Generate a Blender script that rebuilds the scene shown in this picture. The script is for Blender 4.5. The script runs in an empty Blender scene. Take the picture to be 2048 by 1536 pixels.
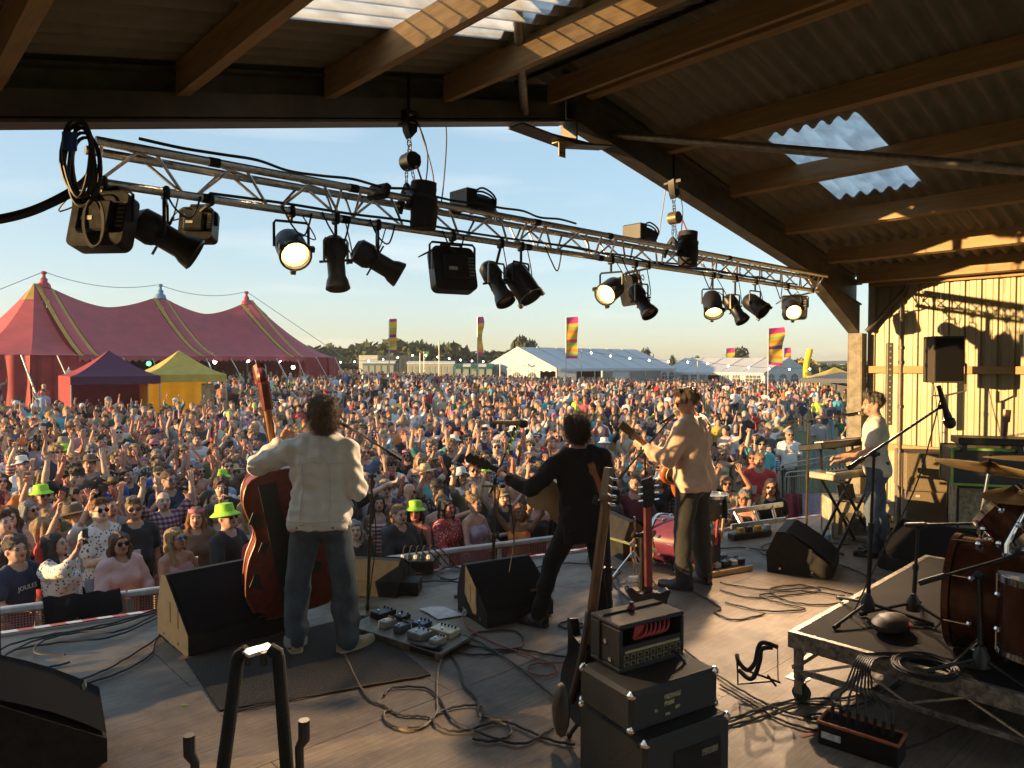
import bpy, bmesh, math, random
import numpy as np
from mathutils import Vector, Matrix, Euler
R = math.radians
random.seed(7); np.random.seed(7)
SC = bpy.context.scene
COL = SC.collection
# ------------------------------------------------------------------ camera
CAMZ, FPX, YAW, PITCH = 2.08, 1450.0, R(47.4), R(1.58)
FWD = Vector((math.cos(YAW), math.sin(YAW), 0)); RGT = Vector((math.sin(YAW), -math.cos(YAW), 0)); UPV = Vector((0, 0, 1))
FP = FWD*math.cos(PITCH) - UPV*math.sin(PITCH); UP = FWD*math.sin(PITCH) + UPV*math.cos(PITCH)
CAM = Vector((0, 0, CAMZ))
cd = bpy.data.cameras.new('camera'); cam = bpy.data.objects.new('camera', cd); COL.objects.link(cam)
cam.matrix_world = Matrix(((RGT.x, UP.x, -FP.x, CAM.x), (RGT.y, UP.y, -FP.y, CAM.y), (RGT.z, UP.z, -FP.z, CAM.z), (0, 0, 0, 1)))
cd.sensor_width = 36; cd.lens = 36*FPX/2048; cd.clip_start = .05; cd.clip_end = 3000
SC.camera = cam
# ------------------------------------------------------------------ sky and sun
SUN_AZ, SUN_EL = Vector((-.92, .39, 0)).normalized(), R(5.0)
w = bpy.data.worlds.new('World'); SC.world = w; w.use_nodes = True
nt = w.node_tree; bg = nt.nodes['Background']
sky = nt.nodes.new('ShaderNodeTexSky'); sky.sky_type = 'NISHITA'; sky.sun_disc = False
sky.sun_elevation = SUN_EL; sky.sun_rotation = math.atan2(SUN_AZ.x, SUN_AZ.y)
sky.air_density = .9; sky.dust_density = .9; sky.ozone_density = 2.4; sky.altitude = 50
gm = nt.nodes.new('ShaderNodeGamma'); gm.inputs[1].default_value = .36; nt.links.new(sky.outputs[0], gm.inputs[0])   # evens the sky out, as the telephone's tone curve does
hs = nt.nodes.new('ShaderNodeHueSaturation'); hs.inputs['Saturation'].default_value = 1.4; hs.inputs["Value"].default_value = 1.04; nt.links.new(gm.outputs[0], hs.inputs['Color'])
cn = nt.nodes.new('ShaderNodeTexNoise'); cn.inputs['Scale'].default_value = 2.2; cn.inputs['Detail'].default_value = 6; cm_ = nt.nodes.new('ShaderNodeMapping'); cm_.inputs['Scale'].default_value = (1, 1.6, 9); cm_.inputs['Rotation'].default_value = (R(6), R(4), 0)
ct = nt.nodes.new('ShaderNodeTexCoord'); nt.links.new(ct.outputs['Generated'], cm_.inputs[0]); nt.links.new(cm_.outputs[0], cn.inputs['Vector'])   # faint high cirrus
cr = nt.nodes.new('ShaderNodeMapRange'); nt.links.new(cn.outputs['Fac'], cr.inputs[0]); cr.inputs[1].default_value = .52; cr.inputs[2].default_value = .75; cr.inputs[3].default_value = 0; cr.inputs[4].default_value = .22
cx = nt.nodes.new('ShaderNodeMix'); cx.data_type = 'RGBA'; nt.links.new(cr.outputs[0], cx.inputs[0]); nt.links.new(hs.outputs[0], cx.inputs[6]); cx.inputs[7].default_value = (2.3, 2.2, 2.05, 1)
nt.links.new(cx.outputs[2], bg.inputs[0]); bg.inputs[1].default_value = .15
sd = bpy.data.lights.new('sun', 'SUN'); sun = bpy.data.objects.new('sun', sd); COL.objects.link(sun)
sd.energy = 2.75; sd.angle = R(.5); sd.color = (1.0, .64, .28)
sdir = Vector((SUN_AZ.x*math.cos(SUN_EL), SUN_AZ.y*math.cos(SUN_EL), math.sin(SUN_EL)))
sun.rotation_euler = sdir.to_track_quat('Z', 'Y').to_euler(); sun.location = (-20, 12, 12)
SC.view_settings.view_transform = 'Standard'; SC.view_settings.look = 'None'
SC.view_settings.exposure = 2.15; SC.view_settings.gamma = 1
SC.render.engine = 'CYCLES'; SC.cycles.max_bounces = 6; SC.cycles.diffuse_bounces = 4; SC.cycles.transparent_max_bounces = 8
HAZE = .0005
SC.cycles.caustics_reflective = False; SC.cycles.caustics_refractive = False; SC.cycles.use_denoising = True
# ------------------------------------------------------------------ photo helpers: a pixel of the 2048 px photograph to a point of the place
def ray(px, py): return FP + RGT*((px-1024)/FPX) - UP*((py-768)/FPX)
def P(px, py, d): return CAM + ray(px, py)*d
def onZ(px, py, z=0.0):
    r = ray(px, py); return CAM + r*((z-CAMZ)/r.z)
def onX(px, py, x):
    r = ray(px, py); return CAM + r*(x/r.x)
def onY(px, py, y):
    r = ray(px, py); return CAM + r*(y/r.y)
def DL(d, lat, z=0.0):
    p = FWD*d + RGT*lat; return Vector((p.x, p.y, z))
def depth(p): return (Vector(p)-CAM).dot(FP)
# ------------------------------------------------------------------ materials
MATS = {}
def lin(c): return tuple(((x/12.92) if x <= .04045 else ((x+.055)/1.055)**2.4) for x in c)
def mat(name, col=(.5, .5, .5), rough=.6, metal=0., var=.12, scale=12., bump=0., bscale=None, col2=None, stretch=None, emit=None, estr=0., alpha=None, trans=0., sheen=0., spec=.5, space='Object'):
    if name in MATS: return MATS[name]
    m = bpy.data.materials.new(name); m.use_nodes = True; MATS[name] = m
    t = m.node_tree; b = t.nodes['Principled BSDF']
    b.inputs['Roughness'].default_value = rough; b.inputs['Metallic'].default_value = metal
    b.inputs['Specular IOR Level'].default_value = spec
    b.inputs['Base Color'].default_value = (*col, 1)
    tc = t.nodes.new('ShaderNodeTexCoord'); mp = t.nodes.new('ShaderNodeMapping'); t.links.new(tc.outputs[space], mp.inputs[0])
    if stretch: mp.inputs['Scale'].default_value = stretch
    if var or col2:
        n = t.nodes.new('ShaderNodeTexNoise'); n.inputs['Scale'].default_value = scale; n.inputs['Detail'].default_value = 5
        n.inputs['Roughness'].default_value = .62
        t.links.new(mp.outputs[0], n.inputs['Vector'])
        r = t.nodes.new('ShaderNodeValToRGB'); t.links.new(n.outputs['Fac'], r.inputs[0])
        c2 = col2 or tuple(max(0, c*(1-2.2*var)) for c in col)
        c1 = col if col2 else tuple(min(1, c*(1+var)) for c in col)
        r.color_ramp.elements[0].position = .32; r.color_ramp.elements[1].position = .68
        r.color_ramp.elements[0].color = (*c2, 1); r.color_ramp.elements[1].color = (*c1, 1)
        t.links.new(r.outputs[0], b.inputs['Base Color'])
        rr = t.nodes.new('ShaderNodeMapRange'); t.links.new(n.outputs['Fac'], rr.inputs[0])
        rr.inputs[3].default_value = max(.03, rough-.12); rr.inputs[4].default_value = min(1, rough+.12)
        t.links.new(rr.outputs[0], b.inputs['Roughness'])
    if bump:
        n2 = t.nodes.new('ShaderNodeTexNoise'); n2.inputs['Scale'].default_value = bscale or scale*3; n2.inputs['Detail'].default_value = 4
        t.links.new(mp.outputs[0], n2.inputs['Vector'])
        bp = t.nodes.new('ShaderNodeBump'); bp.inputs['Strength'].default_value = bump; bp.inputs['Distance'].default_value = .02
        t.links.new(n2.outputs['Fac'], bp.inputs['Height']); t.links.new(bp.outputs[0], b.inputs['Normal'])
    if emit:
        b.inputs['Emission Color'].default_value = (*emit, 1); b.inputs['Emission Strength'].default_value = estr
    if trans: b.inputs['Transmission Weight'].default_value = trans
    if alpha is not None: b.inputs['Alpha'].default_value = alpha
    if sheen: b.inputs['Sheen Weight'].default_value = sheen
    return m
def wood(name, c1, c2, stretch=(1, 12, 12), rough=.65, scale=3, rings=True):
    return mat(name, c1, rough, 0, 0, scale, .25, scale*5, col2=c2, stretch=stretch)
# ------------------------------------------------------------------ mesh builder
class MB:
    def __init__(s): s.v = []; s.f = []; s.m = []; s.mi = 0
    def add(s, vs, fs, M=None, mi=None):
        o = len(s.v)
        if M is not None: vs = [M @ Vector(v) for v in vs]
        s.v.extend([tuple(v) for v in vs]); s.f.extend([tuple(i+o for i in f) for f in fs]); s.m.extend([s.mi if mi is None else mi]*len(fs)); return s
    def box(s, c, d, M=None, b=0., mi=None):
        x, y, z = d[0]/2, d[1]/2, d[2]/2
        if b <= 0:
            vs = [(c[0]+i*x, c[1]+j*y, c[2]+k*z) for i in (-1, 1) for j in (-1, 1) for k in (-1, 1)]
            return s.add(vs, [(0, 1, 3, 2), (4, 6, 7, 5), (0, 4, 5, 1), (2, 3, 7, 6), (0, 2, 6, 4), (1, 5, 7, 3)], M, mi)
        b = min(b, x*.9, y*.9, z*.9); vs = []; ix = {}
        for i in (-1, 1):
            for j in (-1, 1):
                for k in (-1, 1):
                    for a in range(3):
                        ix[i, j, k, a] = len(vs)
                        vs.append((c[0]+i*(x-(0 if a == 0 else b)), c[1]+j*(y-(0 if a == 1 else b)), c[2]+k*(z-(0 if a == 2 else b))))
        fs = []
        for sg in (-1, 1):
            fs.append([ix[sg, j, k, 0] for j, k in ((-1, -1), (1, -1), (1, 1), (-1, 1))][::sg])
            fs.append([ix[i, sg, k, 1] for i, k in ((-1, -1), (-1, 1), (1, 1), (1, -1))][::sg])
            fs.append([ix[i, j, sg, 2] for i, j in ((-1, -1), (1, -1), (1, 1), (-1, 1))][::sg])
        for j in (-1, 1):
            for k in (-1, 1): fs.append([ix[-1, j, k, 1], ix[1, j, k, 1], ix[1, j, k, 2], ix[-1, j, k, 2]][::j*k])
        for i in (-1, 1):
            for k in (-1, 1): fs.append([ix[i, -1, k, 0], ix[i, -1, k, 2], ix[i, 1, k, 2], ix[i, 1, k, 0]][::i*k])
        for i in (-1, 1):
            for j in (-1, 1): fs.append([ix[i, j, -1, 0], ix[i, j, 1, 0], ix[i, j, 1, 1], ix[i, j, -1, 1]][::i*j])
        for i in (-1, 1):
            for j in (-1, 1):
                for k in (-1, 1): fs.append([ix[i, j, k, 0], ix[i, j, k, 1], ix[i, j, k, 2]][::i*j*k])
        return s.add(vs, fs, M, mi)
    def cyl(s, p0, p1, r0, r1=None, n=12, caps=True, mi=None):
        r1 = r0 if r1 is None else r1
        return s.tube([p0, p1], [r0, r1], n, caps, mi)
    def tube(s, pts, r, n=8, caps=True, mi=None, closed=False):
        pts = [Vector(p) for p in pts]; k = len(pts)
        rs = r if isinstance(r, (list, tuple)) else [r]*k
        vs, fs, ref = [], [], None
        for i, p in enumerate(pts):
            if closed: t = pts[(i+1) % k]-pts[i-1]
            else: t = pts[min(i+1, k-1)]-pts[max(i-1, 0)]
            if t.length < 1e-9: t = Vector((0, 0, 1))
            t.normalize()
            if ref is None:
                ref = t.orthogonal().normalized() if abs(t.z) > .9 else Vector((0, 0, 1))
            a = ref - t*ref.dot(t)
            if a.length < 1e-5: a = t.orthogonal()
            a.normalize(); ref = a; b = t.cross(a)
            for j in range(n):
                q = 2*math.pi*j/n
                vs.append(p + (a*math.cos(q)+b*math.sin(q))*rs[i])
        for i in range(k if closed else k-1):
            for j in range(n):
                i2 = (i+1) % k
                fs.append((i*n+j, i*n+(j+1) % n, i2*n+(j+1) % n, i2*n+j))
        if caps and not closed:
            fs.append(tuple(range(n))[::-1]); fs.append(tuple((k-1)*n+j for j in range(n)))
        return s.add(vs, fs, None, mi)
    def lathe(s, prof, n=24, M=None, mi=None, caps=True):
        vs, fs = [], []; k = len(prof)
        for r, z in prof:
            for j in range(n):
                q = 2*math.pi*j/n; vs.append((r*math.cos(q), r*math.sin(q), z))
        for i in range(k-1):
            for j in range(n): fs.append((i*n+j, i*n+(j+1) % n, (i+1)*n+(j+1) % n, (i+1)*n+j))
        if caps:
            if prof[0][0] > 1e-6: fs.append(tuple(range(n))[::-1])
            if prof[-1][0] > 1e-6: fs.append(tuple((k-1)*n+j for j in range(n)))
        return s.add(vs, fs, M, mi)
    def sphere(s, c, r, n=12, M=None, mi=None, sc=(1, 1, 1)):
        vs, fs = [], []; h = max(4, n//2)
        vs.append((c[0], c[1], c[2]-r*sc[2]))
        for i in range(1, h):
            a = -math.pi/2+math.pi*i/h
            for j in range(n):
                q = 2*math.pi*j/n; vs.append((c[0]+r*sc[0]*math.cos(a)*math.cos(q), c[1]+r*sc[1]*math.cos(a)*math.sin(q), c[2]+r*sc[2]*math.sin(a)))
        vs.append((c[0], c[1], c[2]+r*sc[2])); L = len(vs)-1
        for j in range(n):
            fs.append((0, 1+(j+1) % n, 1+j)); fs.append((L, L-n+j, L-n+(j+1) % n))
        for i in range(h-2):
            for j in range(n): fs.append((1+i*n+j, 1+i*n+(j+1) % n, 1+(i+1)*n+(j+1) % n, 1+(i+1)*n+j))
        return s.add(vs, fs, M, mi)
    def prism(s, poly, z0, z1, M=None, mi=None):
        n = len(poly); vs = [(x, y, z0) for x, y in poly]+[(x, y, z1) for x, y in poly]
        fs = [tuple(range(n))[::-1], tuple(range(n, 2*n))]+[(i, (i+1) % n, n+(i+1) % n, n+i) for i in range(n)]
        return s.add(vs, fs, M, mi)
    def grid(s, rows, mi=None, closed=False):
        n = len(rows[0]); vs = [p for r in rows for p in r]; fs = []
        for i in range(len(rows)-1):
            for j in range(n if closed else n-1): fs.append((i*n+j, i*n+(j+1) % n, (i+1)*n+(j+1) % n, (i+1)*n+j))
        return s.add(vs, fs, None, mi)
    def mesh(s, name, mats, smooth=35):
        me = bpy.data.meshes.new(name); me.from_pydata(s.v, [], s.f)
        for m in (mats if isinstance(mats, (list, tuple)) else [mats]): me.materials.append(m)
        if any(s.m): me.polygons.foreach_set('material_index', s.m)
        if smooth:
            me.polygons.foreach_set('use_smooth', [True]*len(s.f)); me.set_sharp_from_angle(angle=R(smooth))
        me.update(); return me
    def build(s, name, mats, parent=None, smooth=35, M=None):
        return link(name, s.mesh(name, mats, smooth), parent, M)
def link(name, me, parent=None, M=None):
    o = bpy.data.objects.new(name, me); COL.objects.link(o)
    if parent is not None: o.parent = parent
    if M is not None: o.matrix_world = M if parent is None else M
    return o
def tag(o, label=None, cat=None, group=None, kind=None):
    if label: o['label'] = label
    if cat: o['category'] = cat
    if group: o['group'] = group
    if kind: o['kind'] = kind
    return o
def thing(name, label, cat, loc=(0, 0, 0), rz=0., group=None, rot=None, scale=1.):
    o = bpy.data.objects.new(name, None); COL.objects.link(o); o.empty_display_size = .1
    o.location = loc; o.rotation_euler = rot if rot else (0, 0, rz); o.scale = (scale,)*3
    return tag(o, label, cat, group)
def kids(o): return [c for c in bpy.data.objects if c.parent is o]
def copy_tree(o, tree):
    c = o.copy(); COL.objects.link(c)
    for ch, sub in tree:
        d = ch.copy(); COL.objects.link(d); d.parent = c
        for g, _ in sub:
            e = g.copy(); COL.objects.link(e); e.parent = d
    return c
def treeof(o): return [(c, [(g, []) for g in kids(c)]) for c in kids(o)]
def local(o, M):
    o.matrix_local = M; return o
def basis(x, y, z, o=(0, 0, 0)):
    return Matrix(((x[0], y[0], z[0], o[0]), (x[1], y[1], z[1], o[1]), (x[2], y[2], z[2], o[2]), (0, 0, 0, 1)))
def frame_z(p, zdir, hint=(0, 0, 1)):
    z = Vector(zdir).normalized(); x = Vector(hint).cross(z)
    if x.length < 1e-4: x = z.orthogonal()
    x.normalize(); y = z.cross(x); return basis(x, y, z, p)
def T(x, y, z): return Matrix.Translation((x, y, z))
def RX(a): return Matrix.Rotation(R(a), 4, 'X')
def RY(a): return Matrix.Rotation(R(a), 4, 'Y')
def RZ(a): return Matrix.Rotation(R(a), 4, 'Z')
def spline(pts, n=6):
    pts = [Vector(p) for p in pts]; out = []
    for i in range(len(pts)-1):
        p0, p1, p2, p3 = pts[max(i-1, 0)], pts[i], pts[i+1], pts[min(i+2, len(pts)-1)]
        for j in range(n):
            t = j/n
            out.append(.5*((2*p1)+(p2-p0)*t+(2*p0-5*p1+4*p2-p3)*t*t+(3*p1-p0-3*p2+p3)*t**3))
    out.append(pts[-1]); return out
def smoothstep(a, b, x):
    t = min(1, max(0, (x-a)/(b-a))); return t*t*(3-2*t)
def gz(x, y):   # the field: flat by the stage, rising gently to the back left
    f = 1-smoothstep(20, 75, x)
    return -1.35 + .023*max(0, y-8)*f
def text_mesh(txt, size, extrude=.001, align='CENTER', font=None):
    c = bpy.data.curves.new('lettering', 'FONT'); c.body = txt; c.size = size; c.extrude = extrude; c.align_x = align; c.align_y = 'CENTER'
    c.resolution_u = 2
    o = bpy.data.objects.new('lettering', c); COL.objects.link(o)
    dg = bpy.context.evaluated_depsgraph_get(); me = bpy.data.meshes.new_from_object(o.evaluated_get(dg))
    bpy.data.objects.remove(o); me.name = 'lettering'; return me
# ================================================================== materials of the setting
M_STEEL = mat('dark_steel', (.15, .13, .105), .5, .6, .15, 6, .1)
M_GALV = mat('galvanised_steel', (.34, .31, .26), .45, .7, .15, 18, .06)
M_TIMBER = wood('purlin_timber', (.47, .31, .155), (.32, .20, .095), (9, .8, 9), .7)
M_TIMBER2 = wood('rail_timber', (.50, .30, .125), (.36, .20, .08), (9, .8, 9), .7)
M_SHEET = mat('roof_sheet_grey', (.27, .24, .20), .75, 0, .10, 4, .12, 60)
M_CLAD = mat('cream_cladding', (.28, .235, .14), .45, .1, .06, 3, .03, 80)
M_CONC = mat('post_galv', (.24, .21, .155), .7, .1, .22, 9, .2, 60)
M_BLACK = mat('black_plastic', (.018, .018, .018), .45, 0, .2, 20)
M_BLACKM = mat('black_metal', (.02, .02, .02), .4, .5, .2, 20)
M_RUBBER = mat('cable_rubber', (.022, .02, .018), .55, 0, .1, 20)
M_CHROME = mat('chrome', (.75, .73, .70), .12, 1., .05, 20)
M_ALU = mat('truss_aluminium', (.72, .70, .67), .3, .95, .12, 25, .04)
def translucent(name, col, tr=.6):
    m = bpy.data.materials.new(name); m.use_nodes = True; t = m.node_tree; t.nodes.clear()
    o = t.nodes.new('ShaderNodeOutputMaterial'); a = t.nodes.new('ShaderNodeBsdfTranslucent'); b = t.nodes.new('ShaderNodeBsdfTransparent'); g = t.nodes.new('ShaderNodeBsdfDiffuse')
    n = t.nodes.new('ShaderNodeTexNoise'); n.inputs['Scale'].default_value = 6; n.inputs['Detail'].default_value = 6
    r = t.nodes.new('ShaderNodeValToRGB'); r.color_ramp.elements[0].color = (*[c*.8 for c in col], 1); r.color_ramp.elements[1].color = (*col, 1)
    r.color_ramp.elements[0].position = .35; r.color_ramp.elements[1].position = .6
    t.links.new(n.outputs[0], r.inputs[0]); t.links.new(r.outputs[0], a.inputs[0]); t.links.new(r.outputs[0], b.inputs[0]); t.links.new(r.outputs[0], g.inputs[0])
    x = t.nodes.new('ShaderNodeMixShader'); x.inputs[0].default_value = tr; y = t.nodes.new('ShaderNodeMixShader'); y.inputs[0].default_value = .15
    t.links.new(a.outputs[0], x.inputs[1]); t.links.new(b.outputs[0], x.inputs[2]); t.links.new(x.outputs[0], y.inputs[1]); t.links.new(g.outputs[0], y.inputs[2])
    t.links.new(y.outputs[0], o.inputs[0]); return m
M_SKYL = translucent('rooflight_plastic', (.93, .95, .96), .6)
# ================================================================== the shed that roofs the stage
YF, APX, APZ = 4.4, 4.68, 4.21
EAVL, EAVR = -1.6, 10.85
def zb(x): return APZ-.03-.2245*(APX-x) if x < APX else APZ-.207*(x-APX)
def zp(x): return zb(x) + (.15 if x < APX else .28)          # underside of the purlins
def zs(x): return zp(x) + .19                                # underside of the sheeting
shed = thing('stage_shed', 'open-fronted farm shed with corrugated roof and timber purlins sheltering the stage', 'shed', (0, 0, 0))
def slope_beam(x0, x1, y, wid, z0, z1, mb, fl=.0):
    for a, b, ww in ((z0, z0+.018, wid), (z0+.018, z1-.018, .014), (z1-.018, z1, wid)):
        vs = []
        for x in (x0, x1):
            for yy in (y-ww/2, y+ww/2):
                for z in (a, b): vs.append((x, yy, zb(x)+z))
        mb.add(vs, [(0, 1, 3, 2), (4, 6, 7, 5), (0, 4, 5, 1), (2, 3, 7, 6), (0, 2, 6, 4), (1, 5, 7, 3)])
for yy in (YF, -1.6):
    b = MB(); slope_beam(EAVL, APX-.006, yy, .17, 0, .31, b); b.build('rafter', M_STEEL, shed, 0)
    b = MB(); slope_beam(APX+.006, EAVR, yy, .17, 0, .31, b); slope_beam(APX+.006, EAVR, yy+.03, .05, .312, .455, b); b.build('rafter', M_STEEL, shed, 0)
# cover strip on the front rafter, apex and knee haunches
b = MB(); vs = [(EAVL, YF-.075, zb(EAVL)+.03), (APX-.2, YF-.075, zb(APX-.2)+.03), (APX-.2, YF-.075, zb(APX-.2)+.17), (EAVL, YF-.075, zb(EAVL)+.17)]
vs += [(x, y+.05, z) for x, y, z in vs]
b.add(vs, [(0, 1, 2, 3), (7, 6, 5, 4), (0, 4, 5, 1), (3, 2, 6, 7), (0, 3, 7, 4), (1, 5, 6, 2)]); b.build('fascia_board', mat('fascia_steel', (.15, .13, .11), .5, .4, .15, 4), shed, 0)
b = MB()
xa = onY(1030, 250, YF).x; xc = onY(1212, 290, YF).x
for y0, y1, g in ((YF-.008, YF+.008, 0), (YF-.09, YF+.09, .016)):
    P0, P1, P2 = (xa, zb(xa)-.003), (APX+.05, zb(APX)-.2), (xc, zb(xc)-.003)
    if g == 0:
        vs = [(x, y, z) for y in (y0, y1) for x, z in (P0, P1, P2)]
        b.add(vs, [(0, 1, 2), (5, 4, 3), (0, 3, 4, 1), (1, 4, 5, 2), (2, 5, 3, 0)])
    else:
        for A, B in ((P0, P1), (P1, P2)):
            vs = [(x, y, z-dz) for dz in (0, g) for y in (y0, y1) for x, z in (A, B)]
            b.add(vs, [(0, 1, 3, 2), (4, 6, 7, 5), (0, 4, 5, 1), (2, 3, 7, 6), (0, 2, 6, 4), (1, 5, 7, 3)])
b.box((APX+.05, YF, zb(APX)-.03), (.02, .185, .36)); b.build('apex_haunch', M_STEEL, shed, 0)
b = MB(); q = onY(1124, 298, YF-.05); b.box((q.x, q.y, q.z-.01), (.085, .012, .12), None, .004); b.box((q.x, q.y+.04, q.z+.06), (.085, .08, .012))
bp_ = b.build('bracket_plate', mat('plate_zinc', (.55, .45, .28), .5, .4, .1, 20), shed)
for dx in (-.018, .018):
    b = MB(); b.cyl((q.x+dx, q.y-.0075, q.z-.035), (q.x+dx, q.y-.006, q.z-.035), .011, n=10); b.build('bolt_hole', M_BLACK, bp_)
b = MB(); x0, x1 = 9.3, EAVR-.06
vs = [(x0, YF-.08, zb(x0)-.004), (x1, YF-.08, zb(x1)-.42), (x1, YF-.08, zb(x1)-.004)]; vs += [(x, YF+.08, z) for x, _, z in vs]
b.add(vs, [(0, 1, 2), (5, 4, 3), (0, 3, 4, 1), (1, 4, 5, 2), (2, 5, 3, 0)]); b.build('knee_haunch', M_STEEL, shed, 0)
# columns
def column(x, y, z1):
    b = MB(); b.box((x, y-.095, (z1-1.35)/2), (.17, .014, z1+1.35)); b.box((x, y+.095, (z1-1.35)/2), (.17, .014, z1+1.35)); b.box((x, y, (z1-1.35)/2), (.012, .176, z1+1.35))
    b.box((x-.079, y, (z1-1.35)/2), (.012, .17, z1+1.35)); b.build('column', M_CONC, shed, 0)
column(10.86, YF-.02, zb(10.8)-.42); column(-1.55, YF-.02, zb(-1.55)-.02)
column(10.86, -1.6, zb(10.8)); column(-1.55, -1.6, zb(-1.55))
# purlins
PUR = [-.4, .55, 1.44, 2.36, 3.33, 4.42, 4.91, 6.12, 7.31, 8.58, 9.77]
def purlin(x, wdt=.075, hgt=.185, y0=-2.4, y1=4.33):
    sl = .215 if x < APX else -.207
    b = MB(); n = 14
    for i in range(n):   # sawn timber is never dead straight
        pass
    vs = []
    for i in range(n+1):
        y = y0+(y1-y0)*i/n; jz = random.uniform(-.003, .003); jx = random.uniform(-.002, .002)
        z = zp(x)+jz
        for dx, dz in ((-wdt/2, 0), (wdt/2, 0), (wdt/2, hgt), (-wdt/2, hgt)): vs.append((x+dx+jx, y, z+dz+dx*sl))
    fs = [(0, 1, 2, 3), tuple(n*4+k for k in (3, 2, 1, 0))]
    for i in range(n):
        for k in range(4): fs.append((i*4+k, i*4+4+k, i*4+4+(k+1) % 4, i*4+(k+1) % 4))
    b.add(vs, fs); return b.build('purlin', M_TIMBER, shed, 0)
for x in PUR:
    p = purlin(x)
    b = MB(); b.box((x+.045, 4.22, zp(x)+.08), (.008, .2, .12)); b.build('cleat', M_STEEL, p)
purlin(10.72, .08, .24)
# corrugated sheets, each a part; two rooflights are real, the unseen rest added to brighten the players
def sheet(side, xa, xb, ya, yb, m, name, lift=0.):
    n = 56; k = 2; rows = []
    for th in (0, .004):
        for i in range(k+1):
            x = xa+(xb-xa)*i/k
            rows.append([(x, ya+(yb-ya)*j/n, zs(x)+.028+lift+th+.029*math.sin(2*math.pi*(ya+(yb-ya)*j/n)/.15)) for j in range(n+1)])
    b = MB(); b.grid(rows[:k+1][::-1]); b.grid(rows[k+1:]); return b.build(name, m, shed, 60)
YE = [5.0, 4.5, 3.6, 2.7, 1.8, .9, 0, -.9, -1.8, -2.4]
for segs in (((-1.9, 1.63), (1.63, 3.22), (3.22, APX)), ((APX, 6.61), (6.61, 8.3), (8.3, 11.15))):
    for si, (xa, xb) in enumerate(segs):
        for k in range(len(YE)-1):
            clear = si == 1 and k in (2, 6, 7) or (xb <= APX and si < 2 and k in (5, 6, 7))
            sheet(0, xa-(.06 if xb <= APX else 0), xb+(.06 if xa >= APX else 0), YE[k+1]-.03, YE[k], M_SKYL if clear else M_SHEET, 'rooflight_seen_or_added' if clear else 'roof_sheet', .004*si+.003*(k % 2))
b = MB(); b.grid([[(x, y, z) for x, z in ((APX-.35, zs(APX-.35)+.06), (APX, 4.81), (APX+.35, zs(APX+.35)+.075))] for y in (-2.4, 5.0)]); b.build('ridge_cap', M_SHEET, shed, 0)
# steel brace tubes
b = MB(); b.cyl(P(1049, 226, 5.95), P(1022, -160, 3.55), .034, n=14); b.build('brace_tube', M_GALV, shed)
b = MB(); b.cyl(P(1222, 268, 6.75), P(2330, 364, 4.4), .036, n=14); br = b.build('brace_tube', M_GALV, shed)
b = MB(); b.box(P(1216, 270, 6.78), (.16, .06, .1), None, .01); b.build('end_plate', M_STEEL, br)
# right wall: profiled sheets on timber rails
def clad(x, ya, yb, z0, z1, m, par):
    per = .19; y = ya; pts = []
    while y < yb-1e-6:
        for dy, dx in ((0, 0), (.035, 0), (.05, .028), (.08, .028), (.095, 0), (.1425, 0), (.1475, .004), (.1525, 0)):
            if y+dy <= yb+1e-6: pts.append((x+dx, y+dy))
        y += per
    pts.append((x, yb)); b = MB()
    b.grid([[(px_, py_, z) for px_, py_ in pts] for z in (z1, z0)]); b.grid([[(px_+.003, py_, z) for px_, py_ in pts] for z in (z0, z1)])
    return b.build('wall_sheet', m, par, 20)
wall = thing('side_wall', 'cream profiled metal wall along the right of the stage with truss shadows', 'wall', (0, 0, 0))
for k in range(8):
    clad(10.98, 4.28-.95*(k+1)+.002, 4.28-.95*k, -.15, 3.42, M_CLAD, wall)
for z, h in ((2.0, .1), (.9, .09)):
    b = MB(); y = 4.25
    for k in range(4):
        b = MB(); b.box((10.925, y-.9, z+.0), (.06, 1.79, h), None, .004); b.build('wall_rail', M_TIMBER2, wall); y -= 1.8
b = MB(); b.box((10.93, .6, 3.29), (.07, 7.3, .2), None, .004); b.build('wall_rail', M_TIMBER, wall)
b = MB(); b.cyl((10.85, 4.25, 2.55), (10.94, 3.75, 3.15), .03, n=8); b.build('knee_brace', M_STEEL, wall)
# unseen back of the shed, opened wide to add fill on the players' backs
back = thing('back_wall', 'cream sheeted wall over the wide open rear of the stage shed', 'wall')
for k in range(12):
    lo = 3.05 if 1 <= k <= 10 else -1.2
    b = MB(); b.box((-1.6+1.05*k+.52, -2.45, (3.9+lo)/2), (1.04, .05, 3.9-lo)); b.build('wall_sheet', M_CLAD, back)
left = thing('side_wall', 'cream sheeted wall closing the left side of the shed', 'wall')
for k in range(8):
    b = MB(); b.box((-1.70-.002*(k == 7), -1.93+.96*k-(.35 if k == 7 else 0), 1.0), (.05, .955, 4.6)); b.build('wall_sheet', M_CLAD, left)  # last unseen sheet is added past the column to shade the riser
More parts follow.
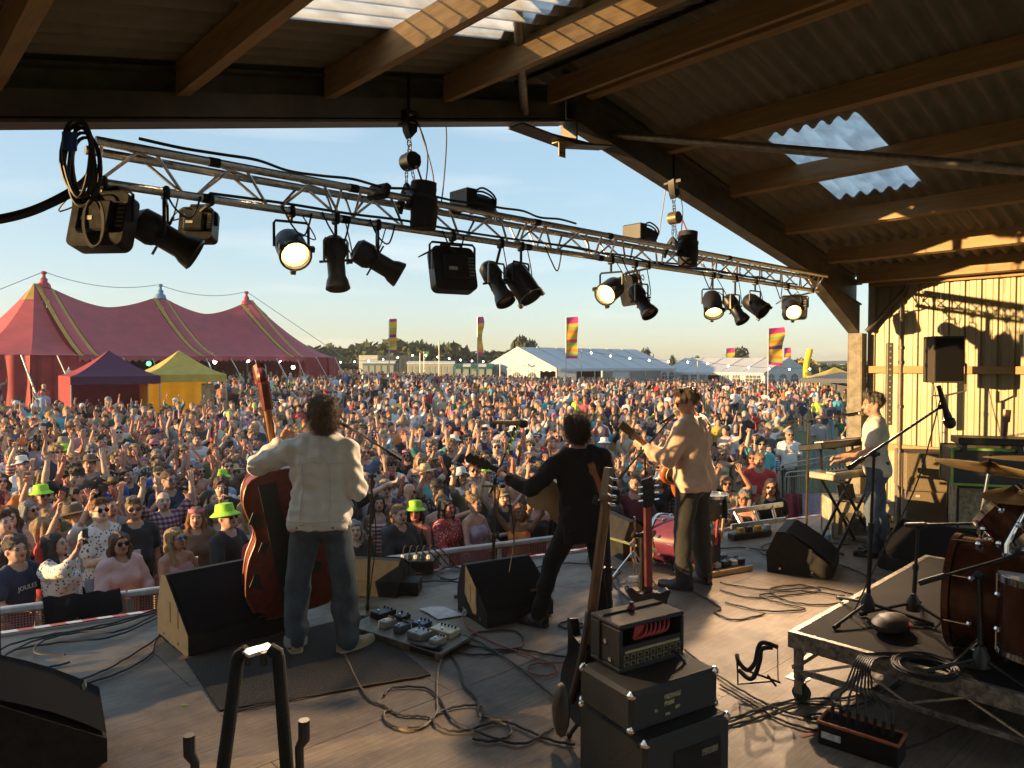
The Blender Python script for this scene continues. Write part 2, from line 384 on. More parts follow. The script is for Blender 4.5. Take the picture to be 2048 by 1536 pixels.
# ================================================================== the stage floor, sheet by sheet
EDGE = [(-3.2, -2.4), (10.97, -2.4), (10.97, 4.25), (10.5, 4.33), (-3.2, 7.85)]
def clip(poly, a, b):
    out = []
    for i in range(len(poly)):
        p, q = poly[i-1], poly[i]
        sp = (b[0]-a[0])*(p[1]-a[1])-(b[1]-a[1])*(p[0]-a[0]); sq = (b[0]-a[0])*(q[1]-a[1])-(b[1]-a[1])*(q[0]-a[0])
        if (sp >= 0) != (sq >= 0):
            t = sp/(sp-sq); out.append((p[0]+(q[0]-p[0])*t, p[1]+(q[1]-p[1])*t))
        if sq >= 0: out.append(q)
    return out
def ply_mat():
    m = mat('stage_plywood', (.5, .5, .5), .6, 0, 0); t = m.node_tree; b = t.nodes['Principled BSDF']; L = t.links.new
    g = t.nodes.new('ShaderNodeNewGeometry')
    def noise(sc, det, vec=None, rgh=.6):
        n = t.nodes.new('ShaderNodeTexNoise'); n.inputs['Scale'].default_value = sc; n.inputs['Detail'].default_value = det; n.inputs['Roughness'].default_value = rgh
        L(vec or g.outputs['Position'], n.inputs['Vector']); return n
    def ramp(n, p0, c0, p1, c1):
        r = t.nodes.new('ShaderNodeValToRGB'); L(n.outputs['Fac'], r.inputs[0]); e = r.color_ramp.elements
        e[0].position, e[1].position = p0, p1; e[0].color = (*c0, 1); e[1].color = (*c1, 1); return r
    def mix(a, bb, f, mode='MIX'):
        x = t.nodes.new('ShaderNodeMix'); x.data_type = 'RGBA'; x.blend_type = mode
        L(a.outputs[0] if hasattr(a, 'outputs') else a, x.inputs[6]); L(bb.outputs[0] if hasattr(bb, 'outputs') else bb, x.inputs[7])
        if isinstance(f, float): x.inputs[0].default_value = f
        else: L(f.outputs[0], x.inputs[0])
        return x.outputs[2]
    mp = t.nodes.new('ShaderNodeMapping'); mp.inputs['Scale'].default_value = (1.2, 22, 1); L(g.outputs['Position'], mp.inputs[0])
    grain = ramp(noise(2.5, 6, mp.outputs[0]), .3, (.19, .145, .105), .72, (.33, .262, .19))
    dirt = ramp(noise(.9, 7, None, .7), .38, (.45, .43, .41), .62, (1, 1, 1))
    c = mix(grain, dirt, 1.0, 'MULTIPLY')
    blot = ramp(noise(2.3, 2), .60, (1, 1, 1), .70, (.5, .5, .52)); c = mix(c, blot, .8, 'MULTIPLY')
    scuff = ramp(noise(34, 3, None, .75), .60, (0, 0, 0), .72, (.5, .5, .5))
    x = t.nodes.new('ShaderNodeMix'); x.data_type = 'RGBA'; L(scuff.outputs[0], x.inputs[0]); L(c, x.inputs[6]); x.inputs[7].default_value = (.36, .29, .21, 1); c = x.outputs[2]
    L(c, b.inputs['Base Color'])
    rr = t.nodes.new('ShaderNodeMapRange'); L(noise(3, 5).outputs['Fac'], rr.inputs[0]); rr.inputs[3].default_value = .42; rr.inputs[4].default_value = .8; L(rr.outputs[0], b.inputs['Roughness'])
    bp = t.nodes.new('ShaderNodeBump'); bp.inputs['Strength'].default_value = .25; bp.inputs['Distance'].default_value = .004
    L(noise(60, 5, mp.outputs[0]).outputs['Fac'], bp.inputs['Height']); L(bp.outputs[0], b.inputs['Normal']); return m
M_PLY = ply_mat()
stage = thing('stage_floor', None, None); tag(stage, kind='structure')
y = -2.4; r_ = 0
while y < 7.1:
    x = -3.2-(1.2 if r_ % 2 else 0)
    while x < 11:
        c = [(x+.002, y+.002), (x+2.398, y+.002), (x+2.398, y+1.198), (x+.002, y+1.198)]
        for i in range(len(EDGE)): c = clip(c, EDGE[i], EDGE[(i+1) % len(EDGE)]) if c else c
        if len(c) >= 3:
            b = MB(); dz = random.uniform(-.0012, .0012); b.prism(c, -.018, dz); b.build('floor_sheet', M_PLY, stage, 0)
        x += 2.4
    y += 1.2; r_ += 1
b = MB(); b.prism([(x*.995, y-.02) for x, y in EDGE], -.02-.12, -.019); b.build('floor_joist', M_STEEL, stage, 0)
b = MB()
for i in (2, 3):
    (ax, ay), (bx, by) = EDGE[i], EDGE[i+1]
    b.add([(ax, ay-.05, -.02), (bx, by-.05, -.02), (bx, by-.05, -1.35), (ax, ay-.05, -1.35)], [(0, 1, 2, 3)])
b.build('stage_skirt', mat('skirt_cloth', (.02, .02, .022), .9), stage, 0)
# hazard tape along the front edge
def tape_mat(name, c1, c2, per):
    m = mat(name, c1, .5, 0, 0); t = m.node_tree; b = t.nodes['Principled BSDF']
    g = t.nodes.new('ShaderNodeNewGeometry'); s = t.nodes.new('ShaderNodeSeparateXYZ'); t.links.new(g.outputs['Position'], s.inputs[0])
    a = t.nodes.new('ShaderNodeMath'); a.operation = 'MULTIPLY_ADD'; t.links.new(s.outputs[0], a.inputs[0]); a.inputs[1].default_value = per; t.links.new(s.outputs[1], a.inputs[2])
    f = t.nodes.new('ShaderNodeMath'); f.operation = 'FRACT'; t.links.new(a.outputs[0], f.inputs[0])
    q = t.nodes.new('ShaderNodeMath'); q.operation = 'GREATER_THAN'; q.inputs[1].default_value = .5; t.links.new(f.outputs[0], q.inputs[0])
    x = t.nodes.new('ShaderNodeMix'); x.data_type = 'RGBA'; x.inputs[6].default_value = (*c1, 1); x.inputs[7].default_value = (*c2, 1); t.links.new(q.outputs[0], x.inputs[0])
    t.links.new(x.outputs[2], b.inputs['Base Color']); return m
M_TAPE = tape_mat('hazard_tape', (.78, .74, .70), (.55, .12, .08), 5.)
for (ax, ay), (bx, by) in ((EDGE[4], EDGE[3]),):
    b = MB(); d = Vector((bx-ax, by-ay, 0)).normalized(); nn = Vector((d.y, -d.x, 0))
    if nn.y > 0: nn = -nn
    n = 40; rows = []
    for k in range(2): rows.append([Vector((ax, ay, .004))+Vector((bx-ax, by-ay, 0))*(i/n)+nn*(.012+(.058+.006*math.sin(i*1.7))*k) for i in range(n+1)])
    b.grid(rows[::-1]); o = b.build('edge_tape', M_TAPE, stage, 0)
# black stack that stands just off the left of the picture and shades the front of the stage
pa = thing('speaker_tower', 'tall black loudspeaker tower at the very left edge of the stage', 'speaker', (.26, 5.5, 0))
for k in range(5):
    b = MB(); b.box((0, 0, .38+.74*k), (.8, .5, .73), None, .02); q = b.build('cabinet', M_BLACK, pa)
    b = MB(); b.box((0, -.256, .38+.74*k), (.72, .012, .64), None, .004); b.build('grille', mat('tower_grille', (.02, .02, .02), .5, .6, .1, 200), q)
# ================================================================== field
def grass_mat():
    m = mat('field_grass', (.075, .105, .03), .9, 0, .35, .35, .6, 40, col2=(.10, .10, .035), space='Object'); return m
nx = 120; xs_ = [-40+40*0]
gx = np.concatenate([np.linspace(-300, -20, 12), np.linspace(-10, 110, 61), np.linspace(130, 1600, 14)])
gy = np.concatenate([np.linspace(-300, -10, 10), np.linspace(0, 110, 56), np.linspace(130, 1600, 14)])
b = MB(); b.grid([[(x, y, gz(x, min(y, 120))) for x in gx] for y in gy]); tag(b.build('field_ground', grass_mat(), None, 60), kind='structure')
# ================================================================== tents, flags, trees and huts of the festival field
def cloth(name, col, rough=.8, var=.08, scale=3, bump=.35, bs=7, tl=.25):
    m = mat(name, col, rough, 0, var, scale, bump, bs); t = m.node_tree; b = t.nodes['Principled BSDF']
    o = [n for n in t.nodes if n.type == 'OUTPUT_MATERIAL'][0]
    a = t.nodes.new('ShaderNodeBsdfTranslucent'); x = t.nodes.new('ShaderNodeMixShader'); x.inputs[0].default_value = tl
    a.inputs[0].default_value = (*col, 1)
    t.links.new(b.outputs[0], x.inputs[1]); t.links.new(a.outputs[0], x.inputs[2]); t.links.new(x.outputs[0], o.inputs[0]); return m
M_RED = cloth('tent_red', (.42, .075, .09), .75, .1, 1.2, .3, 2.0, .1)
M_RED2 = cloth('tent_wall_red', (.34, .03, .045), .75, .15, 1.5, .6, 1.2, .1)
M_GOLD = cloth('tent_gold', (.46, .28, .07), .7, .1, 2, .3, 3, .1)
M_WHITE = cloth('marquee_white', (.62, .63, .64), .6, .05, .8, .25, 1.5, .22)
M_PURPLE = cloth('gazebo_purple', (.10, .025, .07), .8, .1, 3, .3, 3, .12)
M_PRED = cloth('gazebo_crimson', (.36, .04, .05), .8, .1, 3, .3, 3, .25)
M_YEL = cloth('gazebo_yellow', (.62, .46, .10), .8, .1, 3, .3, 3, .2)
M_YEL2 = cloth('gazebo_orange', (.75, .42, .03), .8, .1, 2, .5, 2, .3)
M_POLE = mat('tent_pole', (.45, .43, .40), .5, .5, .1, 5)
M_SHADE = mat('painted_inside_shade', (.012, .012, .014), .9, 0, 0)  # near-black colour standing in for shade inside tents and hand holes
M_GLASS = mat('window_film', (.10, .11, .11), .15, 0, .1, 2)
M_LEAF = mat('tree_leaves', (.075, .095, .025), .9, 0, 0, .25, col2=(.022, .032, .010))
M_LEAF2 = mat('tree_leaves_olive', (.085, .095, .03), .9, 0, 0, .3, col2=(.03, .036, .012))
M_BARK = mat('tree_bark', (.07, .05, .035), .9, 0, .2, 8, .3)
M_BULB = mat('festoon_bulb', (1, 1, 1), .3, 0, 0, emit=(1, .95, .8), estr=5)

# ---- big red tent: three king poles, gold seams, drooping ridge
def big_top():
    K = .76; H = [P(88, 568, 62*K), P(318, 591, 70*K), P(493, 603, 77*K)]
    A = (H[2]-H[0]); A.z = 0; L = A.length; A.normalize(); N = Vector((A.y, -A.x, 0))
    if N.dot(CAM-H[1]) < 0: N = -N
    O = Vector((H[0].x, H[0].y, 0)); US = [0, (H[1]-H[0]).dot(A), L]
    zg = lambda u, v: gz(*(O+A*u+N*v).xy)
    W, E = 9.0*K, 3.0
    t = thing('big_top', 'long red circus tent with three peaks and gold seams behind the crowd', 'tent')
    def edge(u, v): return zg(u, v)+E
    def zridge(u):
        for i in range(2):
            if US[i] <= u <= US[i+1]:
                q = (u-US[i])/(US[i+1]-US[i]); a, b_ = H[i].z, H[i+1].z
                s_ = abs(2*q-1); return a+(b_-a)*q-1.55*K*(1-s_**1.6)
        return H[0].z
    def surf(u, s):            # s 0 ridge .. 1 eave
        v = W*s; e = edge(u, v); return O+A*u+N*v+UPV*(e+(zridge(u)-e)*(1-s)**(1.22+.25*(1-abs(2*((u-US[0])/L)-1)))+.0)
    def surfb(u, s):
        v = -W*s; e = edge(u, v); return O+A*u+N*v+UPV*(e+(zridge(u)-e)*(1-s)**1.3)
    n = 14
    def strip(u0, u1, m, nm, k=14, lift=0.):
        b = MB(); rows = []
        for i in range(k+1):
            u = u0+(u1-u0)*i/k; rows.append([surf(u, 1-j/n)+UPV*lift+N*lift for j in range(n)]+[surfb(u, j/n)+UPV*lift-N*lift for j in range(n+1)])
        b.grid(rows); return b.build(nm, m, t, 60)
    g = .62
    for i in range(2): strip(US[i]+g, US[i+1]-g, M_RED, 'canopy_panel')
    for u in US:
        strip(u-g*.9, u-g*.45, M_GOLD, 'gold_seam', 3); strip(u-g*.45, u+g*.45, M_RED, 'lacing', 4, .03); strip(u+g*.45, u+g*.9, M_GOLD, 'gold_seam', 3)
    # rounded ends
    for sgn, h, u0 in ((1, H[2], L+g*.9), (-1, H[0], -g*.9)):
        segs = 6; cs = []
        for k in range(segs+1):
            th = math.pi*k/segs; rr = W/ max(abs(math.cos((th % (math.pi/3))-math.pi/6)), .87)*.9 if 0 < k < segs else W
            cs.append((rr*math.sin(th)*(.95 if sgn > 0 else .72), W*math.cos(th)))
        for k in range(segs):
            b = MB(); rows = []
            for i in range(5):
                du = cs[k][0]+(cs[k+1][0]-cs[k][0])*i/4; dv = cs[k][1]+(cs[k+1][1]-cs[k][1])*i/4; row = []
                for j in range(n+1):
                    s = j/n; u = u0+sgn*du*s; v = dv*s; e = edge(u, v); row.append(O+A*u+N*v+UPV*(e+(h.z-.0-e)*(1-s)**1.6))
                rows.append(row)
            b.grid(rows); b.build('canopy_panel', M_RED, t, 60)
            if False:
                b = MB(); rows = []
                for du, dv in (cs[k], (cs[k][0]*.96+cs[k+1][0]*.04, cs[k][1]*.96+cs[k+1][1]*.04)):
                    row = []
                    for j in range(n+1):
                        s = j/n; u = u0+sgn*du*s; v = dv*s; e = edge(u, v); row.append(O+A*u+N*v+UPV*(e+(h.z-e)*(1-s)**1.6+.05))
                    rows.append(row)
                b.grid(rows); b.build('gold_seam', M_GOLD, t, 60)
            # gold cap near the peak
            b = MB(); rows = []
            for du, dv in (cs[k], cs[k+1]):
                row = []
                for j in range(4):
                    s = j/3*.17; u = u0+sgn*du*s; v = dv*s; e = edge(u, v); row.append(O+A*u+N*v+UPV*(e+(h.z-e)*(1-s)**1.6+.06))
                rows.append(row)
            if k in (1, 2): b.grid(rows); b.build('gold_cap', M_GOLD, t, 60)
            (du0, dv0), (du1, dv1) = cs[k], cs[k+1]
            b = MB(); rows = []
            for zf in (1, .5, 0):
                row = []
                for i in range(13):
                    f = i/12; u = u0+sgn*(du0+(du1-du0)*f)*.985; v = (dv0+(dv1-dv0)*f)*.985
                    wv = .14*math.sin(f*19+k*2)*(1-abs(zf-.5)); row.append(O+A*(u+sgn*wv)+N*(v+wv)+UPV*(zg(u, v)+E*zf))
                rows.append(row)
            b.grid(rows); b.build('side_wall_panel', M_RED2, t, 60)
    # front wall pieces, open middle with near-black sheets painted as its shade, valance
    def wallp(ua, ub):
        b = MB(); rows = []
        for zf in (1, .5, 0): rows.append([O+A*(ua+(ub-ua)*i/16)+N*(W*.985+.16*math.sin(i*1.3)*(1-abs(zf-.5)*1.6))+UPV*(zg(ua, W)+E*zf) for i in range(17)])
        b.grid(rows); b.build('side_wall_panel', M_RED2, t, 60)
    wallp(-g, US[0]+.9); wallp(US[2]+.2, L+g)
    b = MB(); b.grid([[O+A*u-N*(W*.97)+UPV*(zg(u, -W)+z) for u in np.linspace(-4, L+4, 8)] for z in (E, -.2)]); b.build('back_shade_sheet', M_SHADE, t)
    b = MB(); b.grid([[O+A*u+N*(W*s)+UPV*(zg(u, W*s)+.05) for u in np.linspace(-4, L+4, 8)] for s in (.8, -.97)]); b.build('floor_shade_sheet', M_SHADE, t)
    b = MB(); b.grid([[O+A*u+N*(W*s)+UPV*(zg(u, W*s)+E-.02) for u in np.linspace(.5, L-.5, 8)] for s in (.93, -.97)]); b.build('inner_shade_sheet', M_SHADE, t)
    for ua, ub in ((-g, US[1]), (US[1], L+g)):
        b = MB(); k = 40; rows = []
        for z in (.0, -.32): rows.append([O+A*(ua+(ub-ua)*i/k)+N*(W+.02)+UPV*(edge(ua+(ub-ua)*i/k, W)+z*(1+.25*math.cos(i*math.pi))) for i in range(k+1)])
        b.grid(rows); b.build('valance', M_RED, t)
    for i, h in enumerate(H):
        b = MB(); x = O+A*US[i]; b.cyl((x.x, x.y, zg(US[i], 0)), (x.x, x.y, h.z+.5), .10); b.build('king_pole', M_POLE, t)
        m = mat('cupola_blue', (.12, .25, .42), .6) if i == 1 else M_RED
        b = MB(); b.lathe([(.42, -.25), (.36, .0), (.2, .15), (.22, .32), (.12, .42), (.09, .62), (.17, .66), (.17, .8), (.05, .84)], 10, T(x.x, x.y, h.z)); b.build('cupola', m, t)
    for k in range(2):
        b = MB(); a0, a1 = H[k]+UPV*.8, H[k+1]+UPV*.8; b.tube([a0+(a1-a0)*(j/10)-UPV*(.55*4*(j/10)*(1-j/10)) for j in range(11)], .022, 4); b.build('ridge_cable', M_POLE, t)
    b = MB(); q = O+A*(L+14)+N*2; b.cyl(H[2]+UPV*.8, (q.x, q.y, gz(q.x, q.y)), .022, n=4); b.build('guy_rope', M_POLE, t)
    b = MB(); q = O-A*16+N*4; b.cyl(H[0]+UPV*.8, (q.x, q.y, gz(q.x, q.y)), .022, n=4); b.build('guy_rope', M_POLE, t)
    k = 0
    for u in np.linspace(-3.5, L+3.5, 13):
        p0 = O+A*u+N*(W-.1); p1 = O+A*(u+.4)+N*(W+1.6+.5*(k % 2))
        b = MB(); b.cyl((p0.x, p0.y, edge(u, W)), (p1.x, p1.y, gz(p1.x, p1.y)), .03 if k % 3 else .05, n=6); b.build('side_pole', M_POLE, t); k += 1
    s = MB(); c = O+A*(-1.3)+N*(W+.4)
    pts = []
    for j in range(10):
        rr = .34 if j % 2 == 0 else .14; pts.append((rr*math.sin(j*math.pi/5), rr*math.cos(j*math.pi/5)))
    s.prism(pts, -.02, .02, basis(A, UPV, A.cross(UPV), (c.x, c.y, zg(-1.3, W)+2.0))); s.build('star_emblem', mat('star_white', (.7, .66, .6), .7), t)
    for uu, cc, zz in ((US[0]+3.6, (.02, .9, .15), 2.5), (US[0]+3.6, (1, .05, .05), 1.4), (US[1]+.5, (1, 1, .9), 2.6), (US[1]+3.0, (1, 1, .9), 2.7), (US[2]-1.4, (1, 1, .9), 2.7), (US[2]-.2, (1, 1, .9), 2.2)):
        q = O+A*uu+N*6.5; b = MB(); b.sphere((q.x, q.y, zg(uu, 6.5)+zz), .14, 8); b.build('stage_light', mat('tent_lamp_%d%d' % (int(cc[0]*9), int(cc[1]*9)), (1, 1, 1), .4, 0, 0, emit=cc, estr=6), t)
    return t
big_top()

# ---- pop-up gazebos
def gazebo(name, label, c, rz, size, eave, peak, mc, mside, walls, cat='gazebo'):
    z0 = gz(c.x, c.y); t = thing(name, label, cat, (c.x, c.y, z0), rz); h = size/2
    cor = [(-h, -h), (h, -h), (h, h), (-h, h)]; n = 8
    for k in range(4):
        (ax, ay), (bx, by) = cor[k], cor[(k+1) % 4]; b = MB(); rows = []
        for j in range(n+1):
            s = j/n; zz = eave+(peak-eave)*(1-s)**1.35
            rows.append([(s*(ax+(bx-ax)*i/6), s*(ay+(by-ay)*i/6), zz-.05*math.sin(math.pi*i/6)*s*(1-s)*3) for i in range(7)])
        b.grid(rows); b.build('canopy_panel', mc if k != 3 or mside is None else mside, t, 50)
        b = MB(); b.grid([[(ax+(bx-ax)*i/12, ay+(by-ay)*i/12, eave-z*(1+.06*(i % 2))) for i in range(13)] for z in (0, .3)]); b.build('valance', mc if k != 3 or mside is None else mside, t)
        b = MB(); b.box((ax*.985, ay*.985, eave/2), (.045, .045, eave)); b.build('leg', M_POLE, t)
    for k, m in walls.items():
        (ax, ay), (bx, by) = cor[k], cor[(k+1) % 4]; b = MB()
        b.grid([[((ax+(bx-ax)*i/14)*.99, (ay+(by-ay)*i/14)*.99+.03*math.sin(i*1.9)*(z < 2), z) for i in range(15)] for z in (eave-.12, eave*.5, .03)]); b.build('side_panel', m, t, 50)
    return t
def face_cam(c, extra): # turn the -y face of a thing to the camera
    d = CAM-c; return math.atan2(d.y, d.x)+math.pi/2+R(extra)
c = DL(28.6, -15.9); gzb = gazebo('pop_up_gazebo', 'purple pop-up gazebo with crimson side that shelters the sound desk', c, face_cam(c, 10), 3.05, 2.42, 3.42, M_PURPLE, M_PRED, {3: M_PRED, 2: M_PURPLE})
c = DL(31.4, -14.4); gzb2 = gazebo('pop_up_gazebo', 'yellow pop-up gazebo with orange back wall beside the purple one', c, face_cam(c, 12), 3.1, 2.42, 3.46, M_YEL, None, {3: M_YEL2, 2: M_YEL2})
b = MB(); b.box((.9, -1.0, 1.5), (.5, .01, 1.05)); po = b.build('notice', mat('notice_print', (.62, .42, .24), .8, 0, .3, 6), gzb2)
# steel fence round the sound desk, table and screen
def fence_run(p0, p1, label, hgt=1.1, name='crowd_barrier', m=None, n=16):
    m = m or M_GALV; d = p1-p0; L = d.length; t = thing(name, label, 'barrier', p0, math.atan2(d.y, d.x), 'steel crowd barriers')
    b = MB(); r = .019; fr = [(0, 0, .05), (0, 0, hgt-.12), (.03, 0, hgt-.03), (.12, 0, hgt), (L-.12, 0, hgt), (L-.03, 0, hgt-.03), (L, 0, hgt-.12), (L, 0, .05)]; b.tube(fr, r, 8); b.build('frame', m, t)
    for z in (.22, hgt-.1):
        b = MB(); b.cyl((.01, 0, z), (L-.01, 0, z), .014, n=6); b.build('rail', m, t)
    for i in range(n):
        x = L*(i+1)/(n+1); b = MB(); b.cyl((x, 0, .22), (x, 0, hgt-.1), .007, n=5); b.build('bar', m, t)
    for x in (.25, L-.25):
        b = MB(); b.box((x, 0, .025), (.05, .6, .012)); b.build('foot', m, t)
    return t
# ---- white frame marquees with arched windows
def arch_poly(w_, h_, n=10):
    pts = [(-w_/2, 0), (w_/2, 0), (w_/2, h_-w_/2)]
    for i in range(1, n): a = math.pi*i/n; pts.append((w_/2*math.cos(a), h_-w_/2+w_/2*math.sin(a)))
    pts.append((-w_/2, h_-w_/2)); return pts
def window(par, M, w_, h_, square=False):
    f = MB(); f.prism(arch_poly(w_, h_) if not square else [(-w_/2, 0), (w_/2, 0), (w_/2, h_), (-w_/2, h_)], .0, .012, M); o = f.build('window', M_GLASS, par, 0)
    b = MB()
    xs = (0,) if not square else (-w_/4, 0, w_/4)
    for x in xs: b.box((x, h_/2, .018), (.05, h_ if (square or x == 0) else h_, .008), M)
    for k in range(1, 4 if square else 3): b.box((0, h_*k/(4 if square else 3), .0185), (w_, .045, .009), M)
    if not square:
        for a in (50, 130): b.box((w_*.2*(1 if a < 90 else -1), h_-w_*.3, .018), (.04, w_*.5, .008), M @ T(0, 0, 0))
    b.build('muntin', M_WHITE, o, 0); return o
def marquee(label, o, s, g, L, W, eave, ridge, side, gable, zg, bays):
    z = Vector((0, 0, 1)); t = thing('marquee', label, 'marquee', (o.x, o.y, zg), 0)
    Q = lambda a, c, h: s*a+g*c+z*h
    nb = bays
    for i in range(nb):
        a0, a1 = L*i/nb, L*(i+1)/nb
        for c0, c1, nm in ((0, W/2, 'roof_panel'), (W, W/2, 'roof_panel')):
            b = MB(); rows = []
            for k in range(7):
                f = k/6; rows.append([Q(a0+(a1-a0)*j/6-.0, c0+(c1-c0)*f-(.18 if c0 == 0 else -.18)*(1-f), eave+(ridge-eave)*f-.12*math.sin(math.pi*f)*math.sin(math.pi*j/6)) for j in range(7)])
            b.grid(rows); b.build(nm, M_WHITE, t, 50)
        b = MB(); b.tube([Q(a0, -.02, eave+.03), Q(a0, W/2, ridge+.03)], .05, 6); b.build('roof_seam', M_POLE, t)
        k = side[i] if i < len(side) else 'wall'
        face = basis(s, z, s.cross(z), Q((a0+a1)/2, -.015, .0))
        if k != 'open':
            b = MB(); rows = [[Q(a0+(a1-a0)*j/12, .03*math.sin(j*2.2)*hh*(1-hh), eave*hh) for j in range(13)] for hh in (1, .75, .5, .25, 0)]; b.grid(rows); wp = b.build('wall_panel', M_WHITE, t, 50)
            if k == 'win':
                for dx in (-1, 1): window(wp, face @ T(dx*(a1-a0)/4, .75, .03), 1.05, 1.45)
            if k == 'sq': window(wp, face @ T(0, .55, .03), 1.9, 1.6, True)
        b = MB(); kk = 24; rows = [[Q(a0+(a1-a0)*j/kk, -.22, eave-hh*(1-.35*abs(math.sin(j*math.pi/3)))) for j in range(kk+1)] for hh in (-.02, .36)]; b.grid(rows); b.build('valance', M_WHITE, t, 0)
        b = MB(); b.box(tuple(Q(a0, 0, eave/2)), (.1, .1, eave)); b.build('leg', M_POLE, t)
    for a, sg, spec in ((0, -1, gable[0]), (L, 1, gable[1])):
        b = MB(); rows = []
        for hh in (0, .15, .3, .5, .75, 1):
            rows.append([Q(a+sg*(.02+.05*math.sin(j*2.1)*(1-abs(2*j/28-1))), W*j/28, eave+(ridge-eave)*(1-abs(2*j/28-1))*hh) for j in range(29)])
        b.grid(rows); b.build('gable_panel', M_WHITE, t, 50)
        b = MB(); rows = [[Q(a+sg*.06, W*j/40, eave-hh*(1-.35*abs(math.sin(j*math.pi/3)))) for j in range(41)] for hh in (0, .36)]; b.grid(rows); b.build('valance', M_WHITE, t, 0)
        n = len(spec)
        for i, k in enumerate(spec):
            c0, c1 = W*i/n, W*(i+1)/n
            if k == 'open': continue
            b = MB(); rows = [[Q(a+sg*.04*math.sin(j*2.3)*hh*(1-hh), c0+(c1-c0)*j/12, eave*hh) for j in range(13)] for hh in (1, .66, .33, 0)]; b.grid(rows); wp = b.build('wall_panel', M_WHITE, t, 50)
            gx_ = -g if sg < 0 else g
            if k == 'win': window(wp, basis(gx_, z, gx_.cross(z), Q(a+sg*.05, (c0+c1)/2, .75)), min(1.5, (c1-c0)*.62), 1.5)
    b = MB(); b.grid([[Q(a, W-.3, h) for a in (0.2, L-.2)] for h in (0, eave)]); b.build('inner_shade_sheet', M_SHADE, t)  # near-black sheets stand in for the shade inside the marquee
    b = MB(); b.grid([[Q(a, c_, .06) for a in (.2, L-.2)] for c_ in (.5, W-.3)]); b.build('floor_shade_sheet', M_SHADE, t)
    return t
C = DL(75, 4.6); s_ = Vector((1, 0, 0)); g_ = Vector((0, 1, 0))
marquee('white marquee with sunlit yellow gable in the middle of the field', C, s_, g_, 21, 12, 2.65, 5.0, ['wall', 'open', 'open', 'wall', 'open', 'open', 'win'], [['open', 'win', 'win', 'win', 'win'], ['wall']], -1.05, 7)
C = DL(80, 27.9); dd = DL(.81, -.59); gg = DL(.588, .809); dd.normalize(); gg.normalize()
o2 = C+dd*15
marquee('white marquee with arched windows and a grey end gable to the right', o2, -dd, gg, 15, 9, 2.35, 4.1, ['wall', 'win', 'open', 'win', 'sq'], [['wall'], ['win', 'win', 'win', 'win']], -1.27, 5)
# ---- striped feather flags
def flag_mat(name, order):
    cols = dict(p=(.55, .03, .16), y=(.80, .42, .02), g=(.28, .42, .05), o=(.80, .22, .02), r=(.62, .05, .05), v=(.17, .03, .17))
    m = mat(name, (1, 1, 1), .7, 0, 0); t = m.node_tree; b = t.nodes['Principled BSDF']
    a = t.nodes.new('ShaderNodeAttribute'); a.attribute_name = 'band'; r = t.nodes.new('ShaderNodeValToRGB'); r.color_ramp.interpolation = 'CONSTANT'
    e = r.color_ramp.elements; n = len(order)
    for i, k in enumerate(order):
        el = e[i] if i < 2 else e.new(i/n)
        el.position = i/n; el.color = (*cols[k], 1)
    t.links.new(a.outputs['Fac'], r.inputs[0]); t.links.new(r.outputs[0], b.inputs['Base Color']); return m
FM = [flag_mat('flag_stripes', 'pyygovyogyv'), flag_mat('flag_stripes_narrow', 'ppyoygoyyop'), flag_mat('flag_stripes_wide', 'ppygoyyrgyogp'), flag_mat('flag_stripes_broad', 'ppygoyvyyogp')]
def flag(label, px, py, d, w_px, h_px, m, ang, twist=0.):
    top = P(px, py, d); k = d/FPX; z0 = gz(top.x, top.y); t = thing('feather_flag', label, 'flag', (top.x, top.y, z0), 0, 'striped festival flags')
    b = MB(); b.tube([(0, 0, 0), (0, 0, (top.z-z0)*.6), (.0, 0, top.z-z0+.05)], [.05, .04, .025], 6); b.build('pole', M_POLE, t)
    W_, H_ = w_px*k/max(.25, math.cos(R(ang))), h_px*k; dirv = (RGT*math.cos(R(ang))+FWD*math.sin(R(ang)))
    nr = FWD*math.cos(R(ang))-RGT*math.sin(R(ang)); rows = []; nv = 24; nu = 8
    for j in range(nv+1):
        f = j/nv; row = []
        for i in range(nu+1):
            u = i/nu; sl = W_*(.06*(1-f)+(1-.28*max(0, f-.5)*twist))
            q = dirv*(.04+sl*u)+nr*(.10*W_*math.sin(u*3+f*9)*u*1.6)+UPV*((top.z-z0)-f*H_+.10*W_*u*(1-f)+.035*H_*u*math.sin(f*5)*twist); row.append(q)
        rows.append(row)
    b = MB(); b.grid(rows); o = b.build('cloth', m, t, 60); at = o.data.attributes.new('band', 'FLOAT', 'POINT')
    at.data.foreach_set('value', [min(.999, j/nv) for j in range(nv+1) for i in range(nu+1)]); return t
flag('striped feather flag between the portable toilets and the red tent', 778, 638, 62, 13, 68, FM[0], 20)
flag('narrow edge-on striped feather flag left of the white marquee', 955, 634, 62, 10, 76, FM[1], 55, 1.)
flag('broad striped feather flag standing before the roof of the white marquee', 1132, 635, 58, 22, 82, FM[2], 8)
flag('large billowing striped flag in front of the second marquee', 1537, 657, 52, 30, 72, FM[3], 5, 1.2)
flag('small distant striped flag whose top shows over the second marquee', 1452, 697, 95, 16, 60, FM[2], 5)
flag('small distant striped flag close behind the large billowing one', 1568, 696, 95, 13, 60, FM[1], 10)
